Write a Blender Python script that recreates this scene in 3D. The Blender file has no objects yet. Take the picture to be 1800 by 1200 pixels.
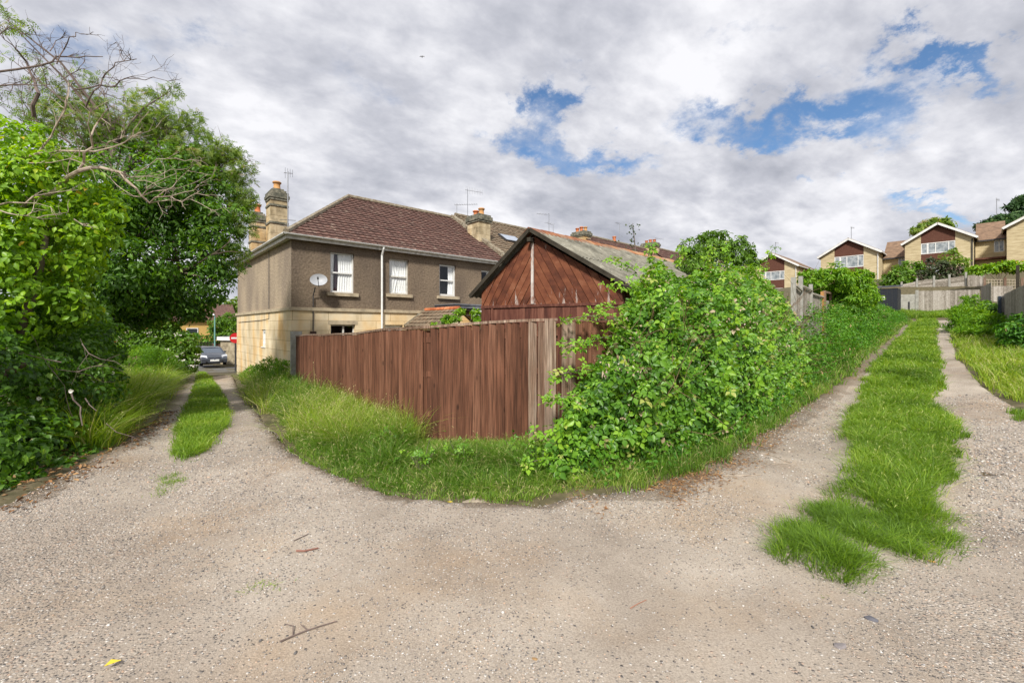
import bpy, math, random
import numpy as np
from mathutils import Vector, Matrix
random.seed(7)
rng = np.random.default_rng(11)
R = math.radians
scn = bpy.context.scene
COL = scn.collection

# ------------------------------------------------------------------ camera
CAMZ = 1.6
FPX = 760.0
cd = bpy.data.cameras.new('camera')
cam = bpy.data.objects.new('camera', cd)
COL.objects.link(cam)
cam.location = (0, 0, CAMZ)
cam.rotation_euler = (R(90), 0, 0)
cd.sensor_width = 36.0
cd.lens = FPX / 1800 * 36
cd.shift_y = -25 / 1800
cd.clip_start = 0.05
cd.clip_end = 3000
scn.camera = cam

# ------------------------------------------------------------------ sun, sky, exposure
SUN_EL, SUN_AZ = R(43), R(189)      # azimuth clockwise from +Y
sl = bpy.data.lights.new('sun', 'SUN')
sun = bpy.data.objects.new('sun', sl)
COL.objects.link(sun)
sl.energy = 2.8
sl.angle = R(7)
sl.color = (1.0, 0.955, 0.88)
sd = Vector((math.sin(SUN_AZ) * math.cos(SUN_EL), math.cos(SUN_AZ) * math.cos(SUN_EL), math.sin(SUN_EL)))
sun.rotation_euler = sd.to_track_quat('Z', 'Y').to_euler()
scn.view_settings.view_transform = 'Standard'
scn.view_settings.look = 'None'
scn.view_settings.exposure = 0.95
scn.view_settings.gamma = 1.0
scn.cycles.use_denoising = True
scn.cycles.max_bounces = 6
scn.cycles.transparent_max_bounces = 8
scn.cycles.caustics_reflective = False
scn.cycles.caustics_refractive = False

w = bpy.data.worlds.new('World')
scn.world = w
w.use_nodes = True
nt = w.node_tree
nt.nodes.clear()
N = nt.nodes.new
L = nt.links.new
def _sock(v, sock):
    if isinstance(v, (int, float)): sock.default_value = v
    elif isinstance(v, tuple): sock.default_value = v if len(v) == len(sock.default_value) else (*v, 1)
    else: L(v, sock)
def wmath(op, a, b=0.0, c=None, clamp=False):
    n = N('ShaderNodeMath'); n.operation = op; n.use_clamp = clamp
    _sock(a, n.inputs[0]); _sock(b, n.inputs[1])
    if c is not None: _sock(c, n.inputs[2])
    return n.outputs[0]
tc = N('ShaderNodeTexCoord')
sep = N('ShaderNodeSeparateXYZ'); L(tc.outputs['Generated'], sep.inputs[0])
ZK = .36
zz = wmath('ADD', wmath('MAXIMUM', sep.outputs[2], 0.0), ZK)
qx = wmath('DIVIDE', sep.outputs[0], zz)
qy = wmath('DIVIDE', sep.outputs[1], zz)
cmb = N('ShaderNodeCombineXYZ'); L(qx, cmb.inputs[0]); L(qy, cmb.inputs[1])
def wnoise(vec, scale, detail, rough, dist=0.0, off=(0, 0, 0), sc=(1, 1, 1)):
    mp = N('ShaderNodeMapping'); L(vec, mp.inputs[0])
    mp.inputs['Location'].default_value = off; mp.inputs['Scale'].default_value = sc
    n = N('ShaderNodeTexNoise'); L(mp.outputs[0], n.inputs['Vector'])
    n.inputs['Scale'].default_value = scale; n.inputs['Detail'].default_value = detail
    n.inputs['Roughness'].default_value = rough; n.inputs['Distortion'].default_value = dist
    return n.outputs['Fac']
def qof(px, py):
    d = np.array([px - 900, FPX, 575 - py], float); d /= np.linalg.norm(d)
    return d[0] / (d[2] + ZK), d[1] / (d[2] + ZK)
rotm = N('ShaderNodeMapping'); L(cmb.outputs[0], rotm.inputs[0]); rotm.inputs['Rotation'].default_value = (0, 0, R(-24))
CV = rotm.outputs[0]
n_big = wnoise(CV, 2.1, 12, .55, .1, (3.1, 1.7, 0))
n_det = wnoise(CV, 7.5, 10, .62, .15, (7.7, .4, 3), (1, 1.15, 1))
wx = wmath('MULTIPLY', wmath('SUBTRACT', wnoise(CV, 5.0, 11, .66, .1, (2.2, 8.1, 6)), .5), .62)
wy = wmath('MULTIPLY', wmath('SUBTRACT', wnoise(CV, 5.0, 11, .66, .1, (12.2, 3.1, 1)), .5), .50)
gx_ = wmath('ADD', qx, wx); gy_ = wmath('ADD', qy, wy)
# openings in the cloud layer (sky positions) : q centre, radii, amount
gap = None
for px, py, rx, ry, a in ((990, 215, .05, .085, .38), (895, 268, .09, .05, .41), (1055, 282, .12, .042, .40), (640, 145, .07, .05, .16),
                          (1420, 212, .19, .038, .46), (1290, 232, .10, .04, .42), (1560, 185, .09, .04, .36), (1690, 128, .13, .025, .36), (1575, 122, .06, .025, .24),
                          (1640, 368, .12, .03, .42), (1400, 325, .06, .02, .3), (1000, 180, .05, .04, .2), (1760, 110, .08, .03, .12),
                          (260, 60, .06, .05, .22), (140, 110, .06, .05, .28), (50, 60, .10, .05, .22), (1260, 45, .06, .03, .22), (1480, 30, .08, .03, .15)):
    cx, cy = qof(px, py)
    ex = wmath('DIVIDE', wmath('SUBTRACT', gx_, cx), rx)
    ey = wmath('DIVIDE', wmath('SUBTRACT', gy_, cy), ry)
    r2 = wmath('ADD', wmath('MULTIPLY', ex, ex), wmath('MULTIPLY', ey, ey))
    g = wmath('MULTIPLY', wmath('EXPONENT', wmath('MULTIPLY', r2, -0.55)), a)
    gap = g if gap is None else wmath('ADD', gap, g)
dens = wmath('ADD', wmath('MULTIPLY', n_big, .55), wmath('MULTIPLY', n_det, .45))
cov = wmath('SUBTRACT', wmath('ADD', wmath('MULTIPLY', dens, 1.0), .235), gap)
mr = N('ShaderNodeMapRange'); mr.interpolation_type = 'SMOOTHSTEP'
L(cov, mr.inputs[0]); mr.inputs[1].default_value = .20; mr.inputs[2].default_value = .64
# cloud shade : thick parts grey underneath, thin parts bright
n_sh = wnoise(CV, 2.9, 10, .52, .1, (1.3, 9.2, 5), (.9, 1.15, 1))
n_sh2 = wnoise(CV, 9.5, 9, .6, .1, (4.3, 2.2, 9), (.9, 1.2, 1))
shv = wmath('ADD', wmath('MULTIPLY', n_sh, .72), wmath('MULTIPLY', n_sh2, .28))
cr = N('ShaderNodeValToRGB'); L(shv, cr.inputs[0])
e = cr.color_ramp.elements
e[0].position = .33; e[0].color = (.20, .21, .245, 1)
e[1].position = .62; e[1].color = (.50, .50, .52, 1)
m_ = e.new(.47); m_.color = (.32, .326, .36, 1)
sky = N('ShaderNodeTexSky'); sky.sky_type = 'NISHITA'; sky.sun_disc = False
sky.sun_elevation = SUN_EL; sky.sun_rotation = SUN_AZ
sky.ozone_density = 3.0
hs_ = N('ShaderNodeHueSaturation'); L(sky.outputs[0], hs_.inputs['Color']); hs_.inputs['Saturation'].default_value = 1.12
bg1 = N('ShaderNodeBackground'); L(hs_.outputs[0], bg1.inputs[0]); bg1.inputs[1].default_value = .076
bg2 = N('ShaderNodeBackground'); L(cr.outputs[0], bg2.inputs[0]); bg2.inputs[1].default_value = 1.0
mx = N('ShaderNodeMixShader'); L(mr.outputs[0], mx.inputs[0]); L(bg1.outputs[0], mx.inputs[1]); L(bg2.outputs[0], mx.inputs[2])
ow = N('ShaderNodeOutputWorld'); L(mx.outputs[0], ow.inputs[0])

# ------------------------------------------------------------------ object helpers
def _set(o, label, cat, group, kind):
    if label: o['label'] = label
    if cat: o['category'] = cat
    if group: o['group'] = group
    if kind: o['kind'] = kind
    return o
def thing(name, label, cat, loc=(0, 0, 0), rz=0.0, group=None):
    o = bpy.data.objects.new(name, None)
    o.empty_display_size = .2
    o.location = loc; o.rotation_euler = (0, 0, rz)
    COL.objects.link(o)
    return _set(o, label, cat, group, None)
def link(name, me, mat, parent=None, label=None, cat=None, group=None, kind=None, smooth=False):
    o = bpy.data.objects.new(name, me)
    COL.objects.link(o)
    for m in (mat if isinstance(mat, (list, tuple)) else [mat]):
        me.materials.append(m)
    if parent is not None: o.parent = parent
    if smooth:
        me.polygons.foreach_set('use_smooth', np.ones(len(me.polygons), bool))
    return _set(o, label, cat, group, kind)
def copy_tree(o, parent=None):
    kids = list(o.children)
    c = o.copy(); COL.objects.link(c); c.parent = parent
    for k in kids: copy_tree(k, c)
    return c
def np_mesh(name, V, T, tint=None, nper=3):
    """V (n,3), T (m,nper)"""
    V = np.ascontiguousarray(V, dtype=np.float32); T = np.ascontiguousarray(T, dtype=np.int32)
    me = bpy.data.meshes.new(name)
    me.vertices.add(len(V)); me.vertices.foreach_set('co', V.ravel())
    me.loops.add(T.size); me.loops.foreach_set('vertex_index', T.ravel())
    me.polygons.add(len(T))
    me.polygons.foreach_set('loop_start', np.arange(0, T.size, nper, dtype=np.int32))
    me.polygons.foreach_set('loop_total', np.full(len(T), nper, dtype=np.int32))
    if tint is not None:
        a = me.attributes.new('tint', 'FLOAT', 'POINT'); a.data.foreach_set('value', np.asarray(tint, dtype=np.float32))
    me.update(calc_edges=True)
    return me
class MB:
    def __init__(s): s.v = []; s.f = []; s.t = []; s.m = []; s.mi = 0
    def add(s, vs, fs, t=.5):
        b = len(s.v); s.v += [tuple(x) for x in vs]; s.t += [t] * len(vs)
        s.f += [tuple(b + i for i in f) for f in fs]; s.m += [s.mi] * len(fs); return s
    def hexa(s, p, t=.5):  # p: 4 bottom ccw, 4 top ccw
        return s.add(p, [(3, 2, 1, 0), (4, 5, 6, 7), (0, 1, 5, 4), (1, 2, 6, 5), (2, 3, 7, 6), (3, 0, 4, 7)], t)
    def box(s, x0, x1, y0, y1, z0, z1, t=.5):
        return s.hexa([(x0, y0, z0), (x1, y0, z0), (x1, y1, z0), (x0, y1, z0), (x0, y0, z1), (x1, y0, z1), (x1, y1, z1), (x0, y1, z1)], t)
    def quad(s, a, b, c, d, t=.5): return s.add([a, b, c, d], [(0, 1, 2, 3)], t)
    def poly(s, pts, t=.5): return s.add(pts, [tuple(range(len(pts)))], t)
    def bar(s, a, b, wd, h, t=.5, up=(0, 0, 1)):
        a = Vector(a); b = Vector(b); d = (b - a).normalized(); sx = d.cross(Vector(up))
        if sx.length < 1e-4: sx = d.cross(Vector((1, 0, 0)))
        sx.normalize(); sz = sx.cross(d); sx *= wd / 2; sz *= h / 2
        return s.hexa([a - sx - sz, a + sx - sz, b + sx - sz, b - sx - sz, a - sx + sz, a + sx + sz, b + sx + sz, b - sx + sz], t)
    def prism(s, pts, vec, t=.5):
        n = len(pts); vec = Vector(vec)
        vs = [Vector(p) for p in pts] + [Vector(p) + vec for p in pts]
        fs = [tuple(range(n))[::-1], tuple(range(n, 2 * n))] + [(i, (i + 1) % n, n + (i + 1) % n, n + i) for i in range(n)]
        return s.add(vs, fs, t)
    def tube(s, pts, rad, n=6, t=.5, cap=True):
        pts = [Vector(p) for p in pts]
        if not isinstance(rad, (list, tuple)): rad = [rad] * len(pts)
        rings = []; vs = []; ref = None
        for i, p in enumerate(pts):
            d = (pts[min(i + 1, len(pts) - 1)] - pts[max(i - 1, 0)])
            if d.length < 1e-9: d = Vector((0, 0, 1))
            d.normalize()
            if ref is None: ref = Vector((0, 0, 1)) if abs(d.z) < .9 else Vector((1, 0, 0))
            a = ref - d * ref.dot(d)
            if a.length < 1e-4: a = Vector((1, 0, 0)) - d * d.x
            a.normalize(); ref = a; b = d.cross(a)
            for k in range(n):
                th = 2 * math.pi * k / n
                vs.append(p + (a * math.cos(th) + b * math.sin(th)) * rad[i])
        fs = []
        for i in range(len(pts) - 1):
            for k in range(n):
                fs.append((i * n + k, i * n + (k + 1) % n, (i + 1) * n + (k + 1) % n, (i + 1) * n + k))
        if cap: fs += [tuple(range(n))[::-1], tuple(range((len(pts) - 1) * n, len(pts) * n))]
        return s.add(vs, fs, t)
    def lathe(s, c, prof, n=16, t=.5):
        c = Vector(c)
        return s.tube([c + Vector((0, 0, z)) for r, z in prof], [r for r, z in prof], n, t) if False else s._lathe(c, prof, n, t)
    def _lathe(s, c, prof, n, t):
        vs = []; fs = []
        for r, z in prof:
            for k in range(n):
                th = 2 * math.pi * k / n
                vs.append((c.x + r * math.cos(th), c.y + r * math.sin(th), c.z + z))
        m = len(prof)
        for i in range(m - 1):
            for k in range(n):
                fs.append((i * n + k, i * n + (k + 1) % n, (i + 1) * n + (k + 1) % n, (i + 1) * n + k))
        fs += [tuple(range(n))[::-1], tuple(range((m - 1) * n, m * n))]
        return s.add(vs, fs, t)
    def build(s, name, mat, parent=None, smooth=False, world=False, **kw):
        me = bpy.data.meshes.new(name)
        vs = s.v
        if world and parent is not None:
            M = parent_matrix(parent).inverted()
            vs = [tuple(M @ Vector(v)) for v in s.v]
        me.from_pydata([tuple(v) for v in vs], [], s.f)
        a = me.attributes.new('tint', 'FLOAT', 'POINT'); a.data.foreach_set('value', s.t)
        if any(s.m): me.polygons.foreach_set('material_index', s.m)
        me.update()
        return link(name, me, mat, parent, smooth=smooth, **kw)
def parent_matrix(o):
    m = Matrix.LocRotScale(o.location, o.rotation_euler, o.scale)
    return parent_matrix(o.parent) @ m if o.parent else m
def at(px, py, Y):
    return np.array([(px - 900) / FPX * Y, Y, CAMZ + (575 - py) / FPX * Y])

# ------------------------------------------------------------------ materials
def M(name, cols, scale=4.0, detail=6, stretch=(1, 1, 1), rough=.85, bump=0.0, bscale=None, tint=0.0, spec=.3,
      metallic=0.0, dist=0.0, extra=None, alpha=None):
    """noise + per-element tint through a colour ramp; extra(nodes...) may post-process colour"""
    m = bpy.data.materials.new(name); m.use_nodes = True
    t = m.node_tree; n = t.nodes; l = t.links
    b = n['Principled BSDF']
    b.inputs['Roughness'].default_value = rough
    b.inputs['Specular IOR Level'].default_value = spec
    b.inputs['Metallic'].default_value = metallic
    tcn = n.new('ShaderNodeTexCoord')
    mp = n.new('ShaderNodeMapping'); l.new(tcn.outputs['Object'], mp.inputs[0]); mp.inputs['Scale'].default_value = stretch
    att = n.new('ShaderNodeAttribute'); att.attribute_name = 'tint'
    vec = mp.outputs[0]
    if tint:
        off = n.new('ShaderNodeVectorMath'); off.operation = 'MULTIPLY_ADD'
        l.new(att.outputs['Fac'], off.inputs[0]); off.inputs[1].default_value = (37, 23, 51); l.new(vec, off.inputs[2])
        vec = off.outputs[0]
    nz = n.new('ShaderNodeTexNoise'); l.new(vec, nz.inputs['Vector'])
    nz.inputs['Scale'].default_value = scale; nz.inputs['Detail'].default_value = detail; nz.inputs['Roughness'].default_value = .6
    nz.inputs['Distortion'].default_value = dist
    fac = nz.outputs['Fac']
    if tint:
        ma = n.new('ShaderNodeMath'); ma.operation = 'MULTIPLY_ADD'
        l.new(att.outputs['Fac'], ma.inputs[0]); ma.inputs[1].default_value = tint; l.new(fac, ma.inputs[2])
        mb = n.new('ShaderNodeMath'); mb.operation = 'SUBTRACT'; l.new(ma.outputs[0], mb.inputs[0]); mb.inputs[1].default_value = tint / 2
        fac = mb.outputs[0]
    rp = n.new('ShaderNodeValToRGB'); l.new(fac, rp.inputs[0])
    el = rp.color_ramp.elements
    el[0].position = cols[0][0]; el[0].color = (*cols[0][1], 1)
    el[1].position = cols[-1][0]; el[1].color = (*cols[-1][1], 1)
    for p, c in cols[1:-1]:
        x = el.new(p); x.color = (*c, 1)
    colout = rp.outputs[0]
    if extra: colout = extra(n, l, tcn, colout, att)
    l.new(colout, b.inputs['Base Color'])
    if bump:
        bz = n.new('ShaderNodeTexNoise'); l.new(vec, bz.inputs['Vector'])
        bz.inputs['Scale'].default_value = bscale or scale * 4; bz.inputs['Detail'].default_value = 4
        bp = n.new('ShaderNodeBump'); bp.inputs['Strength'].default_value = min(1, bump * 20); bp.inputs['Distance'].default_value = bump
        l.new(bz.outputs['Fac'], bp.inputs['Height']); l.new(bp.outputs[0], b.inputs['Normal'])
    return m
def flat(name, c, rough=.5, spec=.4, metallic=0.0, var=.12, scale=6):
    d = tuple(x * (1 - var) for x in c); u = tuple(min(1, x * (1 + var)) for x in c)
    return M(name, [(.3, d), (.7, u)], scale=scale, rough=rough, spec=spec, metallic=metallic)
def leafmat(name, stops, trans=.3, rough=.45):
    m = bpy.data.materials.new(name); m.use_nodes = True
    t = m.node_tree; n = t.nodes; l = t.links
    b = n['Principled BSDF']; out = n['Material Output']
    b.inputs['Roughness'].default_value = rough; b.inputs['Specular IOR Level'].default_value = .35
    att = n.new('ShaderNodeAttribute'); att.attribute_name = 'tint'
    rp = n.new('ShaderNodeValToRGB'); l.new(att.outputs['Fac'], rp.inputs[0])
    el = rp.color_ramp.elements
    el[0].position = stops[0][0]; el[0].color = (*stops[0][1], 1)
    el[1].position = stops[-1][0]; el[1].color = (*stops[-1][1], 1)
    for p, c in stops[1:-1]: el.new(p).color = (*c, 1)
    l.new(rp.outputs[0], b.inputs['Base Color'])
    tr = n.new('ShaderNodeBsdfTranslucent')
    hs = n.new('ShaderNodeHueSaturation'); l.new(rp.outputs[0], hs.inputs['Color']); hs.inputs['Hue'].default_value = .49
    hs.inputs['Saturation'].default_value = 1.15; hs.inputs['Value'].default_value = 1.7
    l.new(hs.outputs[0], tr.inputs[0])
    ms = n.new('ShaderNodeMixShader'); ms.inputs[0].default_value = trans
    l.new(b.outputs[0], ms.inputs[1]); l.new(tr.outputs[0], ms.inputs[2]); l.new(ms.outputs[0], out.inputs[0])
    return m

# ------------------------------------------------------------------ terrain
CP = np.array([
 (0,-8,0),(0,0,0),(-4,0,0),(4,0,0),(9,0,.0),(-8,0,.1),(3,3,0),(-3,2.5,0),
 (0,5,0),(-3.6,4.8,0),(4,5,0),(-6.2,9,-.16),(-8.6,12,-.37),(-12,17,-.65),(-17.9,25,-1.1),(-26,38,-1.85),(-35,45,-2.0),(-16,36,-1.75),
 (-7.5,15,-.5),(-3,10,-.1),(0,12,.1),(0,18,.1),(-2,24,.2),(-14,22.5,-.85),
 (6.7,7.4,0),(8.4,9.3,.07),(13.56,14.7,.73),(19.6,21,1.19),(37.4,39,2.6),(38.3,40.2,2.85),(28,29.6,1.85),
 (-9,7,.05),(-13,11,-.1),(-21,24,-.9),
 (14,10.5,.6),(22,16,1.3),(29,24,2.1),(38,33,3.2),
 (44,44,5.4),(50,50,7.3),(60,62,9),(70,50,9.5),(39,56,7.0),(30,45,4.2),(36,43.5,4.6),
 (9.5,16.5,1.1),(20,28,1.8),(8,30,1.2),(0,50,.5),(20,60,4),
 (-60,60,-3),(-100,100,-4),(0,120,0),(110,110,15),(100,0,8),(-100,0,-1.5),(0,-60,0),(50,-60,3),(-50,-60,-1)], float)
def _U(r2): return np.where(r2 > 1e-12, r2 * np.log(np.maximum(r2, 1e-12)), 0)
_n = len(CP)
_K = _U(((CP[:, None, :2] - CP[None, :, :2]) ** 2).sum(-1)) + np.eye(_n) * .5
_P = np.c_[np.ones(_n), CP[:, :2]]
_A = np.block([[_K, _P], [_P.T, np.zeros((3, 3))]])
_W = np.linalg.solve(_A, np.r_[CP[:, 2], 0, 0, 0])
def gz(x, y):
    x = np.asarray(x, float); y = np.asarray(y, float); sh = x.shape
    xf = x.ravel(); yf = y.ravel()
    k = 110 / np.maximum(110, np.hypot(xf, yf)); xf = xf * k; yf = yf * k
    out = np.empty(len(xf))
    for i in range(0, len(xf), 50000):
        a = xf[i:i + 50000]; b = yf[i:i + 50000]
        u = _U((a[:, None] - CP[None, :, 0]) ** 2 + (b[:, None] - CP[None, :, 1]) ** 2)
        out[i:i + 50000] = u @ _W[:_n] + _W[_n] + a * _W[_n + 1] + b * _W[_n + 2]
    return np.clip(out, -5, 16).reshape(sh)
def g1(x, y): return float(gz(np.array([x]), np.array([y]))[0])
def G(px, py):
    """ground point seen at a pixel of the 1800x1200 photograph"""
    Y = np.concatenate([np.linspace(1.2, 15, 700), np.linspace(15, 90, 900)])
    x = (px - 900) / FPX * Y; z = CAMZ + (575 - py) / FPX * Y
    d = z - gz(x, Y); i = np.argmax(d < 0)
    if d[i] >= 0: i = len(Y) - 1
    return (float(x[i]), float(Y[i]))
def inpoly(x, y, poly):
    poly = np.asarray(poly); ins = np.zeros(x.shape, bool); n = len(poly)
    for i in range(n):
        x0, y0 = poly[i]; x1, y1 = poly[(i + 1) % n]
        c = ((y0 > y) != (y1 > y)) & (x < (x1 - x0) * (y - y0) / ((y1 - y0) if y1 != y0 else 1e-9) + x0)
        ins ^= c
    return ins
def polydist(x, y, poly, closed=True):
    poly = np.asarray(poly, float); d = np.full(x.shape, 1e9); n = len(poly)
    for i in range(n if closed else n - 1):
        a = poly[i]; b = poly[(i + 1) % n]; ab = b - a; q = max(1e-9, (ab ** 2).sum())
        t = np.clip(((x - a[0]) * ab[0] + (y - a[1]) * ab[1]) / q, 0, 1)
        d = np.minimum(d, np.hypot(x - a[0] - t * ab[0], y - a[1] - t * ab[1]))
    return d
# value noise on arrays
_tab = rng.random((256, 256))
def vnoise(x, y, s):
    x = np.asarray(x) * s + 1000; y = np.asarray(y) * s + 1000
    xi = np.floor(x).astype(int); yi = np.floor(y).astype(int); fx = x - xi; fy = y - yi
    fx = fx * fx * (3 - 2 * fx); fy = fy * fy * (3 - 2 * fy)
    g = lambda i, j: _tab[i % 256, j % 256]
    return (g(xi, yi) * (1 - fx) + g(xi + 1, yi) * fx) * (1 - fy) + (g(xi, yi + 1) * (1 - fx) + g(xi + 1, yi + 1) * fx) * fy
def fnoise(x, y, s, o=3):
    r = 0; a = 1; t = 0
    for k in range(o): r = r + a * vnoise(x + 17 * k, y - 31 * k, s * 2 ** k); t += a; a *= .5
    return r / t

verge_line = [G(*p) for p in ((412,659),(440,705),(475,742),(520,790),(560,815),(600,832),(700,864),(830,882),(950,884),(1000,868),(1060,862),(1130,850),(1200,826),(1250,802),(1330,757),(1390,716),(1450,681),(1500,642),(1560,592),(1600,563))]
left_line = [G(*p) for p in ((328,663),(310,682),(290,706),(270,732),(240,760),(180,792),(100,832),(0,885))]
right_line = [G(*p) for p in ((1690,561),(1676,590),(1690,630),(1735,680),(1775,706),(1830,735))]
LANE = verge_line + right_line + [(11, 3.4), (12, -2), (10, -8), (-10, -8), (-8.5, 0)] + left_line[::-1]
strip_left = [G(*p) for p in ((352,654),(372,664),(388,688),(400,706),(406,733),(398,756),(372,790),(345,806),(310,818),(297,806),(306,775),(318,735),(334,700),(345,664))]
strip_right = [G(*p) for p in ((1612,558),(1648,558),(1650,590),(1654,620),(1664,655),(1668,690),(1640,706),(1690,742),(1705,775),(1692,815),(1690,850),(1650,905),(1590,925),(1540,905),(1470,880),(1462,850),(1475,770),(1492,730),(1504,700),(1512,672),(1550,622),(1585,588))]
strip_low = [G(*p) for p in ((1385,962),(1420,935),(1470,918),(1530,905),(1580,935),(1575,968),(1540,985),(1510,1000),(1440,1012),(1400,1000))]
# ================================================================== THE SETTING
def ground_extra(n, l, tcn, col, att):
    return col
mat_soil = M('soil_and_turf', [(.3, (.06, .055, .025)), (.5, (.10, .085, .045)), (.7, (.17, .135, .08))], scale=5, detail=10, rough=.95, bump=.02, bscale=24)
def nonuni(a, b, step, far, k=1.28):
    m = list(np.arange(a, b + step, step)); s = step; lo = a; out = []
    while lo > -far: s *= k; lo -= s; out.append(lo)
    hi = m[-1]; s = step; up = []
    while hi < far: s *= k; hi += s; up.append(hi)
    return np.array(out[::-1] + m + up)
def gridmesh(name, xs, ys, zf, keep=None, tint=None):
    X, Y = np.meshgrid(xs, ys); Z = zf(X, Y)
    nx = len(xs); ny = len(ys)
    idx = np.arange(nx * ny).reshape(ny, nx)
    Q = np.stack([idx[:-1, :-1], idx[:-1, 1:], idx[1:, 1:], idx[1:, :-1]], -1).reshape(-1, 4)
    if keep is not None:
        k = keep(X, Y); kc = (k[:-1, :-1] & k[:-1, 1:] & k[1:, 1:] & k[1:, :-1]).ravel(); Q = Q[kc]
    V = np.stack([X.ravel(), Y.ravel(), Z.ravel()], -1)
    used = np.zeros(len(V), bool); used[Q.ravel()] = True
    rm = np.cumsum(used) - 1
    tv = None if tint is None else tint(X, Y).ravel()[used]
    return np_mesh(name, V[used], rm[Q], tv, 4)
ROADPOLY = [G(330, 657), G(415, 655), (-14.6, 28), (-10, 40), (-20, 60), (-60, 62), (-60, 34), (-30, 30)]
def zground(X, Y):
    z = gz(X, Y)
    near = (np.hypot(X, Y) < 70)
    li = inpoly(X, Y, LANE); d = polydist(X, Y, LANE)
    z = z + np.where(near, (fnoise(X, Y, 1.1) - .5) * .08, 0) * np.where(li, 0, 1)
    z = z + np.where(li, -.05 * np.clip(d / .3, 0, 1), .05 * np.clip((d - .1) / .8, 0, 1) * near)
    return z
me = gridmesh('ground', nonuni(-32, 48, .33, 900), nonuni(-8, 62, .33, 1200), zground)
link('ground', me, mat_soil, kind='structure', smooth=True)

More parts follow.
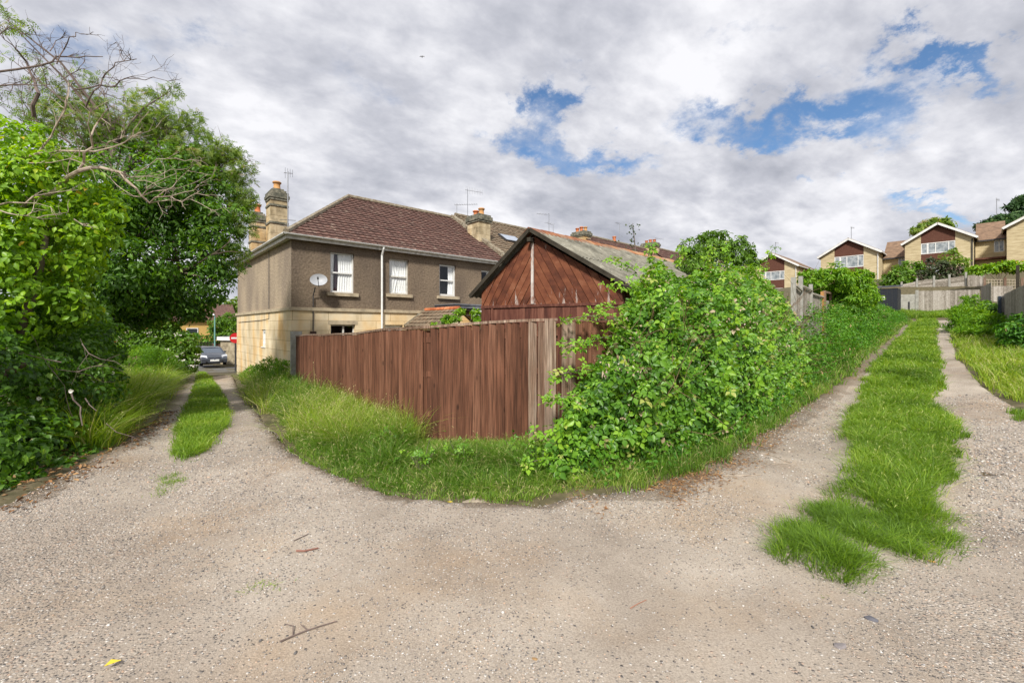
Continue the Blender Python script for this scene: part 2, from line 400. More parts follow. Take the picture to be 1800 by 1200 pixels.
# gravel lane : one fine sheet with real ruts, pebbles in the material and loose stones on top
def gravel_material():
    m = bpy.data.materials.new('gravel'); m.use_nodes = True
    t = m.node_tree; n = t.nodes; l = t.links; b = n['Principled BSDF']
    b.inputs['Roughness'].default_value = .9; b.inputs['Specular IOR Level'].default_value = .2
    tcn = n.new('ShaderNodeTexCoord')
    att = n.new('ShaderNodeAttribute'); att.attribute_name = 'tint'
    def noise(s, d=6, off=0, ds=0):
        mp = n.new('ShaderNodeMapping'); l.new(tcn.outputs['Object'], mp.inputs[0]); mp.inputs['Location'].default_value = (off, off * 2, 0)
        x = n.new('ShaderNodeTexNoise'); l.new(mp.outputs[0], x.inputs['Vector']); x.inputs['Scale'].default_value = s; x.inputs['Detail'].default_value = d
        x.inputs['Roughness'].default_value = .62; x.inputs['Distortion'].default_value = ds
        return x.outputs['Fac']
    def ramp(f, st):
        r = n.new('ShaderNodeValToRGB'); l.new(f, r.inputs[0]); e = r.color_ramp.elements
        e[0].position = st[0][0]; e[0].color = (*st[0][1], 1); e[1].position = st[-1][0]; e[1].color = (*st[-1][1], 1)
        for p, c in st[1:-1]: e.new(p).color = (*c, 1)
        return r.outputs[0]
    def mixc(f, a, bb):
        x = n.new('ShaderNodeMix'); x.data_type = 'RGBA'
        if isinstance(f, float): x.inputs[0].default_value = f
        else: l.new(f, x.inputs[0])
        l.new(a, x.inputs[6]); l.new(bb, x.inputs[7]); return x.outputs[2]
    def maprange(f, a, bb, c=0., d=1.):
        x = n.new('ShaderNodeMapRange'); l.new(f, x.inputs[0])
        for i, v in enumerate((a, bb, c, d)): x.inputs[i + 1].default_value = v
        return x.outputs[0]
    dirt = ramp(noise(1.1, 9), [(.32, (.245, .205, .168)), (.5, (.365, .315, .262)), (.68, (.47, .415, .352))])
    dirt2 = ramp(noise(95, 5, 5), [(.35, (.20, .17, .14)), (.65, (.56, .49, .41))])
    dirt = mixc(.45, dirt, dirt2)
    brn = maprange(noise(.75, 7, 31), .50, .66); x_ = n.new('ShaderNodeMix'); x_.data_type = 'RGBA'; x_.blend_type = 'MULTIPLY'; l.new(brn, x_.inputs[0]); l.new(dirt, x_.inputs[6]); x_.inputs[7].default_value = (.96, .88, .79, 1); dirt = x_.outputs[2]
    vo = n.new('ShaderNodeTexVoronoi'); l.new(tcn.outputs['Object'], vo.inputs['Vector']); vo.inputs['Scale'].default_value = 66; vo.inputs['Randomness'].default_value = 1
    vs = n.new('ShaderNodeSeparateColor'); l.new(vo.outputs['Color'], vs.inputs[0])
    peb = ramp(vs.outputs[0], [(.0, (.14, .13, .125)), (.10, (.24, .215, .195)), (.4, (.36, .32, .275)), (.62, (.45, .385, .315)), (.78, (.48, .36, .28)), (.9, (.55, .51, .46)), (1, (.68, .65, .60))])
    vo2 = n.new('ShaderNodeTexVoronoi'); l.new(tcn.outputs['Object'], vo2.inputs['Vector']); vo2.inputs['Scale'].default_value = 24
    vs2 = n.new('ShaderNodeSeparateColor'); l.new(vo2.outputs['Color'], vs2.inputs[0])
    # share of pebbles over packed dirt
    sh = n.new('ShaderNodeMath'); sh.operation = 'ADD'; l.new(noise(.9, 6, 11), sh.inputs[0])
    s2 = n.new('ShaderNodeMath'); s2.operation = 'MULTIPLY'; l.new(att.outputs['Fac'], s2.inputs[0]); s2.inputs[1].default_value = .5
    l.new(s2.outputs[0], sh.inputs[1])
    share = maprange(sh.outputs[0], .28, .72, .10, .97)
    lt = n.new('ShaderNodeMath'); lt.operation = 'LESS_THAN'; l.new(vs.outputs[1], lt.inputs[0]); l.new(share, lt.inputs[1])
    edge = maprange(vo.outputs['Distance'], .42, .62, 1., 0.)
    k = n.new('ShaderNodeMath'); k.operation = 'MULTIPLY'; l.new(lt.outputs[0], k.inputs[0]); l.new(edge, k.inputs[1])
    c = mixc(k.outputs[0], dirt, peb)
    # scattered soil darkening by organic dirt near the verges (attribute > 1 means verge litter)
    lit = maprange(att.outputs['Fac'], 1.2, 2.0)
    brown = ramp(noise(25, 5, 3), [(.35, (.07, .05, .03)), (.65, (.19, .14, .085))])
    c = mixc(lit, c, brown)
    wn = noise(.55, 4, 21)
    dark = ramp(wn, [(.3, (.76, .73, .71)), (.62, (1.04, 1.03, 1.02))])
    mu = n.new('ShaderNodeMix'); mu.data_type = 'RGBA'; mu.blend_type = 'MULTIPLY'; mu.inputs[0].default_value = 1
    l.new(c, mu.inputs[6]); l.new(dark, mu.inputs[7])
    l.new(mu.outputs[2], b.inputs['Base Color'])
    hgt = n.new('ShaderNodeMath'); hgt.operation = 'MULTIPLY'; l.new(k.outputs[0], hgt.inputs[0])
    hh = maprange(vo.outputs['Distance'], 0., .6, 1., 0.); l.new(hh, hgt.inputs[1])
    ad = n.new('ShaderNodeMath'); ad.operation = 'MULTIPLY_ADD'; l.new(noise(150, 3, 1), ad.inputs[0]); ad.inputs[1].default_value = .6; l.new(hgt.outputs[0], ad.inputs[2])
    bp = n.new('ShaderNodeBump'); bp.inputs['Strength'].default_value = .9; bp.inputs['Distance'].default_value = .010
    l.new(ad.outputs[0], bp.inputs['Height']); l.new(bp.outputs[0], b.inputs['Normal'])
    return m
mat_gravel = gravel_material()
_edge = verge_line
def zlane(X, Y):
    d = polydist(X, Y, LANE)
    z = gz(X, Y) + .012 + (fnoise(X, Y, .8) - .5) * .07 + (fnoise(X, Y, 5, 3) - .5) * .018
    for s in (strip_left, strip_right, strip_low):
        ds = polydist(X, Y, s); ins = inpoly(X, Y, s)
        z = z + np.where(ins, .03 * np.clip(ds / .2, 0, 1), -.02 * np.exp(-(ds / .35) ** 2))
    return z - .10 * np.clip(1 - d / .10, 0, 1)
def tlane(X, Y):
    ins = (inpoly(X, Y, strip_left) & (polydist(X, Y, strip_left) > .12)) | (inpoly(X, Y, strip_right) & (polydist(X, Y, strip_right) > .2 + .2 * fnoise(X, Y, 3)))
    dv = polydist(X, Y, verge_line, False); dl = polydist(X, Y, left_line, False)
    t = .55 * np.clip((X - 3.2 - .25 * Y) / 1.5, 0, 1) * (Y < 7) + .35 * np.clip((-X - 1.5) / 2, 0, 1) * (Y < 6)
    v = np.clip(1 - (dv - .05) / np.where((X > 0) & (Y > 3.9), .75, .35), 0, 1) * .95 + np.clip(1 - dl / .55, 0, 1) * 1.1 + fnoise(X, Y, 3) * .5 - .3
    dark = np.exp(-(((X - 9.05) / .3) ** 2 + ((Y - 8.2) / .16) ** 2))
    pdx, pdy = G(1742, 833)
    dark = np.exp(-(((X - pdx) / .16) ** 2 + ((Y - pdy) / .11) ** 2))
    worn = 0
    for s in (strip_left, strip_right):
        ds = polydist(X, Y, s); worn = np.maximum(worn, np.exp(-((ds - .62) / .28) ** 2))
    r0 = np.hypot(X - .4, Y - 9.5)
    for rr in (6.6, 8.2): worn = np.maximum(worn, .8 * np.exp(-((r0 - rr - .25 * fnoise(X, Y, .5)) / .22) ** 2) * (Y < 6) * (np.abs(X) < 6))
    t = t - .75 * np.exp(-(((X - .7) / 1.3) ** 2 + ((Y - 2.6) / .9) ** 2)) - .5 * np.exp(-(((X + 1.0) / 1.2) ** 2 + ((Y - 2.2) / .5) ** 2)) + .35 * np.clip((X - 1.7 - .35 * (Y - 2)) / .5, 0, 1) * (Y < 4.5)
    t = t - .75 * worn * (.4 + fnoise(X, Y, 1.5))
    t = np.where(v > .35, np.maximum(t, 1.1 + v * .9), t)
    return np.where(ins, 2.0, np.maximum(t, np.where(dark > .4, 2, -1)))
xs = np.arange(-20, 40, .11); ys = np.arange(-8, 42, .11)
me = gridmesh('gravel_lane', xs, ys, zlane, lambda X, Y: inpoly(X, Y, LANE), tlane)
link('gravel_lane', me, mat_gravel, kind='structure', smooth=True)

mat_asphalt = M('asphalt', [(.3, (.10, .10, .105)), (.7, (.17, .168, .17))], scale=3, detail=10, rough=.9, bump=.004, bscale=90)
mat_kerb = M('kerb_stone', [(.3, (.30, .28, .24)), (.7, (.45, .42, .37))], scale=5, rough=.9)
RD = [(-13.2, 25.8), (-21.5, 24.3), (-60, 40), (-60, 75), (-14, 75), (-12.5, 40)]
me = gridmesh('street', np.arange(-60, -12, .5), np.arange(24, 75, .5), lambda X, Y: gz(X, Y) + .05 + np.where(polydist(X, Y, RD) < .5, .0, .0), lambda X, Y: inpoly(X, Y, RD))
link('street', me, mat_asphalt, kind='structure', smooth=True)
k = MB()
pa, pb = G(413, 656), G(326, 660)
pts = [(pa[0] + (pb[0] - pa[0]) * i / 12, pa[1] + (pb[1] - pa[1]) * i / 12 + .05) for i in range(13)]
for a, b in zip(pts[:-1], pts[1:]):
    k.bar((a[0], a[1], g1(*a) + .04), (b[0], b[1], g1(*b) + .04), .26, .14, random.random())
k.build('kerb', mat_kerb, kind='structure')
k = MB()
pv = [at(440, 0, 30), at(420, 0, 30), at(392, 0, 36), at(430, 0, 38)]
me = gridmesh('pavement', np.arange(-22, -14.5, .3), np.arange(27, 40, .3), lambda X, Y: gz(X, Y) + .14, lambda X, Y: inpoly(X, Y, [(-15.2, 26.4), (-17.2, 27.6), (-19.9, 33), (-21.2, 37), (-19.5, 38.5), (-15, 38)]))
link('pavement', me, mat_kerb, kind='structure')

# loose stones on the gravel
def stones(name, n, cx, poly, smin, smax, label):
    pass
def icos():
    p = (1 + 5 ** .5) / 2
    v = np.array([(-1, p, 0), (1, p, 0), (-1, -p, 0), (1, -p, 0), (0, -1, p), (0, 1, p), (0, -1, -p), (0, 1, -p), (p, 0, -1), (p, 0, 1), (-p, 0, -1), (-p, 0, 1)], float)
    v /= np.linalg.norm(v[0])
    f = np.array([(0,11,5),(0,5,1),(0,1,7),(0,7,10),(0,10,11),(1,5,9),(5,11,4),(11,10,2),(10,7,6),(7,1,8),(3,9,4),(3,4,2),(3,2,6),(3,6,8),(3,8,9),(4,9,5),(2,4,11),(6,2,10),(8,6,7),(9,8,1)])
    return v, f
IV, IF = icos()
def rotz(a):
    c, s = np.cos(a), np.sin(a); o = np.zeros_like(a); i = np.ones_like(a)
    return np.stack([np.stack([c, -s, o], -1), np.stack([s, c, o], -1), np.stack([o, o, i], -1)], -2)
def inst(tv, tf, pos, rot, scl, tint, per_tint=None):
    """many copies of a template as one mesh: tv (v,3) tf (f,3) pos (n,3) rot (n,3,3) scl (n,) or (n,3)"""
    n = len(pos); scl = scl[:, None] if scl.ndim == 1 else scl
    V = np.einsum('nij,nvj->nvi', rot, tv[None] * scl[:, None, :]) + pos[:, None, :]
    F = tf[None] + (np.arange(n) * len(tv))[:, None, None]
    T = np.repeat(tint, len(tv))
    return V.reshape(-1, 3), F.reshape(-1, 3), T
n = 90000
px = rng.uniform(-150, 1950, n * 3); Yd = 1.3 + 8 * rng.random(n * 3) ** 1.7
x = (px - 900) / FPX * Yd; y = Yd
keep = inpoly(x, y, LANE) & ~inpoly(x, y, strip_right) & ~inpoly(x, y, strip_left)
dens = fnoise(x, y, 1.3) + .25 * np.clip((x - 2.6 - .2 * y) / 1.5, 0, 1) + .12 * (x < -1.2)
keep &= rng.random(len(x)) < np.clip((dens - .38) * 3.2, .12, 1)
x, y = x[keep][:n], y[keep][:n]; n = len(x)
size = (.0020 + .0044 * rng.random(n) ** 2.4) * (1 + .35 * (x > 3)) * np.clip(y / 3.2, .8, 1.6)
big = rng.random(n) < .012; size = np.where(big, size * 2.0, size)
scl = np.stack([size * rng.uniform(.8, 1.5, n), size * rng.uniform(.7, 1.2, n), size * rng.uniform(.35, .7, n)], -1)
pos = np.stack([x, y, zlane(x, y) + scl[:, 2] * .35], -1)
V, F, T = inst(IV * (1 + .0 * IV), IF, pos, rotz(rng.uniform(0, 6.28, n)), scl, rng.random(n))
V = V + rng.normal(0, 1, V.shape) * np.repeat(size, 12)[:, None] * .13
mat_stone = leafmat('loose_stone', [(0, (.09, .085, .085)), (.25, (.20, .185, .175)), (.5, (.37, .33, .28)), (.7, (.47, .40, .325)), (.8, (.50, .34, .24)), (.88, (.40, .39, .385)), (1, (.72, .69, .64))], trans=0, rough=.85)
link('loose_gravel', np_mesh('loose_gravel', V, F, T), mat_stone, kind='stuff', label='loose pale grey and tan gravel scattered over the lane surface', cat='gravel')

# ================================================================== GRASS
def grass(name, label, polys, n, hmin, hmax, wid, stops, lean=.35, seed_heads=0.0, ref=6.0, clump=.6, hfun=None, cat='grass', patch=0.0, jit=.35, inset=0.0, ps=2.6, tuft=0, tr=.09):
    P = [np.array(p) for p in polys]
    lo = np.min([p.min(0) for p in P], 0); hi = np.max([p.max(0) for p in P], 0)
    xs_, ys_ = [], []; got = 0
    for it in range(400):
        x = rng.uniform(lo[0], hi[0], 60000); y = rng.uniform(lo[1], hi[1], 60000)
        # ragged edges: jitter test position with noise
        jx = x + (fnoise(x, y, 3.2) - .5) * jit + rng.normal(0, .045, len(x)); jy = y + (fnoise(x + 50, y, 3.2) - .5) * jit + rng.normal(0, .045, len(x))
        k = np.zeros(len(x), bool)
        for p in P: k |= inpoly(jx, jy, p) & ((polydist(jx, jy, p) > inset) if inset else True)
        dist = np.hypot(x, y)
        k &= rng.random(len(x)) < np.clip((ref / np.maximum(dist, 1)) ** 1.5, 0, 1)
        k &= rng.random(len(x)) < np.clip(.35 + clump * (fnoise(x, y, 4) * 2 - .6), .05, 1)
        if patch: k &= rng.random(len(x)) < np.clip((fnoise(x - 9, y, ps) - patch) * 9 + .15, 0, 1)
        xs_.append(x[k]); ys_.append(y[k]); got += k.sum()
        if got > n: break
    x = np.concatenate(xs_)[:n]; y = np.concatenate(ys_)[:n]; m = len(x)
    toff = None
    if tuft:
        ci = rng.integers(0, min(tuft, m), m); ox = rng.normal(0, tr, m); oy = rng.normal(0, tr, m); tsz = rng.uniform(.6, 1.25, tuft)[ci % tuft]
        x = x[ci] + ox * tsz; y = y[ci] + oy * tsz; toff = np.arctan2(oy, ox)
    dist = np.hypot(x, y)
    z = zground(x, y); il = inpoly(x, y, LANE); z = np.where(il, zlane(x, y), z) - .01
    hn = fnoise(x + 3, y + 8, 1.6)
    h = (hmin + (hmax - hmin) * rng.random(m) * (.35 + 1.1 * hn))
    if hfun is not None: h = h * hfun(x, y)
    wd = wid * np.clip(dist / ref, 1, 6) * rng.uniform(.7, 1.3, m)
    a = rng.uniform(0, 6.283, m) + (fnoise(x, y, 1.2) - .5) * 5
    if toff is not None: a = toff + rng.normal(0, .6, m); h = h * (.7 + .5 * tsz)
    ln = lean * rng.uniform(.2, 1.6, m)
    dx, dy = np.cos(a), np.sin(a)
    sa = rng.uniform(0, 6.283, m); sx, sy = np.cos(sa), np.sin(sa)
    ts = np.array([0, .4, .75, 1.0]); V = np.zeros((m, 7, 3)); k = 0
    for i, t in enumerate(ts):
        cx = x + dx * h * ln * t ** 2; cy = y + dy * h * ln * t ** 2; cz = z + h * t * (1 - .35 * np.clip(ln, 0, 1.2) * t)
        ww = wd * (1, .8, .5, 0)[i] / 2
        if i < 3:
            V[:, k] = np.stack([cx - sx * ww, cy - sy * ww, cz], -1); V[:, k + 1] = np.stack([cx + sx * ww, cy + sy * ww, cz], -1); k += 2
        else: V[:, k] = np.stack([cx, cy, cz], -1)
    F = np.array([(0, 1, 3), (0, 3, 2), (2, 3, 5), (2, 5, 4), (4, 5, 6)])
    FF = F[None] + (np.arange(m) * 7)[:, None, None]
    tint = np.clip(rng.normal(.45, .17, m) + (fnoise(x - 20, y, 1.0) - .5) * .7, 0, 1)
    tint = np.where(rng.random(m) < seed_heads, rng.uniform(.85, 1, m), np.minimum(tint, .84))
    tt = np.repeat(tint, 7)
    V = V.reshape(-1, 3); FF = FF.reshape(-1, 3)
    if seed_heads > 0:
        sel = np.where((tint > .85))[0]
        q = len(sel)
        tip = V.reshape(m, 7, 3)[sel, 6]; prev = V.reshape(m, 7, 3)[sel, 4]
        d = tip - prev; d /= np.linalg.norm(d, axis=1)[:, None] + 1e-9
        sidev = np.stack([sx[sel], sy[sel], np.zeros(q)], -1); L_ = (.03 + .04 * rng.random(q))[:, None]; W_ = (.0042 * np.clip(dist[sel] / ref, 1, 4))[:, None]
        drop = np.array([0, 0, -1.0])
        pts = np.stack([tip - d * .01, tip + d * L_ * .5 + sidev * W_, tip + d * L_ * .5 - sidev * W_, tip + (d * .9 + drop * .35) * L_ * 1.3], 1)
        f2 = np.array([(0, 1, 2), (1, 3, 2)])[None] + (len(V) + np.arange(q) * 4)[:, None, None]
        V = np.concatenate([V, pts.reshape(-1, 3)]); FF = np.concatenate([FF, f2.reshape(-1, 3)]); tt = np.concatenate([tt, np.full(q * 4, .97)])
    mt = leafmat(name + '_blades', stops, trans=.35, rough=.5)
    return link(name, np_mesh(name, V, FF, tt), mt, kind='stuff', label=label, cat=cat)
G_FRESH = [(0, (.06, .12, .012)), (.35, (.13, .24, .02)), (.65, (.22, .36, .03)), (.84, (.36, .46, .07)), (.86, (.34, .42, .10)), (1, (.45, .47, .16))]
G_LONG = [(0, (.05, .11, .012)), (.35, (.10, .21, .02)), (.65, (.19, .32, .035)), (.84, (.34, .42, .09)), (.86, (.38, .38, .12)), (1, (.50, .46, .22))]
G_YEL = [(0, (.07, .14, .012)), (.35, (.17, .29, .02)), (.65, (.30, .42, .04)), (.84, (.44, .50, .10)), (.86, (.44, .42, .14)), (1, (.54, .50, .24))]
# ================================================================== BUILDINGS
DRv = np.array([.7436, .669]); DLv = np.array([-.669, .7436])
RZ = math.atan2(.669, .7436)
def wall_extra_ashlar(n, l, tcn, col, att):
    """coursed stone blocks with thin dark joints and rusty stains"""
    sp = n.new('ShaderNodeSeparateXYZ'); l.new(tcn.outputs['Object'], sp.inputs[0])
    ad = n.new('ShaderNodeMath'); l.new(sp.outputs[0], ad.inputs[0]); l.new(sp.outputs[1], ad.inputs[1])
    cb = n.new('ShaderNodeCombineXYZ'); l.new(ad.outputs[0], cb.inputs[0]); l.new(sp.outputs[2], cb.inputs[1])
    br = n.new('ShaderNodeTexBrick'); l.new(cb.outputs[0], br.inputs['Vector'])
    br.inputs['Scale'].default_value = 1; br.inputs['Brick Width'].default_value = 1.25; br.inputs['Row Height'].default_value = .37
    br.inputs['Mortar Size'].default_value = .009; br.inputs['Bias'].default_value = 0
    br.inputs['Color1'].default_value = (.92, .92, .92, 1); br.inputs['Color2'].default_value = (1.05, 1.05, 1.05, 1); br.inputs['Mortar'].default_value = (.55, .50, .44, 1)
    mu = n.new('ShaderNodeMix'); mu.data_type = 'RGBA'; mu.blend_type = 'MULTIPLY'; mu.inputs[0].default_value = 1
    l.new(col, mu.inputs[6]); l.new(br.outputs[0], mu.inputs[7])
    # vertical streaks of dirt
    mp = n.new('ShaderNodeMapping'); l.new(tcn.outputs['Object'], mp.inputs[0]); mp.inputs['Scale'].default_value = (1.0, 1.0, .45)
    nz = n.new('ShaderNodeTexNoise'); l.new(mp.outputs[0], nz.inputs[0]); nz.inputs['Scale'].default_value = 1.1; nz.inputs['Detail'].default_value = 8
    rp = n.new('ShaderNodeValToRGB'); l.new(nz.outputs[0], rp.inputs[0])
    e = rp.color_ramp.elements; e[0].position = .33; e[0].color = (.70, .66, .58, 1); e[1].position = .46; e[1].color = (1, 1, 1, 1)
    x = e.new(.56); x.color = (1.05, .95, .80, 1); x = e.new(.68); x.color = (1.0, .76, .46, 1)
    m2 = n.new('ShaderNodeMix'); m2.data_type = 'RGBA'; m2.blend_type = 'MULTIPLY'; m2.inputs[0].default_value = .9
    l.new(mu.outputs[2], m2.inputs[6]); l.new(rp.outputs[0], m2.inputs[7])
    return m2.outputs[2]
mat_ashlar = M('ashlar_stone', [(.3, (.54, .43, .27)), (.5, (.69, .57, .38)), (.7, (.77, .67, .49))], scale=1.3, detail=8, rough=.9, bump=.006, bscale=30, extra=wall_extra_ashlar)
mat_course = M('stone_band', [(.3, (.30, .25, .18)), (.55, (.46, .38, .26)), (.75, (.52, .45, .33))], scale=5, detail=8, rough=.9)
def render_extra(n, l, tcn, col, att):
    mp = n.new('ShaderNodeMapping'); l.new(tcn.outputs['Object'], mp.inputs[0]); mp.inputs['Scale'].default_value = (1, 1, .45)
    nz = n.new('ShaderNodeTexNoise'); l.new(mp.outputs[0], nz.inputs[0]); nz.inputs['Scale'].default_value = .8; nz.inputs['Detail'].default_value = 7
    rp = n.new('ShaderNodeValToRGB'); l.new(nz.outputs[0], rp.inputs[0])
    e = rp.color_ramp.elements; e[0].position = .36; e[0].color = (.70, .68, .68, 1); e[1].position = .62; e[1].color = (1.06, 1.03, .97, 1)
    m2 = n.new('ShaderNodeMix'); m2.data_type = 'RGBA'; m2.blend_type = 'MULTIPLY'; m2.inputs[0].default_value = 1
    l.new(col, m2.inputs[6]); l.new(rp.outputs[0], m2.inputs[7]); return m2.outputs[2]
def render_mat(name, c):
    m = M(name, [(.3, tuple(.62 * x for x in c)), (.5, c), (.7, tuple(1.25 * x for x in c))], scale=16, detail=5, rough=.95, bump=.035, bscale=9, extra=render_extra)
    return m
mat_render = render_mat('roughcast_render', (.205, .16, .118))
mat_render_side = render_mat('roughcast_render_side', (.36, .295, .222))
mat_white = M('white_paint', [(.3, (.62, .61, .58)), (.6, (.78, .78, .76))], scale=3, detail=6, rough=.45, spec=.4)
mat_white_old = M('aged_white_paint', [(.3, (.42, .40, .36)), (.6, (.68, .66, .61))], scale=5, detail=8, rough=.6)
mat_curtain = M('curtain_cloth', [(.3, (.86, .84, .83)), (.7, (.94, .93, .92))], scale=3, rough=.95, stretch=(9, 9, .4))
mat_darkcurtain = M('dark_curtain_cloth', [(.3, (.03, .015, .02)), (.7, (.06, .03, .04))], scale=3, rough=.95, stretch=(9, 9, .4))
mat_lead = M('lead_sheet', [(.3, (.13, .14, .16)), (.7, (.24, .25, .28))], scale=4, rough=.5, metallic=.3)
mat_mortar = M('ridge_mortar', [(.3, (.14, .10, .07)), (.5, (.24, .20, .14)), (.7, (.33, .31, .25))], scale=7, detail=8, rough=.95)
mat_terra = M('terracotta', [(.3, (.34, .10, .04)), (.5, (.52, .17, .07)), (.7, (.60, .27, .13))], scale=6, rough=.9, tint=.3)
mat_pot_pale = M('buff_pot_clay', [(.3, (.42, .20, .07)), (.7, (.58, .33, .14))], scale=6, rough=.9)
mat_chim = M('chimney_stone', [(.3, (.24, .20, .13)), (.45, (.46, .38, .25)), (.7, (.66, .56, .38))], scale=3.2, detail=9, rough=.95, bump=.012, bscale=18, extra=wall_extra_ashlar)
mat_chimcap = M('weathered_cap_stone', [(.3, (.05, .055, .045)), (.5, (.15, .145, .11)), (.72, (.36, .33, .26))], scale=7, detail=9, rough=.95, bump=.008, bscale=20)
mat_metal_dark = flat('dark_metal', (.06, .06, .065), .5, .4, .4)
mat_metal_grey = flat('galvanised_metal', (.32, .33, .35), .4, .5, .7)
def tilemat(name, c, moss=(.30, .27, .17), mossamt=.63, light=(1.45, 1.4, 1.35)):
    def ex(n, l, tcn, col, att):
        mp = n.new('ShaderNodeMapping'); l.new(tcn.outputs['Object'], mp.inputs[0]); mp.inputs['Scale'].default_value = (1, 1, 1)
        nz = n.new('ShaderNodeTexNoise'); l.new(mp.outputs[0], nz.inputs[0]); nz.inputs['Scale'].default_value = 5.5; nz.inputs['Detail'].default_value = 8; nz.inputs['Roughness'].default_value = .7
        rp = n.new('ShaderNodeMapRange'); l.new(nz.outputs[0], rp.inputs[0]); rp.inputs[1].default_value = mossamt - .04; rp.inputs[2].default_value = mossamt + .1
        m2 = n.new('ShaderNodeMix'); m2.data_type = 'RGBA'; l.new(rp.outputs[0], m2.inputs[0])
        l.new(col, m2.inputs[6]); m2.inputs[7].default_value = (*moss, 1); return m2.outputs[2]
    return M(name, [(.25, tuple(.55 * x for x in c)), (.5, c), (.75, tuple(a * b for a, b in zip(c, light)))], scale=2.2, detail=8, rough=.85, tint=.22, bump=.006, bscale=60, extra=ex)
mat_tile_red = tilemat('red_brown_tiles', (.115, .062, .050), (.34, .27, .21), .60)
mat_tile_brown = tilemat('grey_brown_tiles', (.17, .125, .085), (.30, .27, .19), .58)
mat_tile_hill = tilemat('far_brown_tiles', (.20, .13, .085), (.26, .2, .13), .66)
def glass():
    m = bpy.data.materials.new('window_glass'); m.use_nodes = True; t = m.node_tree; n = t.nodes; l = t.links
    for x in list(n): n.remove(x)
    o = n.new('ShaderNodeOutputMaterial'); g = n.new('ShaderNodeBsdfGlossy'); g.inputs['Roughness'].default_value = .03; g.inputs[0].default_value = (.9, .95, 1, 1)
    tr = n.new('ShaderNodeBsdfTransparent'); tr.inputs[0].default_value = (.96, .98, .98, 1)
    fr = n.new('ShaderNodeLayerWeight'); fr.inputs[0].default_value = .5
    pw = n.new('ShaderNodeMath'); pw.operation = 'POWER'; l.new(fr.outputs['Facing'], pw.inputs[0]); pw.inputs[1].default_value = 4
    ad = n.new('ShaderNodeMath'); ad.operation = 'MULTIPLY_ADD'; l.new(pw.outputs[0], ad.inputs[0]); ad.inputs[1].default_value = .6; ad.inputs[2].default_value = .05
    mxx = n.new('ShaderNodeMixShader'); l.new(ad.outputs[0], mxx.inputs[0]); l.new(tr.outputs[0], mxx.inputs[1]); l.new(g.outputs[0], mxx.inputs[2]); l.new(mxx.outputs[0], o.inputs[0])
    return m
mat_glass = glass()
mat_darkglass = M('dark_glass', [(.3, (.02, .025, .03)), (.7, (.06, .07, .08))], scale=1.5, rough=.06, spec=.9)
mat_paleglass = M('pale_glass', [(.35, (.12, .15, .17)), (.6, (.42, .45, .46))], scale=2.0, rough=.08, spec=.8)
mat_room = flat('room_interior', (.10, .085, .07), .9, .1)

def wallgrid(mb, axis, pos, a0, a1, z0, z1, holes, depth, t=.5):
    """vertical wall face at axis coordinate pos, outward is the negative side; holes (a0,a1,z0,z1) get reveals"""
    As = sorted({a0, a1, *[h[0] for h in holes], *[h[1] for h in holes]}); Zs = sorted({z0, z1, *[h[2] for h in holes], *[h[3] for h in holes]})
    P = (lambda a, d, z: (a, pos + d, z)) if axis == 'y' else (lambda a, d, z: (pos + d, a, z))
    for i in range(len(As) - 1):
        for j in range(len(Zs) - 1):
            ca, cz = (As[i] + As[i + 1]) / 2, (Zs[j] + Zs[j + 1]) / 2
            if any(h[0] < ca < h[1] and h[2] < cz < h[3] for h in holes): continue
            mb.quad(P(As[i], 0, Zs[j]), P(As[i + 1], 0, Zs[j]), P(As[i + 1], 0, Zs[j + 1]), P(As[i], 0, Zs[j + 1]), t)
    for h in holes:
        c = [(h[0], h[2]), (h[1], h[2]), (h[1], h[3]), (h[0], h[3])]
        for k in range(4):
            p, q = c[k], c[(k + 1) % 4]
            mb.quad(P(p[0], 0, p[1]), P(q[0], 0, q[1]), P(q[0], depth, q[1]), P(p[0], depth, p[1]), t)
def tiled(mb, o, eu, ev, n_, nu, nv, lfun, tw=.30, th=.30, amp=.018, step=.040, sub=6):
    """rows of roll tiles: o eaves corner, eu along eaves, ev up slope, n_ normal; lfun(v)->(u0,u1)"""
    o = Vector(o); eu = Vector(eu); ev = Vector(ev); n_ = Vector(n_)
    for r in range(nv):
        v0 = r * th; v1 = min((r + 1) * th + .02, nv * th)
        ua, ub = lfun((v0 + v1) / 2)
        if ub - ua < .05: continue
        k0 = math.ceil(ua / (tw / sub) + 1e-6); k1 = math.floor(ub / (tw / sub) - 1e-6)
        us = [ua] + [k * tw / sub for k in range(k0, k1 + 1)] + [ub]
        b = len(mb.v)
        ua1, ub1 = lfun(v1); ua0, ub0 = lfun(v0)
        for i, u in enumerate(us):
            ph = (u / tw) % 1.0
            hgt = amp * (math.sin(ph * 2 * math.pi) ** 2 if ph < .5 else -.25)
            f = 0 if i == 0 else (1 if i == len(us) - 1 else None)
            u_lo = max(min(u, ub0), ua0); u_hi = max(min(u, ub1), ua1)
            wob = .004 * math.sin(u * 3.1 + r * 1.7)
            tt = ((math.floor(u / tw) * 73 + r * 151) * 0.6180339) % 1.0
            p0 = o + eu * u_lo + ev * v0 + n_ * (hgt + step + wob); p1 = o + eu * u_hi + ev * v1 + n_ * (hgt * .9 + wob)
            pb = o + eu * u_lo + ev * v0 + n_ * (hgt * .3 - .012)
            mb.v += [tuple(pb), tuple(p0), tuple(p1)]; mb.t += [tt, tt, tt]
        for i in range(len(us) - 1):
            q = b + i * 3
            mb.f += [(q, q + 3, q + 4, q + 1), (q + 1, q + 4, q + 5, q + 2)]; mb.m += [mb.mi] * 2
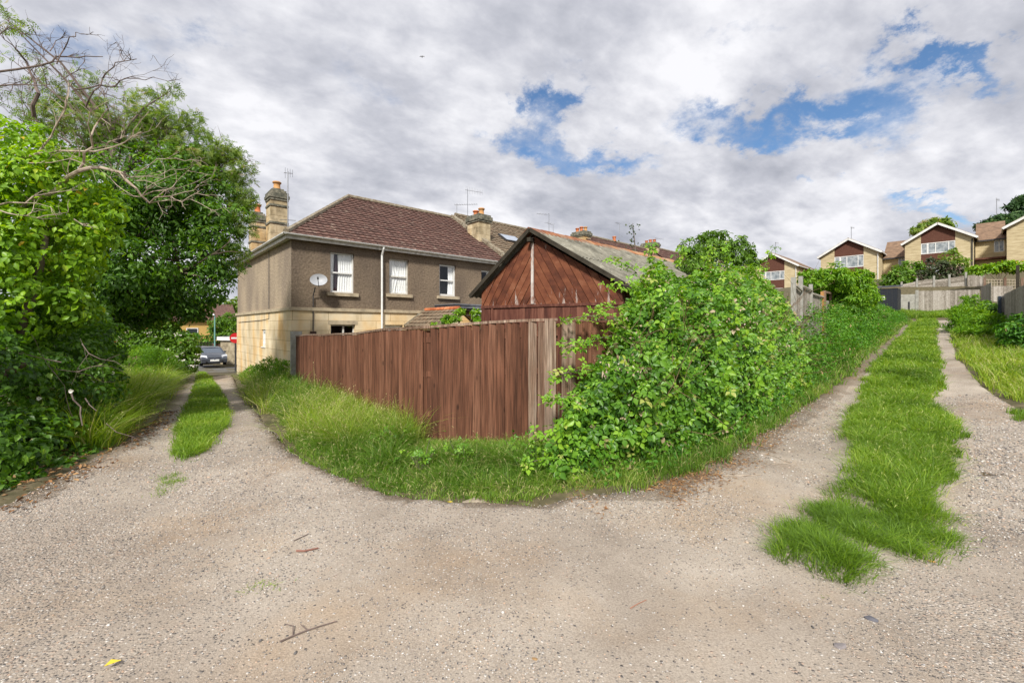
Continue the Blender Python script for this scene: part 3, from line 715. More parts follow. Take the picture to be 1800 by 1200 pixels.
def ridge_caps(mb, a, b, r=.10, ln=.42, n=7):
    a = Vector(a); b = Vector(b); L_ = (b - a).length; k = max(1, int(L_ / ln)); d = (b - a) / k
    for i in range(k):
        p = a + d * i; q = p + d * 1.02; t = random.random()
        mb.tube([p, q], [r * 1.08, r * .98], n, t)
def sash(root, side, a0, a1, z0, z1, rec, kind='curtain', two=True, fw=.055, old=False, label=None, wd=None):
    """window: frame mesh with sub-parts pane, curtain, sill.  side 'front' (facing -y) or 'flank' (facing -x)"""
    P = (lambda a, d, z: (a, d, z)) if side == 'front' else (lambda a, d, z: (d, a, z))
    def bx(mb, a, b, d0, d1, z, zz, t=.5):
        if side == 'front': mb.box(a, b, d0, d1, z, zz, t)
        else: mb.box(d0, d1, a, b, z, zz, t)
    m = MB(); g = .004
    bx(m, a0 + g, a0 + fw, rec, rec + .07, z0 + g, z1 - g); bx(m, a1 - fw, a1 - g, rec, rec + .07, z0 + g, z1 - g)
    bx(m, a0 + fw, a1 - fw, rec, rec + .07, z1 - fw, z1 - g); bx(m, a0 + fw, a1 - fw, rec, rec + .07, z0 + g, z0 + fw * 1.3)
    if two:
        zm = (z0 + z1) / 2
        bx(m, a0 + fw, a1 - fw, rec + .008, rec + .06, zm - .025, zm + .03)
    if kind == 'casement':
        am = a0 + (a1 - a0) * .55
        bx(m, am - .03, am + .03, rec + .01, rec + .06, z0 + fw, z1 - fw)
    wnd = m.build('window', mat_white_old if old else mat_white, root, label=label)
    p = MB(); p.quad(P(a0 + fw * .8, rec + .035, z0 + fw), P(a1 - fw * .8, rec + .035, z0 + fw), P(a1 - fw * .8, rec + .035, z1 - fw * .8), P(a0 + fw * .8, rec + .035, z1 - fw * .8))
    p.build('pane', mat_glass, wnd)
    rm = MB(); D = rec + 1.3   # the room seen behind the pane
    rm.quad(P(a0 - .3, D, z0 - .3), P(a1 + .3, D, z0 - .3), P(a1 + .3, D, z1 + .2), P(a0 - .3, D, z1 + .2))
    rm.build('room_wall', mat_room, wnd)
    def drape(u0, u1, top, botu0, botu1, mat, dd=.16, amp=.022, fr=11):
        c = MB(); nn = 26; b = 0; vs = []; fs = []
        for i in range(nn + 1):
            s = i / nn
            for j, (z, q0, q1) in enumerate(((z1 - fw * .5, u0, u1), (z1 - (z1 - z0) * .45, *top), (z0 + fw * .6, botu0, botu1))):
                a = q0 + (q1 - q0) * s
                vs.append(P(a, rec + dd * .35 + .02 + amp * .6 * math.sin(s * fr * 2 * math.pi * (u1 - u0)) + .004 * math.sin(s * 40), z))
        for i in range(nn):
            for j in range(2): q = i * 3 + j; fs.append((q, q + 3, q + 4, q + 1))
        c.add(vs, fs); c.build('curtain', mat, wnd, smooth=True)
    W = a1 - a0
    if kind == 'curtain':
        drape(a0 + .02, a0 + .20 * W, (a0 + .02, a0 + .18 * W), a0 + .02, a0 + .17 * W, mat_curtain)
        drape(a0 + .36 * W, a1 - .02, (a0 + .38 * W, a1 - .02), a0 + .33 * W, a1 - .02, mat_curtain, .17)
        drape(a0 + .15 * W, a0 + .42 * W, (a0 + .15 * W, a0 + .4 * W), a0 + .15 * W, a0 + .36 * W, mat_darkcurtain, .26)
    elif kind == 'net':
        drape(a0 + .02, a0 + .30 * W, (a0 + .02, a0 + .52 * W), a0 + .02, a0 + .33 * W, mat_curtain, .15)
        drape(a0 + .52 * W, a1 - .02, (a0 + .46 * W, a1 - .02), a0 + .66 * W, a1 - .02, mat_curtain, .17)
        drape(a0 + .30 * W, a0 + .7 * W, (a0 + .48 * W, a0 + .66 * W), a0 + .3 * W, a0 + .7 * W, mat_curtain, .21)
    elif kind == 'half':
        drape(a0 + .62 * W, a1 - .02, (a0 + .64 * W, a1 - .02), a0 + .6 * W, a1 - .02, mat_curtain, .2)
    elif kind == 'blind':
        drape(a0 + .02, a1 - .02, (a0 + .02, a1 - .02), a0 + .02, a1 - .02, mat_curtain, .1, .003)
    return wnd
def sill(wnd, side, a0, a1, z, out=.09, th=.10, mat=None):
    m = MB()
    if side == 'front': m.box(a0, a1, -out, .09, z - th, z)
    else: m.box(-out, .09, a0, a1, z - th, z)
    m.build('sill', mat or mat_course, wnd)
def pot(mb, c, r, h, t=.5): mb.lathe(c, [(r * 1.05, 0), (r * 1.08, h * .08), (r * .88, h * .15), (r * .80, h * .6), (r * .85, h * .78), (r * 1.08, h * .82), (r * 1.1, h * .94), (r * .95, h), (r * .8, h), (r * .75, h * .7)], 14, t)
def chimney(root, cx, cy, wx, wy, z0, ztop, pots, style='tall'):
    m = MB()
    x0, x1, y0, y1 = cx - wx / 2, cx + wx / 2, cy - wy / 2, cy + wy / 2
    m.box(x0, x1, y0, y1, z0, ztop)
    c = m.build('chimney', mat_chim, root)
    m = MB()
    def band(z, h, o, t=.5): m.box(x0 - o, x1 + o, y0 - o, y1 + o, z, z + h, t)
    if style == 'tall':
        for zz_ in (1.35, .62):
            band(ztop - zz_, .08, .032, .3); m.build('stone_band', mat_chimcap, c); m = MB()
        band(ztop - .36, .10, .035, .2); band(ztop - .26, .12, .065, .4); band(ztop - .14, .13, .035)
        band(ztop - .02, .11, -.04); band(ztop + .08, .09, -.12)
    else:
        band(ztop - .38, .10, .06, .3); band(ztop - .28, .20, .10, .5); band(ztop - .08, .12, .03, .2)
    m.build('chimney_cap', mat_chimcap, c)
    ztp = ztop + (.15 if style == 'tall' else .03)
    for (dx, dy, r, h, pale) in pots:
        m = MB(); pot(m, (cx + dx, cy + dy, ztp), r, h); m.build('chimney_pot', mat_pot_pale if pale else mat_terra, c, smooth=True)
    return c

# ---- the nearest house
A = (-7.862, 15.4)
ZE = 4.92
HW = 9.7
ZR = 8.10
TG = 'terraced houses along the street'
house = thing('end_terrace_house', 'nearest terraced house with brown roughcast upper floor, yellow stone ground floor and red hipped roof', 'house', (A[0], A[1], 0), RZ, TG)
U1 = 10.1
w1, w2, w3, w4 = (1.36, 2.27, 2.92, 4.45), (3.74, 4.63, 2.99, 4.46), (6.17, 7.06, 3.02, 4.46), (8.56, 9.3, 3.25, 4.40)
g1w, g2w = (1.36, 2.30, .55, 1.70), (3.53, 4.35, .6, 1.70)
sw = (3.62, 4.28, .78, 1.50)
m = MB(); wallgrid(m, 'y', 0, 0, U1, 2.30, ZE, [w1, w2, w3, w4], .14); m.quad((U1, 0, 2.3), (U1, HW, 2.3), (U1, HW, ZE), (U1, 0, ZE)); m.quad((U1, HW, 2.3), (0, HW, 2.3), (0, HW, ZE), (U1, HW, ZE))
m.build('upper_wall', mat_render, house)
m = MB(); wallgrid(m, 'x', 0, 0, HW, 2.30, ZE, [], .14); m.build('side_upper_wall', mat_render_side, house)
m = MB(); wallgrid(m, 'y', -.03, -.03, U1, -1.6, 2.20, [g1w, g2w], .17); wallgrid(m, 'x', -.03, -.03, HW + .03, -1.9, 2.20, [sw], .17)
m.quad((U1, HW + .03, -1.6), (-.03, HW + .03, -1.6), (-.03, HW + .03, 2.2), (U1, HW + .03, 2.2))
m.build('lower_wall', mat_ashlar, house)
m = MB(); m.box(-.09, U1, -.09, .05, 2.201, 2.32); m.box(-.09, .05, .05, HW + .09, 2.2012, 2.3202); m.build('string_course', mat_course, house)
for wv, kd, tw_, fwv, old, lb in ((w1, 'curtain', True, .05, False, None), (w2, 'net', True, .05, True, 'sash window with parted net curtains'), (w3, 'half', True, .075, False, 'white plastic window with a dark room behind'), (w4, 'half', False, .07, False, None)):
    x = sash(house, 'front', *wv, .09, kd, tw_, fwv, old, lb)
    if wv is not w4: sill(x, 'front', wv[0] - .14, wv[1] + .14, wv[2] - .003, .10, .13)
x = sash(house, 'front', *g1w, .08, 'casement', False, .05, True); x = sash(house, 'front', *g2w, .08, 'blind', False, .05, True)
x = sash(house, 'flank', *sw, .015, 'blind', False, .10); sill(x, 'flank', sw[0] - .02, sw[1] + .02, sw[2] - .003, .06, .04, mat_white)
# lintel patches of the ground-floor window
m = MB(); m.box(g1w[0] - .1, g1w[1] + .1, -.036, -.02, 1.702, 1.86); m.build('lintel', mat_course, house)
# roof : real rolled tiles on the garden slope, the flank hip and the street slope
OV = .28; RI = 3.915; VM = HW / 2
m = MB()
sl_len = math.hypot(VM + OV, ZR - ZE + .1); pit = math.atan2(ZR - ZE + .05, VM + OV)
ev = (0, math.cos(pit), math.sin(pit)); nn_ = (0, -math.sin(pit), math.cos(pit)); nv = int(math.hypot(VM + OV, ZR - ZE + .05) / .285)
th_ = math.hypot(VM + OV, ZR - ZE + .05) / nv
tot = nv * th_
tiled(m, (-OV, -OV, ZE - .05), (1, 0, 0), ev, nn_, 0, nv, lambda v: ((RI + OV) * v / tot, U1 + OV), th=th_)
p2 = math.atan2(ZR - ZE + .05, RI + OV); tot2 = math.hypot(RI + OV, ZR - ZE + .05); nv2 = int(tot2 / .285)
tiled(m, (-OV, HW + OV, ZE - .05), (0, -1, 0), (math.cos(p2), 0, math.sin(p2)), (-math.sin(p2), 0, math.cos(p2)), 0, nv2, lambda v: ((VM + OV) * v / tot2, HW + 2 * OV - (VM + OV) * v / tot2), th=tot2 / nv2)
m.quad((-OV, HW + OV, ZE - .05), (RI, VM, ZR), (U1, VM, ZR), (U1, HW + OV, ZE - .05))
m.build('roof', mat_tile_red, house)
m = MB(); ridge_caps(m, (RI, VM, ZR + .03), (U1 - .1, VM, ZR + .03), .12); ridge_caps(m, (-OV + .05, -OV + .05, ZE + .02), (RI, VM, ZR + .04), .10); ridge_caps(m, (-OV + .05, HW + OV - .05, ZE + .02), (RI, VM, ZR + .04), .10)
m.build('ridge_tiles', mat_mortar, house)
m = MB(); m.box(-.22, U1, -.22, -.19, ZE - .21, ZE - .06); m.box(-.22, -.19, -.19, HW + .22, ZE - .2101, ZE - .0601)
m.quad((-.2, -.2, ZE - .18), (U1, -.2, ZE - .18), (U1, 0, ZE - .175), (-.2, 0, ZE - .175)); m.quad((-.2, 0, ZE - .175), (0, 0, ZE - .175), (0, HW, ZE - .175), (-.2, HW, ZE - .175))
m.build('fascia', mat_white_old, house)
def gutter(root, a, b, r=.062, sidev=(0, 1, 0)):
    a = Vector(a); b = Vector(b); d = (b - a).normalized(); s = d.cross(Vector((0, 0, 1))); vs = []; fs = []
    n = 8
    for e_ in (a, b):
        for k in range(n + 1):
            th = math.pi * k / n
            vs.append(e_ + s * math.cos(th) * r - Vector((0, 0, math.sin(th) * r)))
        for k in range(n + 1):
            th = math.pi * (n - k) / n
            vs.append(e_ + s * math.cos(th) * (r - .006) - Vector((0, 0, math.sin(th) * (r - .006))))
    q = 2 * (n + 1)
    for k in range(q): fs.append((k, (k + 1) % q, q + (k + 1) % q, q + k))
    mb = MB(); mb.add(vs, fs)
    return mb
mb = gutter(house, (-.36, -.29, ZE - .03), (U1 - .02, -.29, ZE - .055)); mb2 = gutter(house, (-.29, -.34, ZE - .03), (-.29, HW + .35, ZE - .04))
mb.v += mb2.v; k0 = len(mb.t); mb.t += mb2.t; mb.f += [tuple(k0 + i for i in f) for f in mb2.f]; mb.m += mb2.m
mb.build('gutter', mat_white, house, smooth=False)
m = MB(); m.tube([(3.36, -.29, ZE - .08), (3.36, -.29, ZE - .16), (3.36, -.13, ZE - .42), (3.36, -.13, -.6)], .042, 10); m.build('downpipe', mat_white, house)
m = MB(); m.tube([(-.04, 3.0, ZE - .1), (-.04, 3.0, 1.95), (-.04, 4.2, 1.9), (-.045, 9.2, 1.85)], .012, 5); m.tube([(-.04, 2.95, ZE - .02), (-.1, 2.9, ZE - .1)], .03, 6)
m.build('cable', mat_metal_dark, house)
chimney(house, .44, 3.77, .66, .74, ZE - .4, 7.30, [(0, 0, .16, .36, True)])
chimney(house, .46, 7.45, .62, .70, ZE - .4, 7.05, [(0, 0, .155, .42, False)])
# party wall coping between the red roof and the next
m = MB()
for i in range(9):
    a = i / 9; b = (i + 1) / 9 - .003
    y0 = -OV + (VM + OV) * a; z0 = ZE - .05 + (ZR - ZE + .05) * a; y1 = -OV + (VM + OV) * b; z1 = ZE - .05 + (ZR - ZE + .05) * b
    m.bar((U1 + .08, y0, z0 + .13 + .02 * (i % 2)), (U1 + .08, y1, z1 + .13 + .02 * (i % 2)), .30, .16, random.random())
m.build('coping', mat_mortar, house)
# the flat lead porch roof below the third window
m = MB(); m.box(5.95, 8.3, -1.5, -.004, 2.42, 2.56); m.box(5.9, 8.35, -1.56, -.006, 2.5602, 2.60); m.build('porch_roof', mat_lead, house)

# ---- next houses of the terrace
def terrace(u0, u1, ze, zr, label, mat, wins, part=True, skylight=None):
    h = thing('terraced_house', label, 'house', (A[0] + DRv[0] * u0, A[1] + DRv[1] * u0, 0), RZ, TG)
    W = u1 - u0
    m = MB(); wallgrid(m, 'y', 0, 0, W, -.2, ze, wins, .12)
    m.quad((W, 0, -.2), (W, HW, -.2), (W, HW, ze), (W, 0, ze)); m.quad((W, HW, -.2), (0, HW, -.2), (0, HW, ze), (W, HW, ze))
    m.poly([(.012, 0, ze - .3), (.012, HW, ze - .3), (.012, HW, ze), (.012, VM, zr - .05), (.012, 0, ze)]); m.poly([(W, 0, ze - .01), (W, HW, ze - .01), (W, VM, zr - .06)])
    m.build('wall', mat_render, h)
    m = MB(); L_ = math.hypot(VM + OV, zr - ze + .05); p = math.atan2(zr - ze + .05, VM + OV); nv = int(L_ / .285)
    tiled(m, (0.02, -OV, ze - .05), (1, 0, 0), (0, math.cos(p), math.sin(p)), (0, -math.sin(p), math.cos(p)), 0, nv, lambda v: (0.0, W - .05), th=L_ / nv, sub=4)
    m.quad((0, HW + OV, ze - .05), (0, VM, zr), (W, VM, zr), (W, HW + OV, ze - .05)); m.build('roof', mat, h)
    m = MB(); ridge_caps(m, (0, VM, zr + .03), (W, VM, zr + .03), .11); m.build('ridge_tiles', mat_mortar, h)
    m = MB(); m.box(0, W - .01, -.34, -.24, ze - .15, ze - .03); m.build('gutter', mat_white_old, h)
    for wv in wins: sash(h, 'front', *wv, .08, 'half', True, .06)
    if skylight:
        u, v, ww, hh = skylight
        o = Vector((u, -OV, ze - .05)) + Vector((0, math.cos(p), math.sin(p))) * v; n_ = Vector((0, -math.sin(p), math.cos(p))); e_ = Vector((0, math.cos(p), math.sin(p)))
        m = MB(); m.prism([o, o + Vector((ww, 0, 0)), o + Vector((ww, 0, 0)) + e_ * hh, o + e_ * hh], n_ * .12); f = m.build('skylight', mat_metal_dark, h)
        a = .07; q = o + n_ * .124
        m = MB(); m.quad(q + Vector((a, 0, 0)) + e_ * a, q + Vector((ww - a, 0, 0)) + e_ * a, q + Vector((ww - a, 0, 0)) + e_ * (hh - a), q + Vector((a, 0, 0)) + e_ * (hh - a)); m.build('pane', flat('skylight_glass', (.45, .5, .58), .08, .9, .3), f)
    return h
h2 = terrace(U1 + .24, 22.0, ZE + .05, ZR + .22, 'second terraced house from the left with mossy grey-brown roof and a skylight', mat_tile_brown, [(2.0, 2.9, 3.0, 4.4)], skylight=(1.75, 3.0, 1.35, .9))
chimney(h2, -.10, 2.39, .80, 1.05, ZE + .6, 7.72, [(0, -.24, .17, .40, True), (0, .26, .17, .36, False)], 'wide')
h3 = terrace(22.05, 31.6, ZE + .4, ZR + .75, 'third terraced house from the left, mostly hidden behind the garage ridge', mat_tile_red, [])
chimney(h3, .2, VM, .8, 1.2, ZR - .3, 9.0, [(0, -.4, .15, .35, True), (0, 0, .15, .42, False), (0, .4, .15, .38, False)], 'wide')
m = MB(); pot(m, (4.6, VM, ZR + .8), .16, .42); m.build('vent_pot', mat_terra, h3)
h4 = terrace(31.65, 43, ZE + .4, ZR + 1.05, 'farthest terraced house with red-brown roof and stone chimney', mat_tile_red, [])
chimney(h4, .3, VM - .3, .9, 1.3, ZR + .2, 9.35, [(0, -.4, .15, .3, False), (0, 0, .15, .34, False), (0, .4, .15, .3, False)], 'wide')
# ---- TV aerials, dish (each stands on its house)
def hl(u, v, z): return (A[0] + DRv[0] * u + DLv[0] * v, A[1] + DRv[1] * u + DLv[1] * v, z)
def aerial(base, h, arm, label, ang=0.0, vert=False, els=9, lower=False, r=.018):
    t = thing('tv_aerial', label, 'TV aerial', base, ang, 'TV aerials on the terrace roofs')
    m = MB(); m.tube([(0, 0, 0), (0, 0, h)], r, 6); m.build('mast', mat_metal_grey, t)
    m = MB(); zt = h - .08
    m.tube([(-.15, 0, zt), (arm, 0, zt)], r * .6, 5)
    for i in range(els):
        x = -.1 + (arm + .1) * i / (els - 1); l_ = .22 - .08 * i / els
        m.tube([(x, 0, zt - l_), (x, 0, zt + l_)] if vert else [(x, -l_, zt + .01), (x, l_, zt + .01)], r * .35, 4)
    m.build('antenna', mat_metal_grey, t)
    if lower:
        for zz_ in (.25, .5): m = MB(); m.tube([(-.3, 0, zz_), (.3, 0, zz_)], r * .6, 5); m.build('crossbar', mat_metal_grey, t)
    return t
def pxu(px, v):  # u on the terrace for a pixel column at depth row v
    r = (px - 900) / FPX
    return (r * (A[1] + DLv[1] * v) - A[0] - DLv[0] * v) / (DRv[0] - r * DRv[1])
aerial(hl(pxu(506, 3.1), 3.1, 5.6), 2.55, .18, 'tall aerial mast beside the nearest stone chimney', .3, True, 4, True, .022)
aerial(hl(pxu(803, 5.2), 5.2, 7.9), 1.25, 1.25, 'low aerial on the red roof ridge, left of the party chimney', -.1, False, 10)
aerial(hl(pxu(822, 4.0), 4.0, 7.4), 2.35, .95, 'tall aerial with a long boom beside the party chimney', .5, True, 11)
aerial(hl(pxu(965, 4.6), 4.6, 8.0), 1.75, -.9, 'aerial with a tilted head above the grey-brown roof, the taller of a pair', .3, False, 5)
aerial(hl(pxu(972.5, 5.2), 5.2, 8.0), 1.3, -.9, 'plain aerial above the grey-brown roof, the shorter of a pair', .9, False, 3)
aerial(hl(pxu(1089, 4.9), 4.9, 8.6), 2.0, -.7, 'thin aerial left of the tall garden vine', .9, False, 4)
aerial(hl(pxu(1153, 4.9), 4.9, 9.0), 1.2, 1.0, 'small aerial right of the farthest terrace chimney', .5, True, 4)
dish = thing('satellite_dish', 'pale grey satellite dish on a thin pole against the brown house wall', 'satellite dish', hl(.72, -.12, 1.3), RZ)
m = MB(); m.tube([(0, .05, -.2), (0, .05, 1.45), (.02, -.12, 1.75)], .02, 6); m.build('pole', mat_metal_dark, dish)
m = MB(); m.box(-.1, .1, 0, .1, -.25, .15); m.build('junction_box', flat('brown_box', (.06, .03, .02), .6), dish)
m = MB(); vs = []; fs = []; rings = 7; seg = 28; F_ = Vector((-.35, -.86, .36)).normalized(); S_ = F_.cross(Vector((0, 0, 1))).normalized(); T_ = S_.cross(F_)
cen = Vector((.10, -.26, 1.98))
vs.append(cen - F_ * .0)
for i in range(1, rings + 1):
    r = i / rings
    for k in range(seg):
        th = 2 * math.pi * k / seg; vs.append(cen + S_ * (.29 * r * math.cos(th)) + T_ * (.235 * r * math.sin(th)) + F_ * (.09 * r * r))
for k in range(seg): fs.append((0, 1 + k, 1 + (k + 1) % seg))
for i in range(rings - 1):
    for k in range(seg): a_ = 1 + i * seg; fs.append((a_ + k, a_ + seg + k, a_ + seg + (k + 1) % seg, a_ + (k + 1) % seg))
nv_ = len(vs); vs += [v - F_ * .012 for v in vs]; fs += [tuple(nv_ + i for i in f)[::-1] for f in fs]
m.add(vs, fs); m.build('reflector', flat('dish_grey', (.36, .37, .39), .5), dish, smooth=True)
m = MB(); m.tube([cen - T_ * .24, cen - T_ * .12 + F_ * .40], .012, 5); m.tube([cen - T_ * .12 + F_ * .38, cen - T_ * .10 + F_ * .48], .03, 8); m.build('feed_arm', mat_metal_dark, dish)

# ---- rear extension with its own small tiled roof
ext = thing('outhouse', 'low stone outhouse with a small mossy tiled roof and orange ridge tiles', 'outhouse', hl(5.42, 0, 0), RZ)
m = MB(); m.box(-.85, .95, -2.5, -.036, -.2, 1.60); m.poly([(-.85, -2.5, 1.6), (.95, -2.5, 1.6), (0, -2.5, 2.28)]); m.build('wall', mat_ashlar, ext)
m = MB(); L_ = math.hypot(1.02, .72); p = math.atan2(.72, 1.02)
tiled(m, (-1.02, -.04, 1.62), (0, -1, 0), (math.cos(p), 0, math.sin(p)), (-math.sin(p), 0, math.cos(p)), 0, 5, lambda v: (0.0, 2.6), th=L_ / 5)
m.quad((1.05, -2.6, 1.6), (1.05, -.04, 1.6), (0, -.04, 2.34), (0, -2.6, 2.34)); m.build('roof', mat_tile_brown, ext)
m = MB(); ridge_caps(m, (0, -.05, 2.35), (0, -2.62, 2.35), .085, .3); m.build('ridge_tiles', mat_terra, ext)
m = MB(); m.bar((-1.03, -2.62, 1.62), (0, -2.62, 2.33), .05, .10); m.build('verge', mat_mortar, ext); m = MB(); m.bar((-1.03, -.06, 1.66), (0, -.06, 2.38), .08, .1); m.build('verge', mat_mortar, ext)
# glazed lean-to
cons = thing('glazed_porch', 'white framed glazed porch between the outhouse and the garage', 'porch', hl(7.0, -2.6, 0), RZ)
m = MB()
for x in (0, .55, 1.1, 1.65): m.box(x - .03, x + .03, -.03, .03, 0, 2.15)
for z in (.8, 1.62, 2.12): m.box(-.03, 1.68, -.035, .035, z, z + .07)
for y in (1.2,):
    m.box(-.03, .03, 0, 2.4, 2.1, 2.17)
m.build('frame', mat_white, cons)
m = MB(); m.quad((0, .0, .8), (1.65, .0, .8), (1.65, .0, 2.12), (0, .0, 2.12)); m.build('pane', mat_darkglass, cons)
m = MB(); m.prism([(-.1, -.12, 2.2), (1.75, -.12, 2.2), (1.75, 2.5, 2.42), (-.1, 2.5, 2.42)], (0, 0, .04)); m.build('roof', mat_white, cons)
m = MB(); m.box(-.03, 1.68, -.02, .08, -.2, .8); m.build('dwarf_wall', mat_ashlar, cons)
# ================================================================== THE WOODEN GARAGE
def plank_extra(pale=.62, mix=.8, palec=(.50, .44, .40), zfoot=None):
    def ex(n, l, tcn, col, att):
        mp = n.new('ShaderNodeMapping'); l.new(tcn.outputs['Object'], mp.inputs[0]); mp.inputs['Scale'].default_value = (9, 9, 1.1)
        nz = n.new('ShaderNodeTexNoise'); l.new(mp.outputs[0], nz.inputs[0]); nz.inputs['Scale'].default_value = 1.5; nz.inputs['Detail'].default_value = 8; nz.inputs['Roughness'].default_value = .7
        rp = n.new('ShaderNodeMapRange'); rp.inputs[1].default_value = pale; rp.inputs[2].default_value = pale + .07; rp.inputs[4].default_value = mix
        if zfoot is not None:
            sz = n.new('ShaderNodeSeparateXYZ'); l.new(tcn.outputs['Object'], sz.inputs[0])
            zr = n.new('ShaderNodeMapRange'); l.new(sz.outputs[2], zr.inputs[0]); zr.inputs[1].default_value = zfoot; zr.inputs[2].default_value = zfoot + .55; zr.inputs[3].default_value = .085; zr.inputs[4].default_value = 0
            az = n.new('ShaderNodeMath'); l.new(zr.outputs[0], az.inputs[0]); l.new(nz.outputs[0], az.inputs[1]); l.new(az.outputs[0], rp.inputs[0])
        else: l.new(nz.outputs[0], rp.inputs[0])
        m2 = n.new('ShaderNodeMix'); m2.data_type = 'RGBA'; l.new(rp.outputs[0], m2.inputs[0]); l.new(col, m2.inputs[6]); m2.inputs[7].default_value = (*palec, 1)
        return m2.outputs[2]
    return ex
mat_shed_gable = M('stained_gable_boards', [(.28, (.065, .020, .010)), (.45, (.125, .038, .018)), (.6, (.185, .062, .028)), (.75, (.26, .11, .06))], scale=2.2, detail=9, rough=.7, tint=.16, bump=.006, bscale=22, stretch=(1, 1, 1.6), extra=plank_extra(.64, .75, zfoot=2.08))
mat_shed_low = M('stained_lower_boards', [(.28, (.060, .020, .013)), (.5, (.115, .040, .026)), (.75, (.20, .085, .055))], scale=2.2, detail=9, rough=.75, tint=.3, bump=.005, bscale=22, stretch=(6, 6, .8), extra=plank_extra(.66, .45))
mat_shed_dark = M('dark_rake_timber', [(.3, (.022, .018, .012)), (.6, (.05, .042, .03)), (.8, (.10, .09, .07))], scale=5, detail=8, rough=.9)
mat_white_trim = M('peeling_white_trim', [(.35, (.24, .10, .06)), (.5, (.50, .44, .40)), (.7, (.68, .65, .62))], scale=6, detail=9, rough=.8, stretch=(1, 1, .5))
def cement_extra(n, l, tcn, col, att):
    vo = n.new('ShaderNodeTexNoise'); l.new(tcn.outputs['Object'], vo.inputs[0]); vo.inputs['Scale'].default_value = 11; vo.inputs['Detail'].default_value = 9; vo.inputs['Roughness'].default_value = .75
    rp = n.new('ShaderNodeMapRange'); l.new(vo.outputs[0], rp.inputs[0]); rp.inputs[1].default_value = .57; rp.inputs[2].default_value = .66; rp.inputs[4].default_value = .75
    m2 = n.new('ShaderNodeMix'); m2.data_type = 'RGBA'; l.new(rp.outputs[0], m2.inputs[0]); l.new(col, m2.inputs[6]); m2.inputs[7].default_value = (.42, .41, .36, 1)
    return m2.outputs[2]
mat_cement = M('corrugated_cement', [(.3, (.10, .095, .075)), (.5, (.19, .18, .145)), (.7, (.29, .275, .22))], scale=3.2, detail=10, rough=.95, bump=.012, bscale=40, extra=cement_extra, tint=.1)
Rr = Vector((2.58, 9.0, 0)); Ll = Vector((-.98, 11.1, 0)); ze = 2.35
ap = Rr + (Ll - Rr) * .585; za = 3.86
dr = Vector((.725, .689, 0)); LEN = 7.6
gd = (Ll - Rr).normalized()                       # along the gable, to the left
gn = Vector((gd.y, -gd.x, 0))                     # outward
if gn.y > 0: gn = -gn
base = ap.copy(); base.z = g1(ap.x, ap.y)
shed = thing('wooden_garage', 'red-brown timber garage with diagonal gable boards and a lichen-covered corrugated roof', 'garage', tuple(base))
Ri = Rr + gd * .28; Li = Ll - gd * .26            # wall corners inside the eaves
def gy(s, z, o=0.0):                              # point on gable plane, s metres left of the wall right corner
    p = Ri + gd * s + gn * o; return Vector((p.x, p.y, z))
Wg = (Li - Ri).length; sA = (ap - Ri).length
zb = 2.13
def topz(s):
    return za - .09 - (za - ze) * (abs(s - sA) / (sA + .28 if s < sA else Wg - sA + .26))
# diagonal boards, clipped to the gable triangle
def clip_poly(poly, a, b, c):
    """keep a*s+b*z<=c"""
    out = []
    for i in range(len(poly)):
        p, q = poly[i], poly[(i + 1) % len(poly)]; fp = a * p[0] + b * p[1] - c; fq = a * q[0] + b * q[1] - c
        if fp <= 0: out.append(p)
        if fp * fq < 0: t = fp / (fp - fq); out.append((p[0] + (q[0] - p[0]) * t, p[1] + (q[1] - p[1]) * t))
    return out
m = MB()
for half in (0, 1):
    s0, s1 = (0.0, sA - .05) if half == 0 else (sA + .05, Wg)
    slope = 1.75 if half == 0 else -1.75          # direction dz/ds of the boards
    bw = .155
    L_ = math.hypot(1, slope); k = -30
    nrm = (-slope / L_, 1 / L_)
    for i in range(-60, 60):
        c0 = i * bw; c1 = c0 + bw * .93
        poly = [(s0, zb), (s1, zb), (s1, 5), (s0, 5)]
        poly = clip_poly(poly, -nrm[0], -nrm[1], -(c0 + nrm[0] * sA + nrm[1] * zb)); 
        if len(poly) > 2: poly = clip_poly(poly, nrm[0], nrm[1], c1 + nrm[0] * sA + nrm[1] * zb)
        # roof lines
        kR = (za - ze) / (sA + .28); kL = (za - ze) / (Wg - sA + .26)
        if len(poly) > 2: poly = clip_poly(poly, -kR, 1, za - .10 - kR * sA)
        if len(poly) > 2: poly = clip_poly(poly, kL, 1, za - .10 + kL * sA)
        if len(poly) < 3: continue
        o = .02 + random.uniform(-.007, .009)
        m.prism([gy(p[0], p[1], o) for p in poly], -gn * .02, random.random())
m.build('gable_boards', mat_shed_gable, shed, world=True)
m = MB(); m.prism([gy(0, zb - .3, -.01), gy(Wg, zb - .3, -.01), gy(Wg, ze, -.01), gy(sA, za - .12, -.01), gy(0, ze, -.01)], -gn * .03); 
s = .0
while s < Wg:
    ww = random.uniform(.13, .19); e_ = min(Wg, s + ww)
    if not (Wg - 1.22 < s < Wg - .32): m.prism([gy(s + .003, base.z - .1, .012), gy(e_ - .003, base.z - .1, .012), gy(e_ - .003, zb - .02, .012), gy(s + .003, zb - .02, .012)], -gn * .018, random.random())
    s = e_
m.build('lower_boards', mat_shed_low, shed, world=True)
m = MB()
for (sa, sb) in ((Wg - 1.22, Wg - .34),): m.prism([gy(sa, base.z, .0), gy(sb, base.z, .0), gy(sb, zb - .05, .0), gy(sa, zb - .05, .0)], -gn * .02)
m.build('door_panel', mat_shed_low, shed, world=True, label='dark plain door panel at the left of the garage front')
m = MB(); m.prism([gy(sA - .035, zb + .02, .045), gy(sA + .035, zb + .02, .045), gy(sA + .03, za - .15, .045), gy(sA - .03, za - .15, .045)], -gn * .025)
m.build('centre_batten', mat_white_trim, shed, world=True)
m = MB()
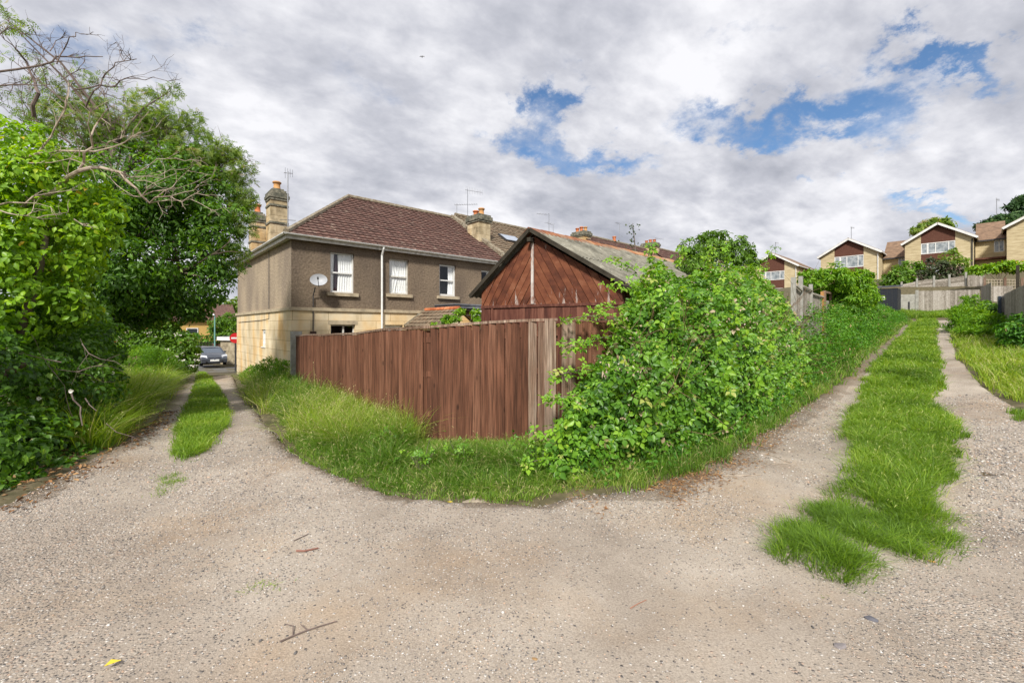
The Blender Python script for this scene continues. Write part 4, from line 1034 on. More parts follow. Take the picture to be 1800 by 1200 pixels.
m.prism([gy(-.02, zb - .055, .036), gy(Wg + .02, zb - .055, .036), gy(Wg + .02, zb + .008, .036), gy(-.02, zb + .008, .036)], -gn * .04, .5); m.build('rail', mat_shed_low, shed, world=True)
m = MB(); m.prism([gy(-.005, base.z, .03), gy(.09, base.z, .03), gy(.09, zb, .03), gy(-.005, zb, .03)], -gn * .1, .3); m.build('corner_post', mat_shed_low, shed, world=True); m = MB(); m.prism([gy(Wg - .09, base.z, .03), gy(Wg + .005, base.z, .03), gy(Wg + .005, zb, .03), gy(Wg - .09, zb, .03)], -gn * .1, .3)
m.prism([gy(Wg - .34, base.z, .026), gy(Wg - .29, base.z, .026), gy(Wg - .29, zb - .06, .026), gy(Wg - .34, zb - .06, .026)], -gn * .04, .9)
m.build('corner_post', mat_shed_low, shed, world=True)
# side walls, back
m = MB()
for P0, s_ in ((Ri, 0), (Li, 1)):
    q = P0 + dr * (LEN - .4)
    m.prism([Vector((P0.x, P0.y, base.z - .1)), Vector((q.x, q.y, base.z)), Vector((q.x, q.y, ze)), Vector((P0.x, P0.y, ze))], (gd * .03) if s_ == 0 else (-gd * .03), .4)
qa, qb = Ri + dr * (LEN - .4), Li + dr * (LEN - .4)
m.poly([Vector((qa.x, qa.y, base.z)), Vector((qb.x, qb.y, base.z)), Vector((qb.x, qb.y, ze)), Vector((ap.x + dr.x * (LEN - .4), ap.y + dr.y * (LEN - .4), za - .1)), Vector((qa.x, qa.y, ze))])
m.build('side_wall', mat_shed_low, shed, world=True)
# corrugated roof: waves run down the slope, sheets overlap along the length
def corr(side):
    E = Rr if side == 0 else Ll
    e0 = Vector((E.x, E.y, ze)); a0 = Vector((ap.x, ap.y, za)); up = a0 - e0
    nrm = dr.cross(up).normalized(); nrm = nrm if nrm.z > 0 else -nrm
    m = MB(); SH = 1.02; ns = int(LEN / SH) + 1
    for k in range(ns):
        u0 = k * SH; u1 = min(LEN, u0 + SH + .05); nn = int((u1 - u0) / .0245)
        for row, (v0, v1, lift) in enumerate(((0, .53, 0), (.5, 1.0, .014))):
            t = random.random(); vs = []; fs = []; dz = random.uniform(-.006, .006)
            for i in range(nn + 1):
                u = u0 + (u1 - u0) * i / nn; h = .024 * math.sin(u / .146 * 2 * math.pi) + .012 * (k % 2) + dz
                for v in (v0 - random.uniform(0, .006) * (row == 0), (v0 + v1) / 2, v1):
                    b = e0 + dr * (u - .16) + up * v
                    vs.append(b + nrm * (h + lift + .03)); 
                for v in (v0, (v0 + v1) / 2, v1):
                    vs.append(e0 + dr * (u - .16) + up * v + nrm * (h + lift + .022))
            for i in range(nn):
                q = i * 6
                for j in range(2): fs += [(q + j, q + 6 + j, q + 7 + j, q + 1 + j), (q + 3 + j, q + 4 + j, q + 10 + j, q + 9 + j)]
                fs += [(q, q + 3, q + 9, q + 6)]
            fs += [(0, 1, 4, 3), (1, 2, 5, 4), (nn * 6, nn * 6 + 3, nn * 6 + 4, nn * 6 + 1)]
            m.add(vs, fs, t)
    return m
for side in (0, 1): corr(side).build('roof_slope', mat_cement, shed, world=True)
mat_rust = M('rusty_ridge_tiles', [(.3, (.20, .07, .035)), (.5, (.38, .17, .075)), (.65, (.42, .25, .13)), (.8, (.35, .33, .27))], scale=3.5, detail=9, rough=.9, tint=.4)
m = MB()
for k in range(int(LEN / .45)):
    for sd_ in (0, 1):
        E = Rr if sd_ == 0 else Ll; a = Vector((ap.x, ap.y, za + .085)) + dr * (k * .45 - .17); up = (Vector((E.x, E.y, ze)) - Vector((ap.x, ap.y, za))).normalized()
        lf = Vector((0, 0, .008 * (k % 2)))
        m.prism([a + lf, a + dr * .47 + lf, a + dr * .47 + up * .24 + lf - Vector((0, 0, .012)), a + up * .24 + lf - Vector((0, 0, .012))], (0, 0, -.025), k / 17)
m.build('ridge_capping', mat_rust, shed, world=True)
m = MB()
for E in (Rr, Ll):
    a = Vector((ap.x, ap.y, za - .035)) + gn * .19; b = Vector((E.x, E.y, ze - .035)) + gn * .19; up_ = Vector((0, 0, .055)); m.bar(a + up_, b + up_, .03, .09, .3)  # dark bar added over the lit sheet edge, standing in for its dark underside
a = Vector((ap.x, ap.y, za - .22)); m.bar(a - dr * .02, a + gn * .22 , .09, .09, .8)
m.build('bargeboard', mat_shed_dark, shed, world=True)

# ================================================================== CLOSE-BOARD FENCES
def fence_extra(n, l, tcn, col, att):
    # stretched grain, knots and damp foot
    mp = n.new('ShaderNodeMapping'); l.new(tcn.outputs['Object'], mp.inputs[0]); mp.inputs['Scale'].default_value = (55, 55, 1.6)
    nz = n.new('ShaderNodeTexNoise'); l.new(mp.outputs[0], nz.inputs[0]); nz.inputs['Scale'].default_value = 1.5; nz.inputs['Detail'].default_value = 7; nz.inputs['Distortion'].default_value = .15
    rp = n.new('ShaderNodeValToRGB'); l.new(nz.outputs[0], rp.inputs[0]); e = rp.color_ramp.elements
    e[0].position = .32; e[0].color = (.45, .43, .41, 1); e[1].position = .68; e[1].color = (1.4, 1.35, 1.32, 1)
    m2 = n.new('ShaderNodeMix'); m2.data_type = 'RGBA'; m2.blend_type = 'MULTIPLY'; m2.inputs[0].default_value = 1
    l.new(col, m2.inputs[6]); l.new(rp.outputs[0], m2.inputs[7])
    vo = n.new('ShaderNodeTexVoronoi'); mv = n.new('ShaderNodeMapping'); l.new(tcn.outputs['Object'], mv.inputs[0]); mv.inputs['Scale'].default_value = (5, 5, 2.2)
    l.new(mv.outputs[0], vo.inputs[0]); vo.inputs['Scale'].default_value = 1.0
    r2 = n.new('ShaderNodeMapRange'); l.new(vo.outputs['Distance'], r2.inputs[0]); r2.inputs[1].default_value = .05; r2.inputs[2].default_value = .12; r2.inputs[3].default_value = .4; r2.inputs[4].default_value = 1
    m3 = n.new('ShaderNodeMix'); m3.data_type = 'RGBA'; m3.blend_type = 'MULTIPLY'; m3.inputs[0].default_value = 1
    l.new(m2.outputs[2], m3.inputs[6]); l.new(r2.outputs[0], m3.inputs[7])
    return m3.outputs[2]
mat_fence = M('brown_stained_boards', [(.22, (.072, .030, .017)), (.5, (.142, .062, .036)), (.75, (.20, .097, .060)), (.92, (.30, .19, .135))], scale=1.6, detail=8, rough=.85, tint=.30, bump=.004, bscale=14, stretch=(4, 4, .5), extra=fence_extra)
mat_fence_grey = M('weathered_grey_boards', [(.28, (.13, .075, .05)), (.5, (.23, .155, .112)), (.72, (.34, .27, .215))], scale=2.5, detail=8, rough=.9, tint=.3, bump=.003, bscale=14, stretch=(8, 8, .6), extra=fence_extra)
mat_conc = M('concrete', [(.3, (.26, .25, .22)), (.7, (.44, .43, .39))], scale=5, detail=9, rough=.95, bump=.005, bscale=50)
C0 = Vector((.61, 5.8, 0)); PB = Vector((-1.22, 6.0, 0)); Pp = Vector((-6.46, 13.0, 0))
fl = thing('board_fence', 'long red-brown feather-edge fence running left from the corner to the concrete post', 'fence', (C0.x, C0.y, 0), 0, 'feather-edge fences at the garden corner')
L1_ = (PB - C0).length; D1_ = (PB - C0).normalized(); L2_ = (Pp - PB).length; D2_ = (Pp - PB).normalized(); LF = L1_ + L2_
def FPT(s, o=0.0):
    if s < L1_: b = C0 + D1_ * s; d = D1_
    else: b = PB + D2_ * (s - L1_); d = D2_
    n_ = Vector((d.y, -d.x, 0)); n_ = n_ if n_.y < 0 else -n_
    return b + n_ * o
def ftop(s):
    z = 1.714 + (1.60 - 1.714) * s / L1_ if s < L1_ else 1.60 + (1.34 - 1.60) * (s - L1_) / L2_
    return z + .010 * math.sin(s * 2.3) + .018 * math.sin(s * .8)
def board(mb, s, wd, z0, z1, t, tilt=0, o=0.0):
    a = FPT(s, .012 + o); b = FPT(s + wd, .044 + o) if s + wd < L1_ or s >= L1_ else FPT(L1_ - .001, .044 + o)
    a2 = FPT(s, o); d = (FPT(s + .02) - FPT(s)).normalized() if s + .02 < L1_ or s >= L1_ else D1_; b2 = b - (a - a2).normalized() * .02; k = d * tilt
    bow = random.uniform(-.006, .010)
    mb.hexa([(a.x, a.y, z0), (b.x, b.y, z0), (b2.x, b2.y, z0), (a2.x, a2.y, z0),
             (a.x + k.x, a.y + k.y, z1), (b.x + k.x, b.y + k.y - bow, z1), (b2.x + k.x, b2.y + k.y, z1), (a2.x + k.x, a2.y + k.y, z1)], t)
gaps = [L1_ - .02, L1_ + 1.9, L1_ + 3.8, L1_ + 5.7, L1_ + 7.5]
mP = MB(); mG = MB(); s = .16
while s < LF - .1:
    wd = random.uniform(.10, .122)
    if s < L1_ < s + wd: s = L1_ + .02
    gx = FPT(s); zb_ = g1(gx.x, gx.y)
    tgt = mG if s < .30 else mP
    board(tgt, s, wd - .009, zb_ + random.uniform(.02, .07), ftop(s) - .03 - random.uniform(0, .012), random.random(), random.uniform(-.012, .012), random.uniform(0, .006))
    s += wd
for sa_, sb_ in ((.05, L1_ - .03), (L1_ + .06, LF - .1)):
    a_ = FPT(sa_, -.014); b_ = FPT(sb_, -.014); za_, zb2_ = g1(a_.x, a_.y) + .08, g1(b_.x, b_.y) + .08
    mP.hexa([(a_.x, a_.y, za_), (b_.x, b_.y, zb2_), (b_.x, b_.y + .01, zb2_), (a_.x, a_.y + .01, za_), (a_.x, a_.y, ftop(sa_) - .09), (b_.x, b_.y, ftop(sb_) - .09), (b_.x, b_.y + .01, ftop(sb_) - .09), (a_.x, a_.y + .01, ftop(sa_) - .09)], .1)  # dark backing slab added so the board gaps read as shadow lines
mP.build('board_panel', mat_fence, fl, world=True); 
for s_, wv in ((.02, .085), (.10, .07)):
    board(mG, s_, wv, .0, ftop(0) - .02, .9, 0, .022)
mG.build('board_panel', mat_fence_grey, fl, world=True, label='bleached end boards at the corner')
mp_ = MB()
cps = [L1_ * i / 4 for i in range(5)] + [L1_ + L2_ * i / 12 for i in range(1, 13)]
for i in range(16):
    s0 = cps[i]; s1 = cps[i + 1] - (.002 if i == 3 else 0); a = FPT(s0 + (.003 if i == 4 else 0), .01); b = FPT(s1, .01)
    mp_.bar((a.x, a.y, ftop(s0) - .01), (b.x, b.y, ftop(s1) - .01), .075, .035, .5 + .3 * math.sin(i))
mp_.build('capping_rail', mat_fence_grey, fl, world=True)
for g in [0.06] + gaps:
    a = FPT(g, -.06); q = MB(); z0 = g1(a.x, a.y); q.bar((a.x, a.y, z0 - .1), (a.x, a.y, ftop(g) - .06), .09, .09, .4, up=(D2_.x, D2_.y, 0)); q.build('post', mat_fence, fl, world=True)
q = MB()
for zf in (.25, .6, .9):
    a = FPT(0, -.03); c_ = FPT(L1_ - .01, -.03); b = FPT(LF, -.03); q.bar((a.x, a.y, 1.7 * zf), (c_.x, c_.y, 1.58 * zf), .05, .08, .4); q.bar((c_.x, c_.y, 1.58 * zf), (b.x, b.y, g1(b.x, b.y) + 1.75 * zf), .05, .08, .4)
q.build('rail', mat_fence, fl, world=True)
pc = thing('concrete_post', 'weathered pale concrete post between the brown fence and the stone house corner', 'post', (Pp.x, Pp.y, g1(Pp.x, Pp.y)))
q = MB(); a = Pp + D2_ * .14; D_ = D2_; z0 = g1(a.x, a.y)
for i in range(8):
    q.bar((a.x, a.y, z0 + i * .235), (a.x, a.y, z0 + i * .235 + .228), .30, .16, random.random(), up=(D_.x, D_.y, 0))
q.build('block_stack', mat_conc, pc, world=True)

FR = Vector((.72, .694, 0)).normalized()
C0b = Vector((.66, 5.84, 0))
fr = thing('board_fence', 'short brown feather-edge fence going right from the corner into the brambles', 'fence', tuple(C0b), 0, 'feather-edge fences at the garden corner')
C0s = C0; FD = Vector((.86, .51, 0)).normalized(); D_ = FD; ON = Vector((FD.y, -FD.x, 0)); C0 = C0b; L1_ = 99; D1_ = FD
mP = MB(); s = .22
while s < 2.6:
    wd = random.uniform(.095, .12); board(mP, s, wd + .012, g1((C0 + D_ * s).x, (C0 + D_ * s).y) + .03, 1.67 + .012 * s - random.uniform(0, .012), random.random(), random.uniform(-.01, .01)); s += wd - .004
mP.build('board_panel', mat_fence, fr, world=True)
mG = MB(); board(mG, .005, .20, .02, 1.672, .7, 0, .01); mG.build('board_panel', mat_fence_grey, fr, world=True, label='wide faded end board')
q = MB(); q.bar(C0 + Vector((0, 0, 1.70)) + ON * .01, C0 + D_ * 2.65 + Vector((0, 0, 1.73)) + ON * .01, .07, .03); q.build('capping_rail', mat_fence_grey, fr, world=True)
q = MB(); 
for s in (.1, 1.9):
    a = C0 + D_ * s - ON * .06; q = MB(); q.bar((a.x, a.y, -.1), (a.x, a.y, 1.66), .09, .09, .4, up=(D_.x, D_.y, 0)); q.build('post', mat_fence, fr, world=True)

# ---- grey garden fence further up the right-hand lane
mat_panel = M('weathered_panel_wood', [(.28, (.17, .15, .12)), (.5, (.30, .265, .225)), (.72, (.42, .385, .34))], scale=3, detail=8, rough=.95, tint=.35, stretch=(3, 3, 3))
mat_orange_post = flat('new_orange_timber', (.42, .22, .08), .8, .2, 0, .2)
def panel(mb, a, b, z0, z1, horiz=False, slat=.12, t=.02, zslope=0.0):
    a = Vector(a); b = Vector(b); d = (b - a); L_ = d.length; d.normalize(); n_ = Vector((d.y, -d.x, 0))
    if horiz:
        k = int((z1 - z0) / slat)
        for i in range(k):
            za_ = z0 + i * slat
            p = a + n_ * (.004 * (i % 2)); q = b + n_ * (.004 * (i % 2))
            mb.hexa([(p.x, p.y, za_), (q.x, q.y, za_ + zslope), (q.x - n_.x * t, q.y - n_.y * t, za_ + zslope), (p.x - n_.x * t, p.y - n_.y * t, za_),
                     (p.x, p.y, za_ + slat * .96), (q.x, q.y, za_ + slat * .96 + zslope), (q.x - n_.x * t, q.y - n_.y * t, za_ + slat * .96 + zslope), (p.x - n_.x * t, p.y - n_.y * t, za_ + slat * .96)], random.random())
    else:
        k = max(1, int(L_ / slat)); w_ = L_ / k
        for i in range(k):
            p = a + d * (i * w_) + n_ * (.006 * (i % 2)); q = p + d * w_ * .97; zs = zslope * i / k; top = z1 + random.uniform(-.01, .01)
            mb.hexa([(p.x, p.y, z0 + zs), (q.x, q.y, z0 + zs), (q.x - n_.x * t, q.y - n_.y * t, z0 + zs), (p.x - n_.x * t, p.y - n_.y * t, z0 + zs),
                     (p.x, p.y, top + zs), (q.x, q.y, top + zs), (q.x - n_.x * t, q.y - n_.y * t, top + zs), (p.x - n_.x * t, p.y - n_.y * t, top + zs)], random.random())
def post(parent, x, y, z0, z1, w_=.1, mat=None, name='post', label=None, rz=None):
    q = MB(); q.bar((x, y, z0), (x, y, z1), w_, w_, random.random(), up=(FR.x, FR.y, 0)); return q.build(name, mat or mat_conc, parent, world=True, label=label)
gf = thing('panel_fence', 'grey weathered panel fence with concrete posts behind the brambles and nettles', 'fence', (10.1, 15, 1.0))
pts = [(8.2, 12.6, 3.05, 'c'), (9.75, 14.6, 3.32, 'c'), (11.3, 16.35, 3.22, 'c'), (13.1, 18.25, 3.1, 'o')]
for i, (x, y, z, k) in enumerate(pts):
    post(gf, x, y, g1(x, y) - .1, z, .11, mat_conc if k == 'c' else mat_orange_post, label=None if k == 'c' else 'new orange-brown timber post')
for (a, b) in zip(pts[:-1], pts[1:]):
    q = MB(); panel(q, (a[0] + .06, a[1] + .06, 0), (b[0] - .06, b[1] - .06, 0), g1(a[0], a[1]) + .1, min(a[2], b[2]) - .17, False, .115)
    for zf in (.3, 1.2, min(a[2], b[2]) - .17 - g1(a[0], a[1]) - .06): q.bar((a[0] + .08, a[1], g1(a[0], a[1]) + zf), (b[0], b[1] - .08, g1(a[0], a[1]) + zf), .045, .05, .8)
    q.build('panel', mat_panel, gf, world=True)
ga = thing('garden_gate', 'old timber gate frame beside the orange post under the bright shrub', 'gate', (13.6, 18.7, 1.1))
q = MB(); panel(q, (13.25, 18.35, 0), (14.0, 19.1, 0), 1.2, 2.85, True, .13); q.build('slats', mat_panel, ga, world=True)
for x, y in ((13.25, 18.32), (14.15, 19.2)): post(ga, x, y, 1.0, 3.15, .09, mat_fence_grey)
q = MB(); q.bar((13.2, 18.3, 3.1), (14.2, 19.25, 3.1), .1, .08); q.build('lintel', mat_fence_grey, ga, world=True)
gc = thing('concrete_post', 'pair of leaning old concrete gate posts under the bright green shrub', 'post', (16, 20.3, 1.2))
post(gc, 15.6, 20.6, 1.1, 2.35, .16); post(gc, 17.6, 22.3, 1.2, 2.6, .18)

# ---- fences closing the lane and climbing the bank
ef = thing('board_fence', 'tall grey vertical board fence closing the far end of the right-hand lane', 'fence', (38, 40, 2.9), 0, 'weathered fences at the top of the lane')
def P_(px, Y): return ((px - 900) / FPX * Y, Y)
def zpx(py, Y): return CAMZ + (575 - py) / FPX * Y
a, b = P_(1614, 40.2), P_(1722, 38.6)
q = MB(); panel(q, (*a, 0), (*b, 0), zpx(549.5, 40.2), zpx(511.5, 40.2), False, .15); q.build('board_panel', mat_panel, ef, world=True)
post(ef, *P_(1612, 40.3), 2.6, zpx(510, 40.3), .22)
ef2 = thing('panel_fence', 'low grey horizontal slat panel left of the board fence at the lane end', 'fence', (*P_(1595, 40.4), 2.9), 0, 'weathered fences at the top of the lane')
q = MB(); panel(q, (*P_(1577, 41), 0), (*P_(1611, 40.3), 0), zpx(547, 40.4), zpx(516, 40.4), True, .2); q.build('panel', mat_conc, ef2, world=True)
post(ef2, *P_(1598, 40.55), 2.6, zpx(530, 40.4), .1, mat_metal_dark)
ef3 = thing('panel_fence', 'long grey panel fence on the bank above the lane end', 'fence', (*P_(1630, 45), 5.2), 0, 'weathered fences at the top of the lane')
pp = [(1548, 47.5, 505), (1585, 46.7, 497), (1612, 46, 491), (1642, 45.3, 487), (1669, 44.6, 484), (1698, 43.9, 480)]
for (p1, Y1, t1), (p2, Y2, t2) in zip(pp[:-1], pp[1:]):
    q = MB(); a, b = P_(p1, Y1), P_(p2, Y2); panel(q, (*a, 0), (*b, 0), zpx(t1 + 52, Y1), zpx(t1 + 2, Y1), True, .2, .03, zpx(t2, Y2) - zpx(t1, Y1)); q.build('panel', mat_panel, ef3, world=True)
for p1, Y1, t1 in pp: post(ef3, *P_(p1, Y1), zpx(t1 + 34, Y1), zpx(t1 - 2, Y1), .16)
ef4 = thing('board_fence', 'grey vertical board fence stepping up right of the bank panels', 'fence', (*P_(1715, 42.5), 4.6), 0, 'weathered fences at the top of the lane')
for p1, Y1, p2, Y2, t_, b_ in ((1701, 43.6, 1731, 43, 484, 512), (1724, 38.2, 1742, 34, 505, 545), (1742, 33.8, 1781, 33.6, 503, 530)):
    q = MB(); panel(q, (*P_(p1, Y1), 0), (*P_(p2, Y2), 0), zpx(b_, Y1), zpx(t_, Y1), False, .16); q.build('board_panel', mat_panel, ef4, world=True)
tr = thing('trellis', 'square pale timber trellis between posts above the bank fences', 'trellis', (*P_(1760, 39), 5.0))
q = MB(); Y1 = 39.5
for i in range(13):
    p1 = 1732 + i * 5.2; x, y = P_(p1, Y1); q.bar((x, y, zpx(523, Y1)), (x, y, zpx(491, Y1)), .045, .03, .8)
for i in range(7):
    z = zpx(522 - i * 5.1, Y1); q.bar((*P_(1731, Y1), z), (*P_(1796, Y1), z), .035, .045, .8)
q.build('lattice', flat('pale_timber', (.42, .36, .27), .9, .2), tr, world=True)
for p1 in (1731, 1767, 1797): post(tr, *P_(p1, Y1 - .1), zpx(526, Y1), zpx(488, Y1), .16, mat_fence_grey)
tp = thing('post', 'dark tall timber post at the right edge of the trellis', 'post', (*P_(1789, 37), 4.8)); post(tp, *P_(1789, 37), 4.0, zpx(466, 37), .2, mat_shed_dark)

# right-hand side of the lane: concrete-posted boards going up the bank
rf = thing('panel_fence', 'tall grey fence with gravel boards and a steel post right of the lane', 'fence', (*P_(1770, 18), 1.2))
def rp(px, Y): x, y = P_(px, Y); return (x, y, 0)
sg = [(1765, 20.0, 517, 592), (1800, 16.4, 497, 600), (1850, 12.8, 470, 640)]
for (p1, Y1, t1, b1), (p2, Y2, t2, b2) in zip(sg[:-1], sg[1:]):
    q = MB(); panel(q, rp(p1, Y1), rp(p2, Y2), zpx(b1 - 26, Y1), zpx(t1, Y1), False, .14, .025, 0.5 * (zpx(t2, Y2) - zpx(t1, Y1))); q.build('panel', mat_panel, rf, world=True)
    q = MB(); panel(q, rp(p1, Y1), rp(p2, Y2), zpx(b1 + 8, Y1) - .2, zpx(b1 - 27, Y1), True, .3, .05); q.build('gravel_board', mat_conc, rf, world=True)
q = MB(); q.bar((*P_(1762, 20.1), .8), (*P_(1762, 20.1), zpx(520, 20.1)), .3, .3, up=(.7, .7, 0)); q.build('post', mat_conc, rf, world=True)
q = MB(); q.bar((*P_(1757.5, 20.0), .8), (*P_(1757.5, 20.0), zpx(521, 20.1)), .1, .12, up=(.7, .7, 0)); q.build('post', flat('dark_blue_steel', (.02, .03, .05), .4), rf, world=True, label='dark blue steel post')
bs = thing('shed', 'small black timber shed left of the lane end', 'shed', (*P_(1558, 38), 2.9))
X0, Y0 = P_(1545, 37.6); zt = zpx(506, 38); 
q = MB(); d1 = Vector((DLv[0], DLv[1], 0)); d2 = Vector((DRv[0], DRv[1], 0)); o = Vector((*P_(1577, 37), zpx(546, 37)))
panel(q, o, o + d1 * 2.6, o.z, zt - .1, False, .16, .03); panel(q, o + d2 * 2, o, o.z, zt - .1, False, .16, .03); q.build('boards', flat('black_paint', (.018, .022, .03), .5), bs, world=True)
q = MB(); q.prism([o - d1 * .15 - d2 * .15 + Vector((0, 0, zt - o.z)), o + d1 * 2.8 - d2 * .15 + Vector((0, 0, zt - o.z - .05)), o + d1 * 2.8 + d2 * 2.2 + Vector((0, 0, zt - o.z + .2)), o - d1 * .15 + d2 * 2.2 + Vector((0, 0, zt - o.z + .25))], (0, 0, .06)); q.build('roof', flat('roof_felt', (.05, .055, .065), .9), bs, world=True)
q = MB(); x = o + d1 * .9 - d2 * .02; q.bar(x + Vector((0, 0, .95)), x + Vector((0, 0, 1.35)), .04, .2, up=(DLv[0], DLv[1], 0)); q.build('plate', mat_white, bs, world=True)

# ================================================================== HILL HOUSES
def hill_stone_extra(n, l, tcn, col, att):
    return wall_extra_ashlar(n, l, tcn, col, att)
mat_hstone = M('yellow_block_stone', [(.3, (.38, .30, .175)), (.5, (.52, .43, .26)), (.7, (.62, .53, .35))], scale=2.5, detail=8, rough=.9, tint=.2, stretch=(.5, .5, 3))
mat_hung = M('brown_hung_tiles', [(.3, (.07, .028, .018)), (.5, (.11, .045, .03)), (.7, (.17, .08, .055))], scale=7, detail=8, rough=.9, stretch=(1, 1, 4))
L2 = Vector((52.7, 58.0, 0)); dF = Vector((.669, -.7436, 0)); dB = Vector((.7436, .669, 0))
RZH = math.atan2(dF.y, dF.x)
HG = 'gable-fronted houses on the hill'
def hill_house(t0, t1, ze, zr, zb, winz, label, depth=9.5, wsplit=(.25, .75), off=0.0):
    o = L2 + dF * t0 + dB * off; W = t1 - t0
    h = thing('hill_house', label, 'house', (o.x, o.y, zb), RZH, HG)
    H = ze - zb; RH = zr - zb; mid = W / 2; a, b = W * wsplit[0], W * wsplit[1]
    m = MB()
    rl = lambda x: H + (RH - H) * (1 - abs(x - mid) / mid)
    w0, w1_ = winz[0] - zb, winz[1] - zb
    m.poly([(0, 0, 0), (a, 0, 0), (a, 0, rl(a) - .01), (0, 0, H)], .3); m.poly([(b, 0, 0), (W, 0, 0), (W, 0, H), (b, 0, rl(b) - .01)], .6)
    m.quad((W, 0, 0), (W, depth, 0), (W, depth, H), (W, 0, H), .7); m.quad((0, depth, 0), (0, 0, 0), (0, 0, H), (0, depth, H), .4)
    m.poly([(W, depth, 0), (0, depth, 0), (0, depth, H), (mid, depth, RH), (W, depth, H)])
    m.build('wall', mat_hstone, h)
    m = MB(); m.poly([(a, .03, w1_), (b, .03, w1_), (b, .03, rl(b) - .02), (mid, .03, RH - .02), (a, .03, rl(a) - .02)]); m.poly([(a, .03, 0), (b, .03, 0), (b, .03, w0), (a, .03, w0)])
    m.quad((a, 0, 0), (a, .12, 0), (a, .12, RH - 1), (a, 0, RH - 1)); m.quad((b, .12, 0), (b, 0, 0), (b, 0, RH - 1), (b, .12, RH - 1))
    m.build('tile_hanging', mat_hung, h)
    fr_ = MB(); fr_.box(a, b, .01, .10, w0 + .001, w0 + .10); fr_.box(a, b, .01, .10, w1_ - .10, w1_ - .001)
    xs_ = [a, a + (b - a) * .17, a + (b - a) * .42, a + (b - a) * .8, b - .07]
    for x in xs_: fr_.box(x, x + .09, .012, .095, w0 + .1, w1_ - .1)
    fr_.box(a + (b - a) * .17 + .09, a + (b - a) * .23, .012, .095, w0 + .1, w1_ - .1)
    wn_ = fr_.build('window', mat_white, h)
    m = MB(); m.quad((a + .05, .06, w0 + .05), (b - .05, .06, w0 + .05), (b - .05, .06, w1_ - .05), (a + .05, .06, w1_ - .05)); m.build('pane', mat_paleglass, wn_)
    m = MB(); g0, g1_ = H * .12, H * .38
    fr_ = MB(); 
    for x in (a + .2, (a + b) / 2, b - .3): fr_.box(x, x + .1, -.02, .026, g0, g1_)
    fr_.box(a + .2, b - .2, -.02, .026, g0 - .1, g0); fr_.box(a + .2, b - .2, -.02, .026, g1_, g1_ + .1); wn2 = fr_.build('window', mat_white, h)
    m = MB(); m.quad((a + .25, .015, g0), (b - .25, .015, g0), (b - .25, .015, g1_), (a + .25, .015, g1_)); m.build('pane', mat_paleglass, wn2)
    m = MB(); ov = .35
    for s_ in (0, 1):
        e0 = Vector((-ov if s_ == 0 else W + ov, -.4, H - ov * (RH - H) / mid)); e1 = e0 + Vector((0, depth + .8, 0)); r0 = Vector((mid, -.4, RH)); r1 = r0 + Vector((0, depth + .8, 0))
        m.prism([e0, e1, r1, r0] if s_ == 0 else [e0, r0, r1, e1], (0, 0, .14), .5)
    m.build('roof', mat_tile_hill, h)
    m = MB()
    for s_ in (0, 1):
        e0 = Vector((-ov if s_ == 0 else W + ov, -.42, H - ov * (RH - H) / mid - .05)); r0 = Vector((mid, -.42, RH - .05)); m.bar(e0, r0, .05, .26)
    m.bar((W + ov, -.4, H - .28), (W + ov, depth, H - .28), .12, .12); m.bar((-ov, -.4, H - .28), (-ov, depth, H - .28), .12, .12)
    m.build('bargeboard', mat_white, h)
    m = MB(); m.tube([(W - .12, -.08, H - .35), (W - .12, -.08, 0)], .06, 6); m.build('downpipe', mat_white if t0 < 0 else mat_metal_dark, h)
    return h
ha = hill_house(-9.4, -2.66, 12.25, 14.35, 6.5, (10.2, 11.9), 'middle-left gabled yellow stone house with brown tiled gable and a wide white window')
hb = hill_house(0, 6.3, 12.9, 14.95, 7.2, (11.15, 12.55), 'tallest gabled yellow stone house behind the dark garden shrubs')
hc = hill_house(9.0, 17, 13.55, 16.0, 7.6, (12, 13.2), 'yellow stone house cut off by the right edge of the photo', wsplit=(.45, .8))
hd = hill_house(-19.3, -12.5, 11.4, 13.5, 5.5, (9.2, 10.6), 'leftmost gabled hill house, half hidden by the brambles')
def link_house(t0, t1, ze, zr, zb, label, off=3.0):
    o = L2 + dF * t0 + dB * off; W = t1 - t0; h = thing('link_building', label, 'building', (o.x, o.y, zb), RZH, 'low link buildings between the hill houses')
    H = ze - zb; RH = zr - zb; D = 7.0
    m = MB(); wn_ = (W * .62, W * .96, H - 1.65, H - .15)
    wallgrid(m, 'y', 0, 0, W, 0, H, [wn_], .1); m.poly([(W, 0, 0), (W, D, 0), (W, D, H), (W, D / 2, RH), (W, 0, H)]); m.poly([(0, D, 0), (0, 0, 0), (0, 0, H), (0, D / 2, RH), (0, D, H)]); m.build('wall', mat_hstone, h)
    m = MB(); m.prism([(0, -.35, H - .1), (W, -.35, H - .1), (W, D / 2, RH), (0, D / 2, RH)], (0, 0, .12)); m.prism([(0, D / 2, RH), (W, D / 2, RH), (W, D + .3, H - .1), (0, D + .3, H - .1)], (0, 0, .12)); m.build('roof', mat_tile_hill, h)
    m = MB(); m.box(0, W, -.46, -.36, H - .2, H - .04); m.build('gutter', mat_metal_dark, h)
    m = MB(); x0, x1, z0, z1 = wn_; m.box(x0, x0 + .09, .02, .08, z0, z1); m.box(x1 - .09, x1, .02, .08, z0, z1); m.box(x0, x1, .02, .08, z0 - .01, z0 + .1); m.box(x0, x1, .02, .08, z1 - .1, z1); m.box((x0 + x1) / 2 - .04, (x0 + x1) / 2 + .04, .02, .08, z0, z1)
    f = m.build('window', mat_white, h); m = MB(); m.quad((x0, .05, z0), (x1, .05, z0), (x1, .05, z1), (x0, .05, z1)); m.build('pane', mat_paleglass, f)
    m = MB(); m.box(0, W, -1.2, -.01, H - 2.55, H - 2.35); m.build('canopy', mat_hung, h)
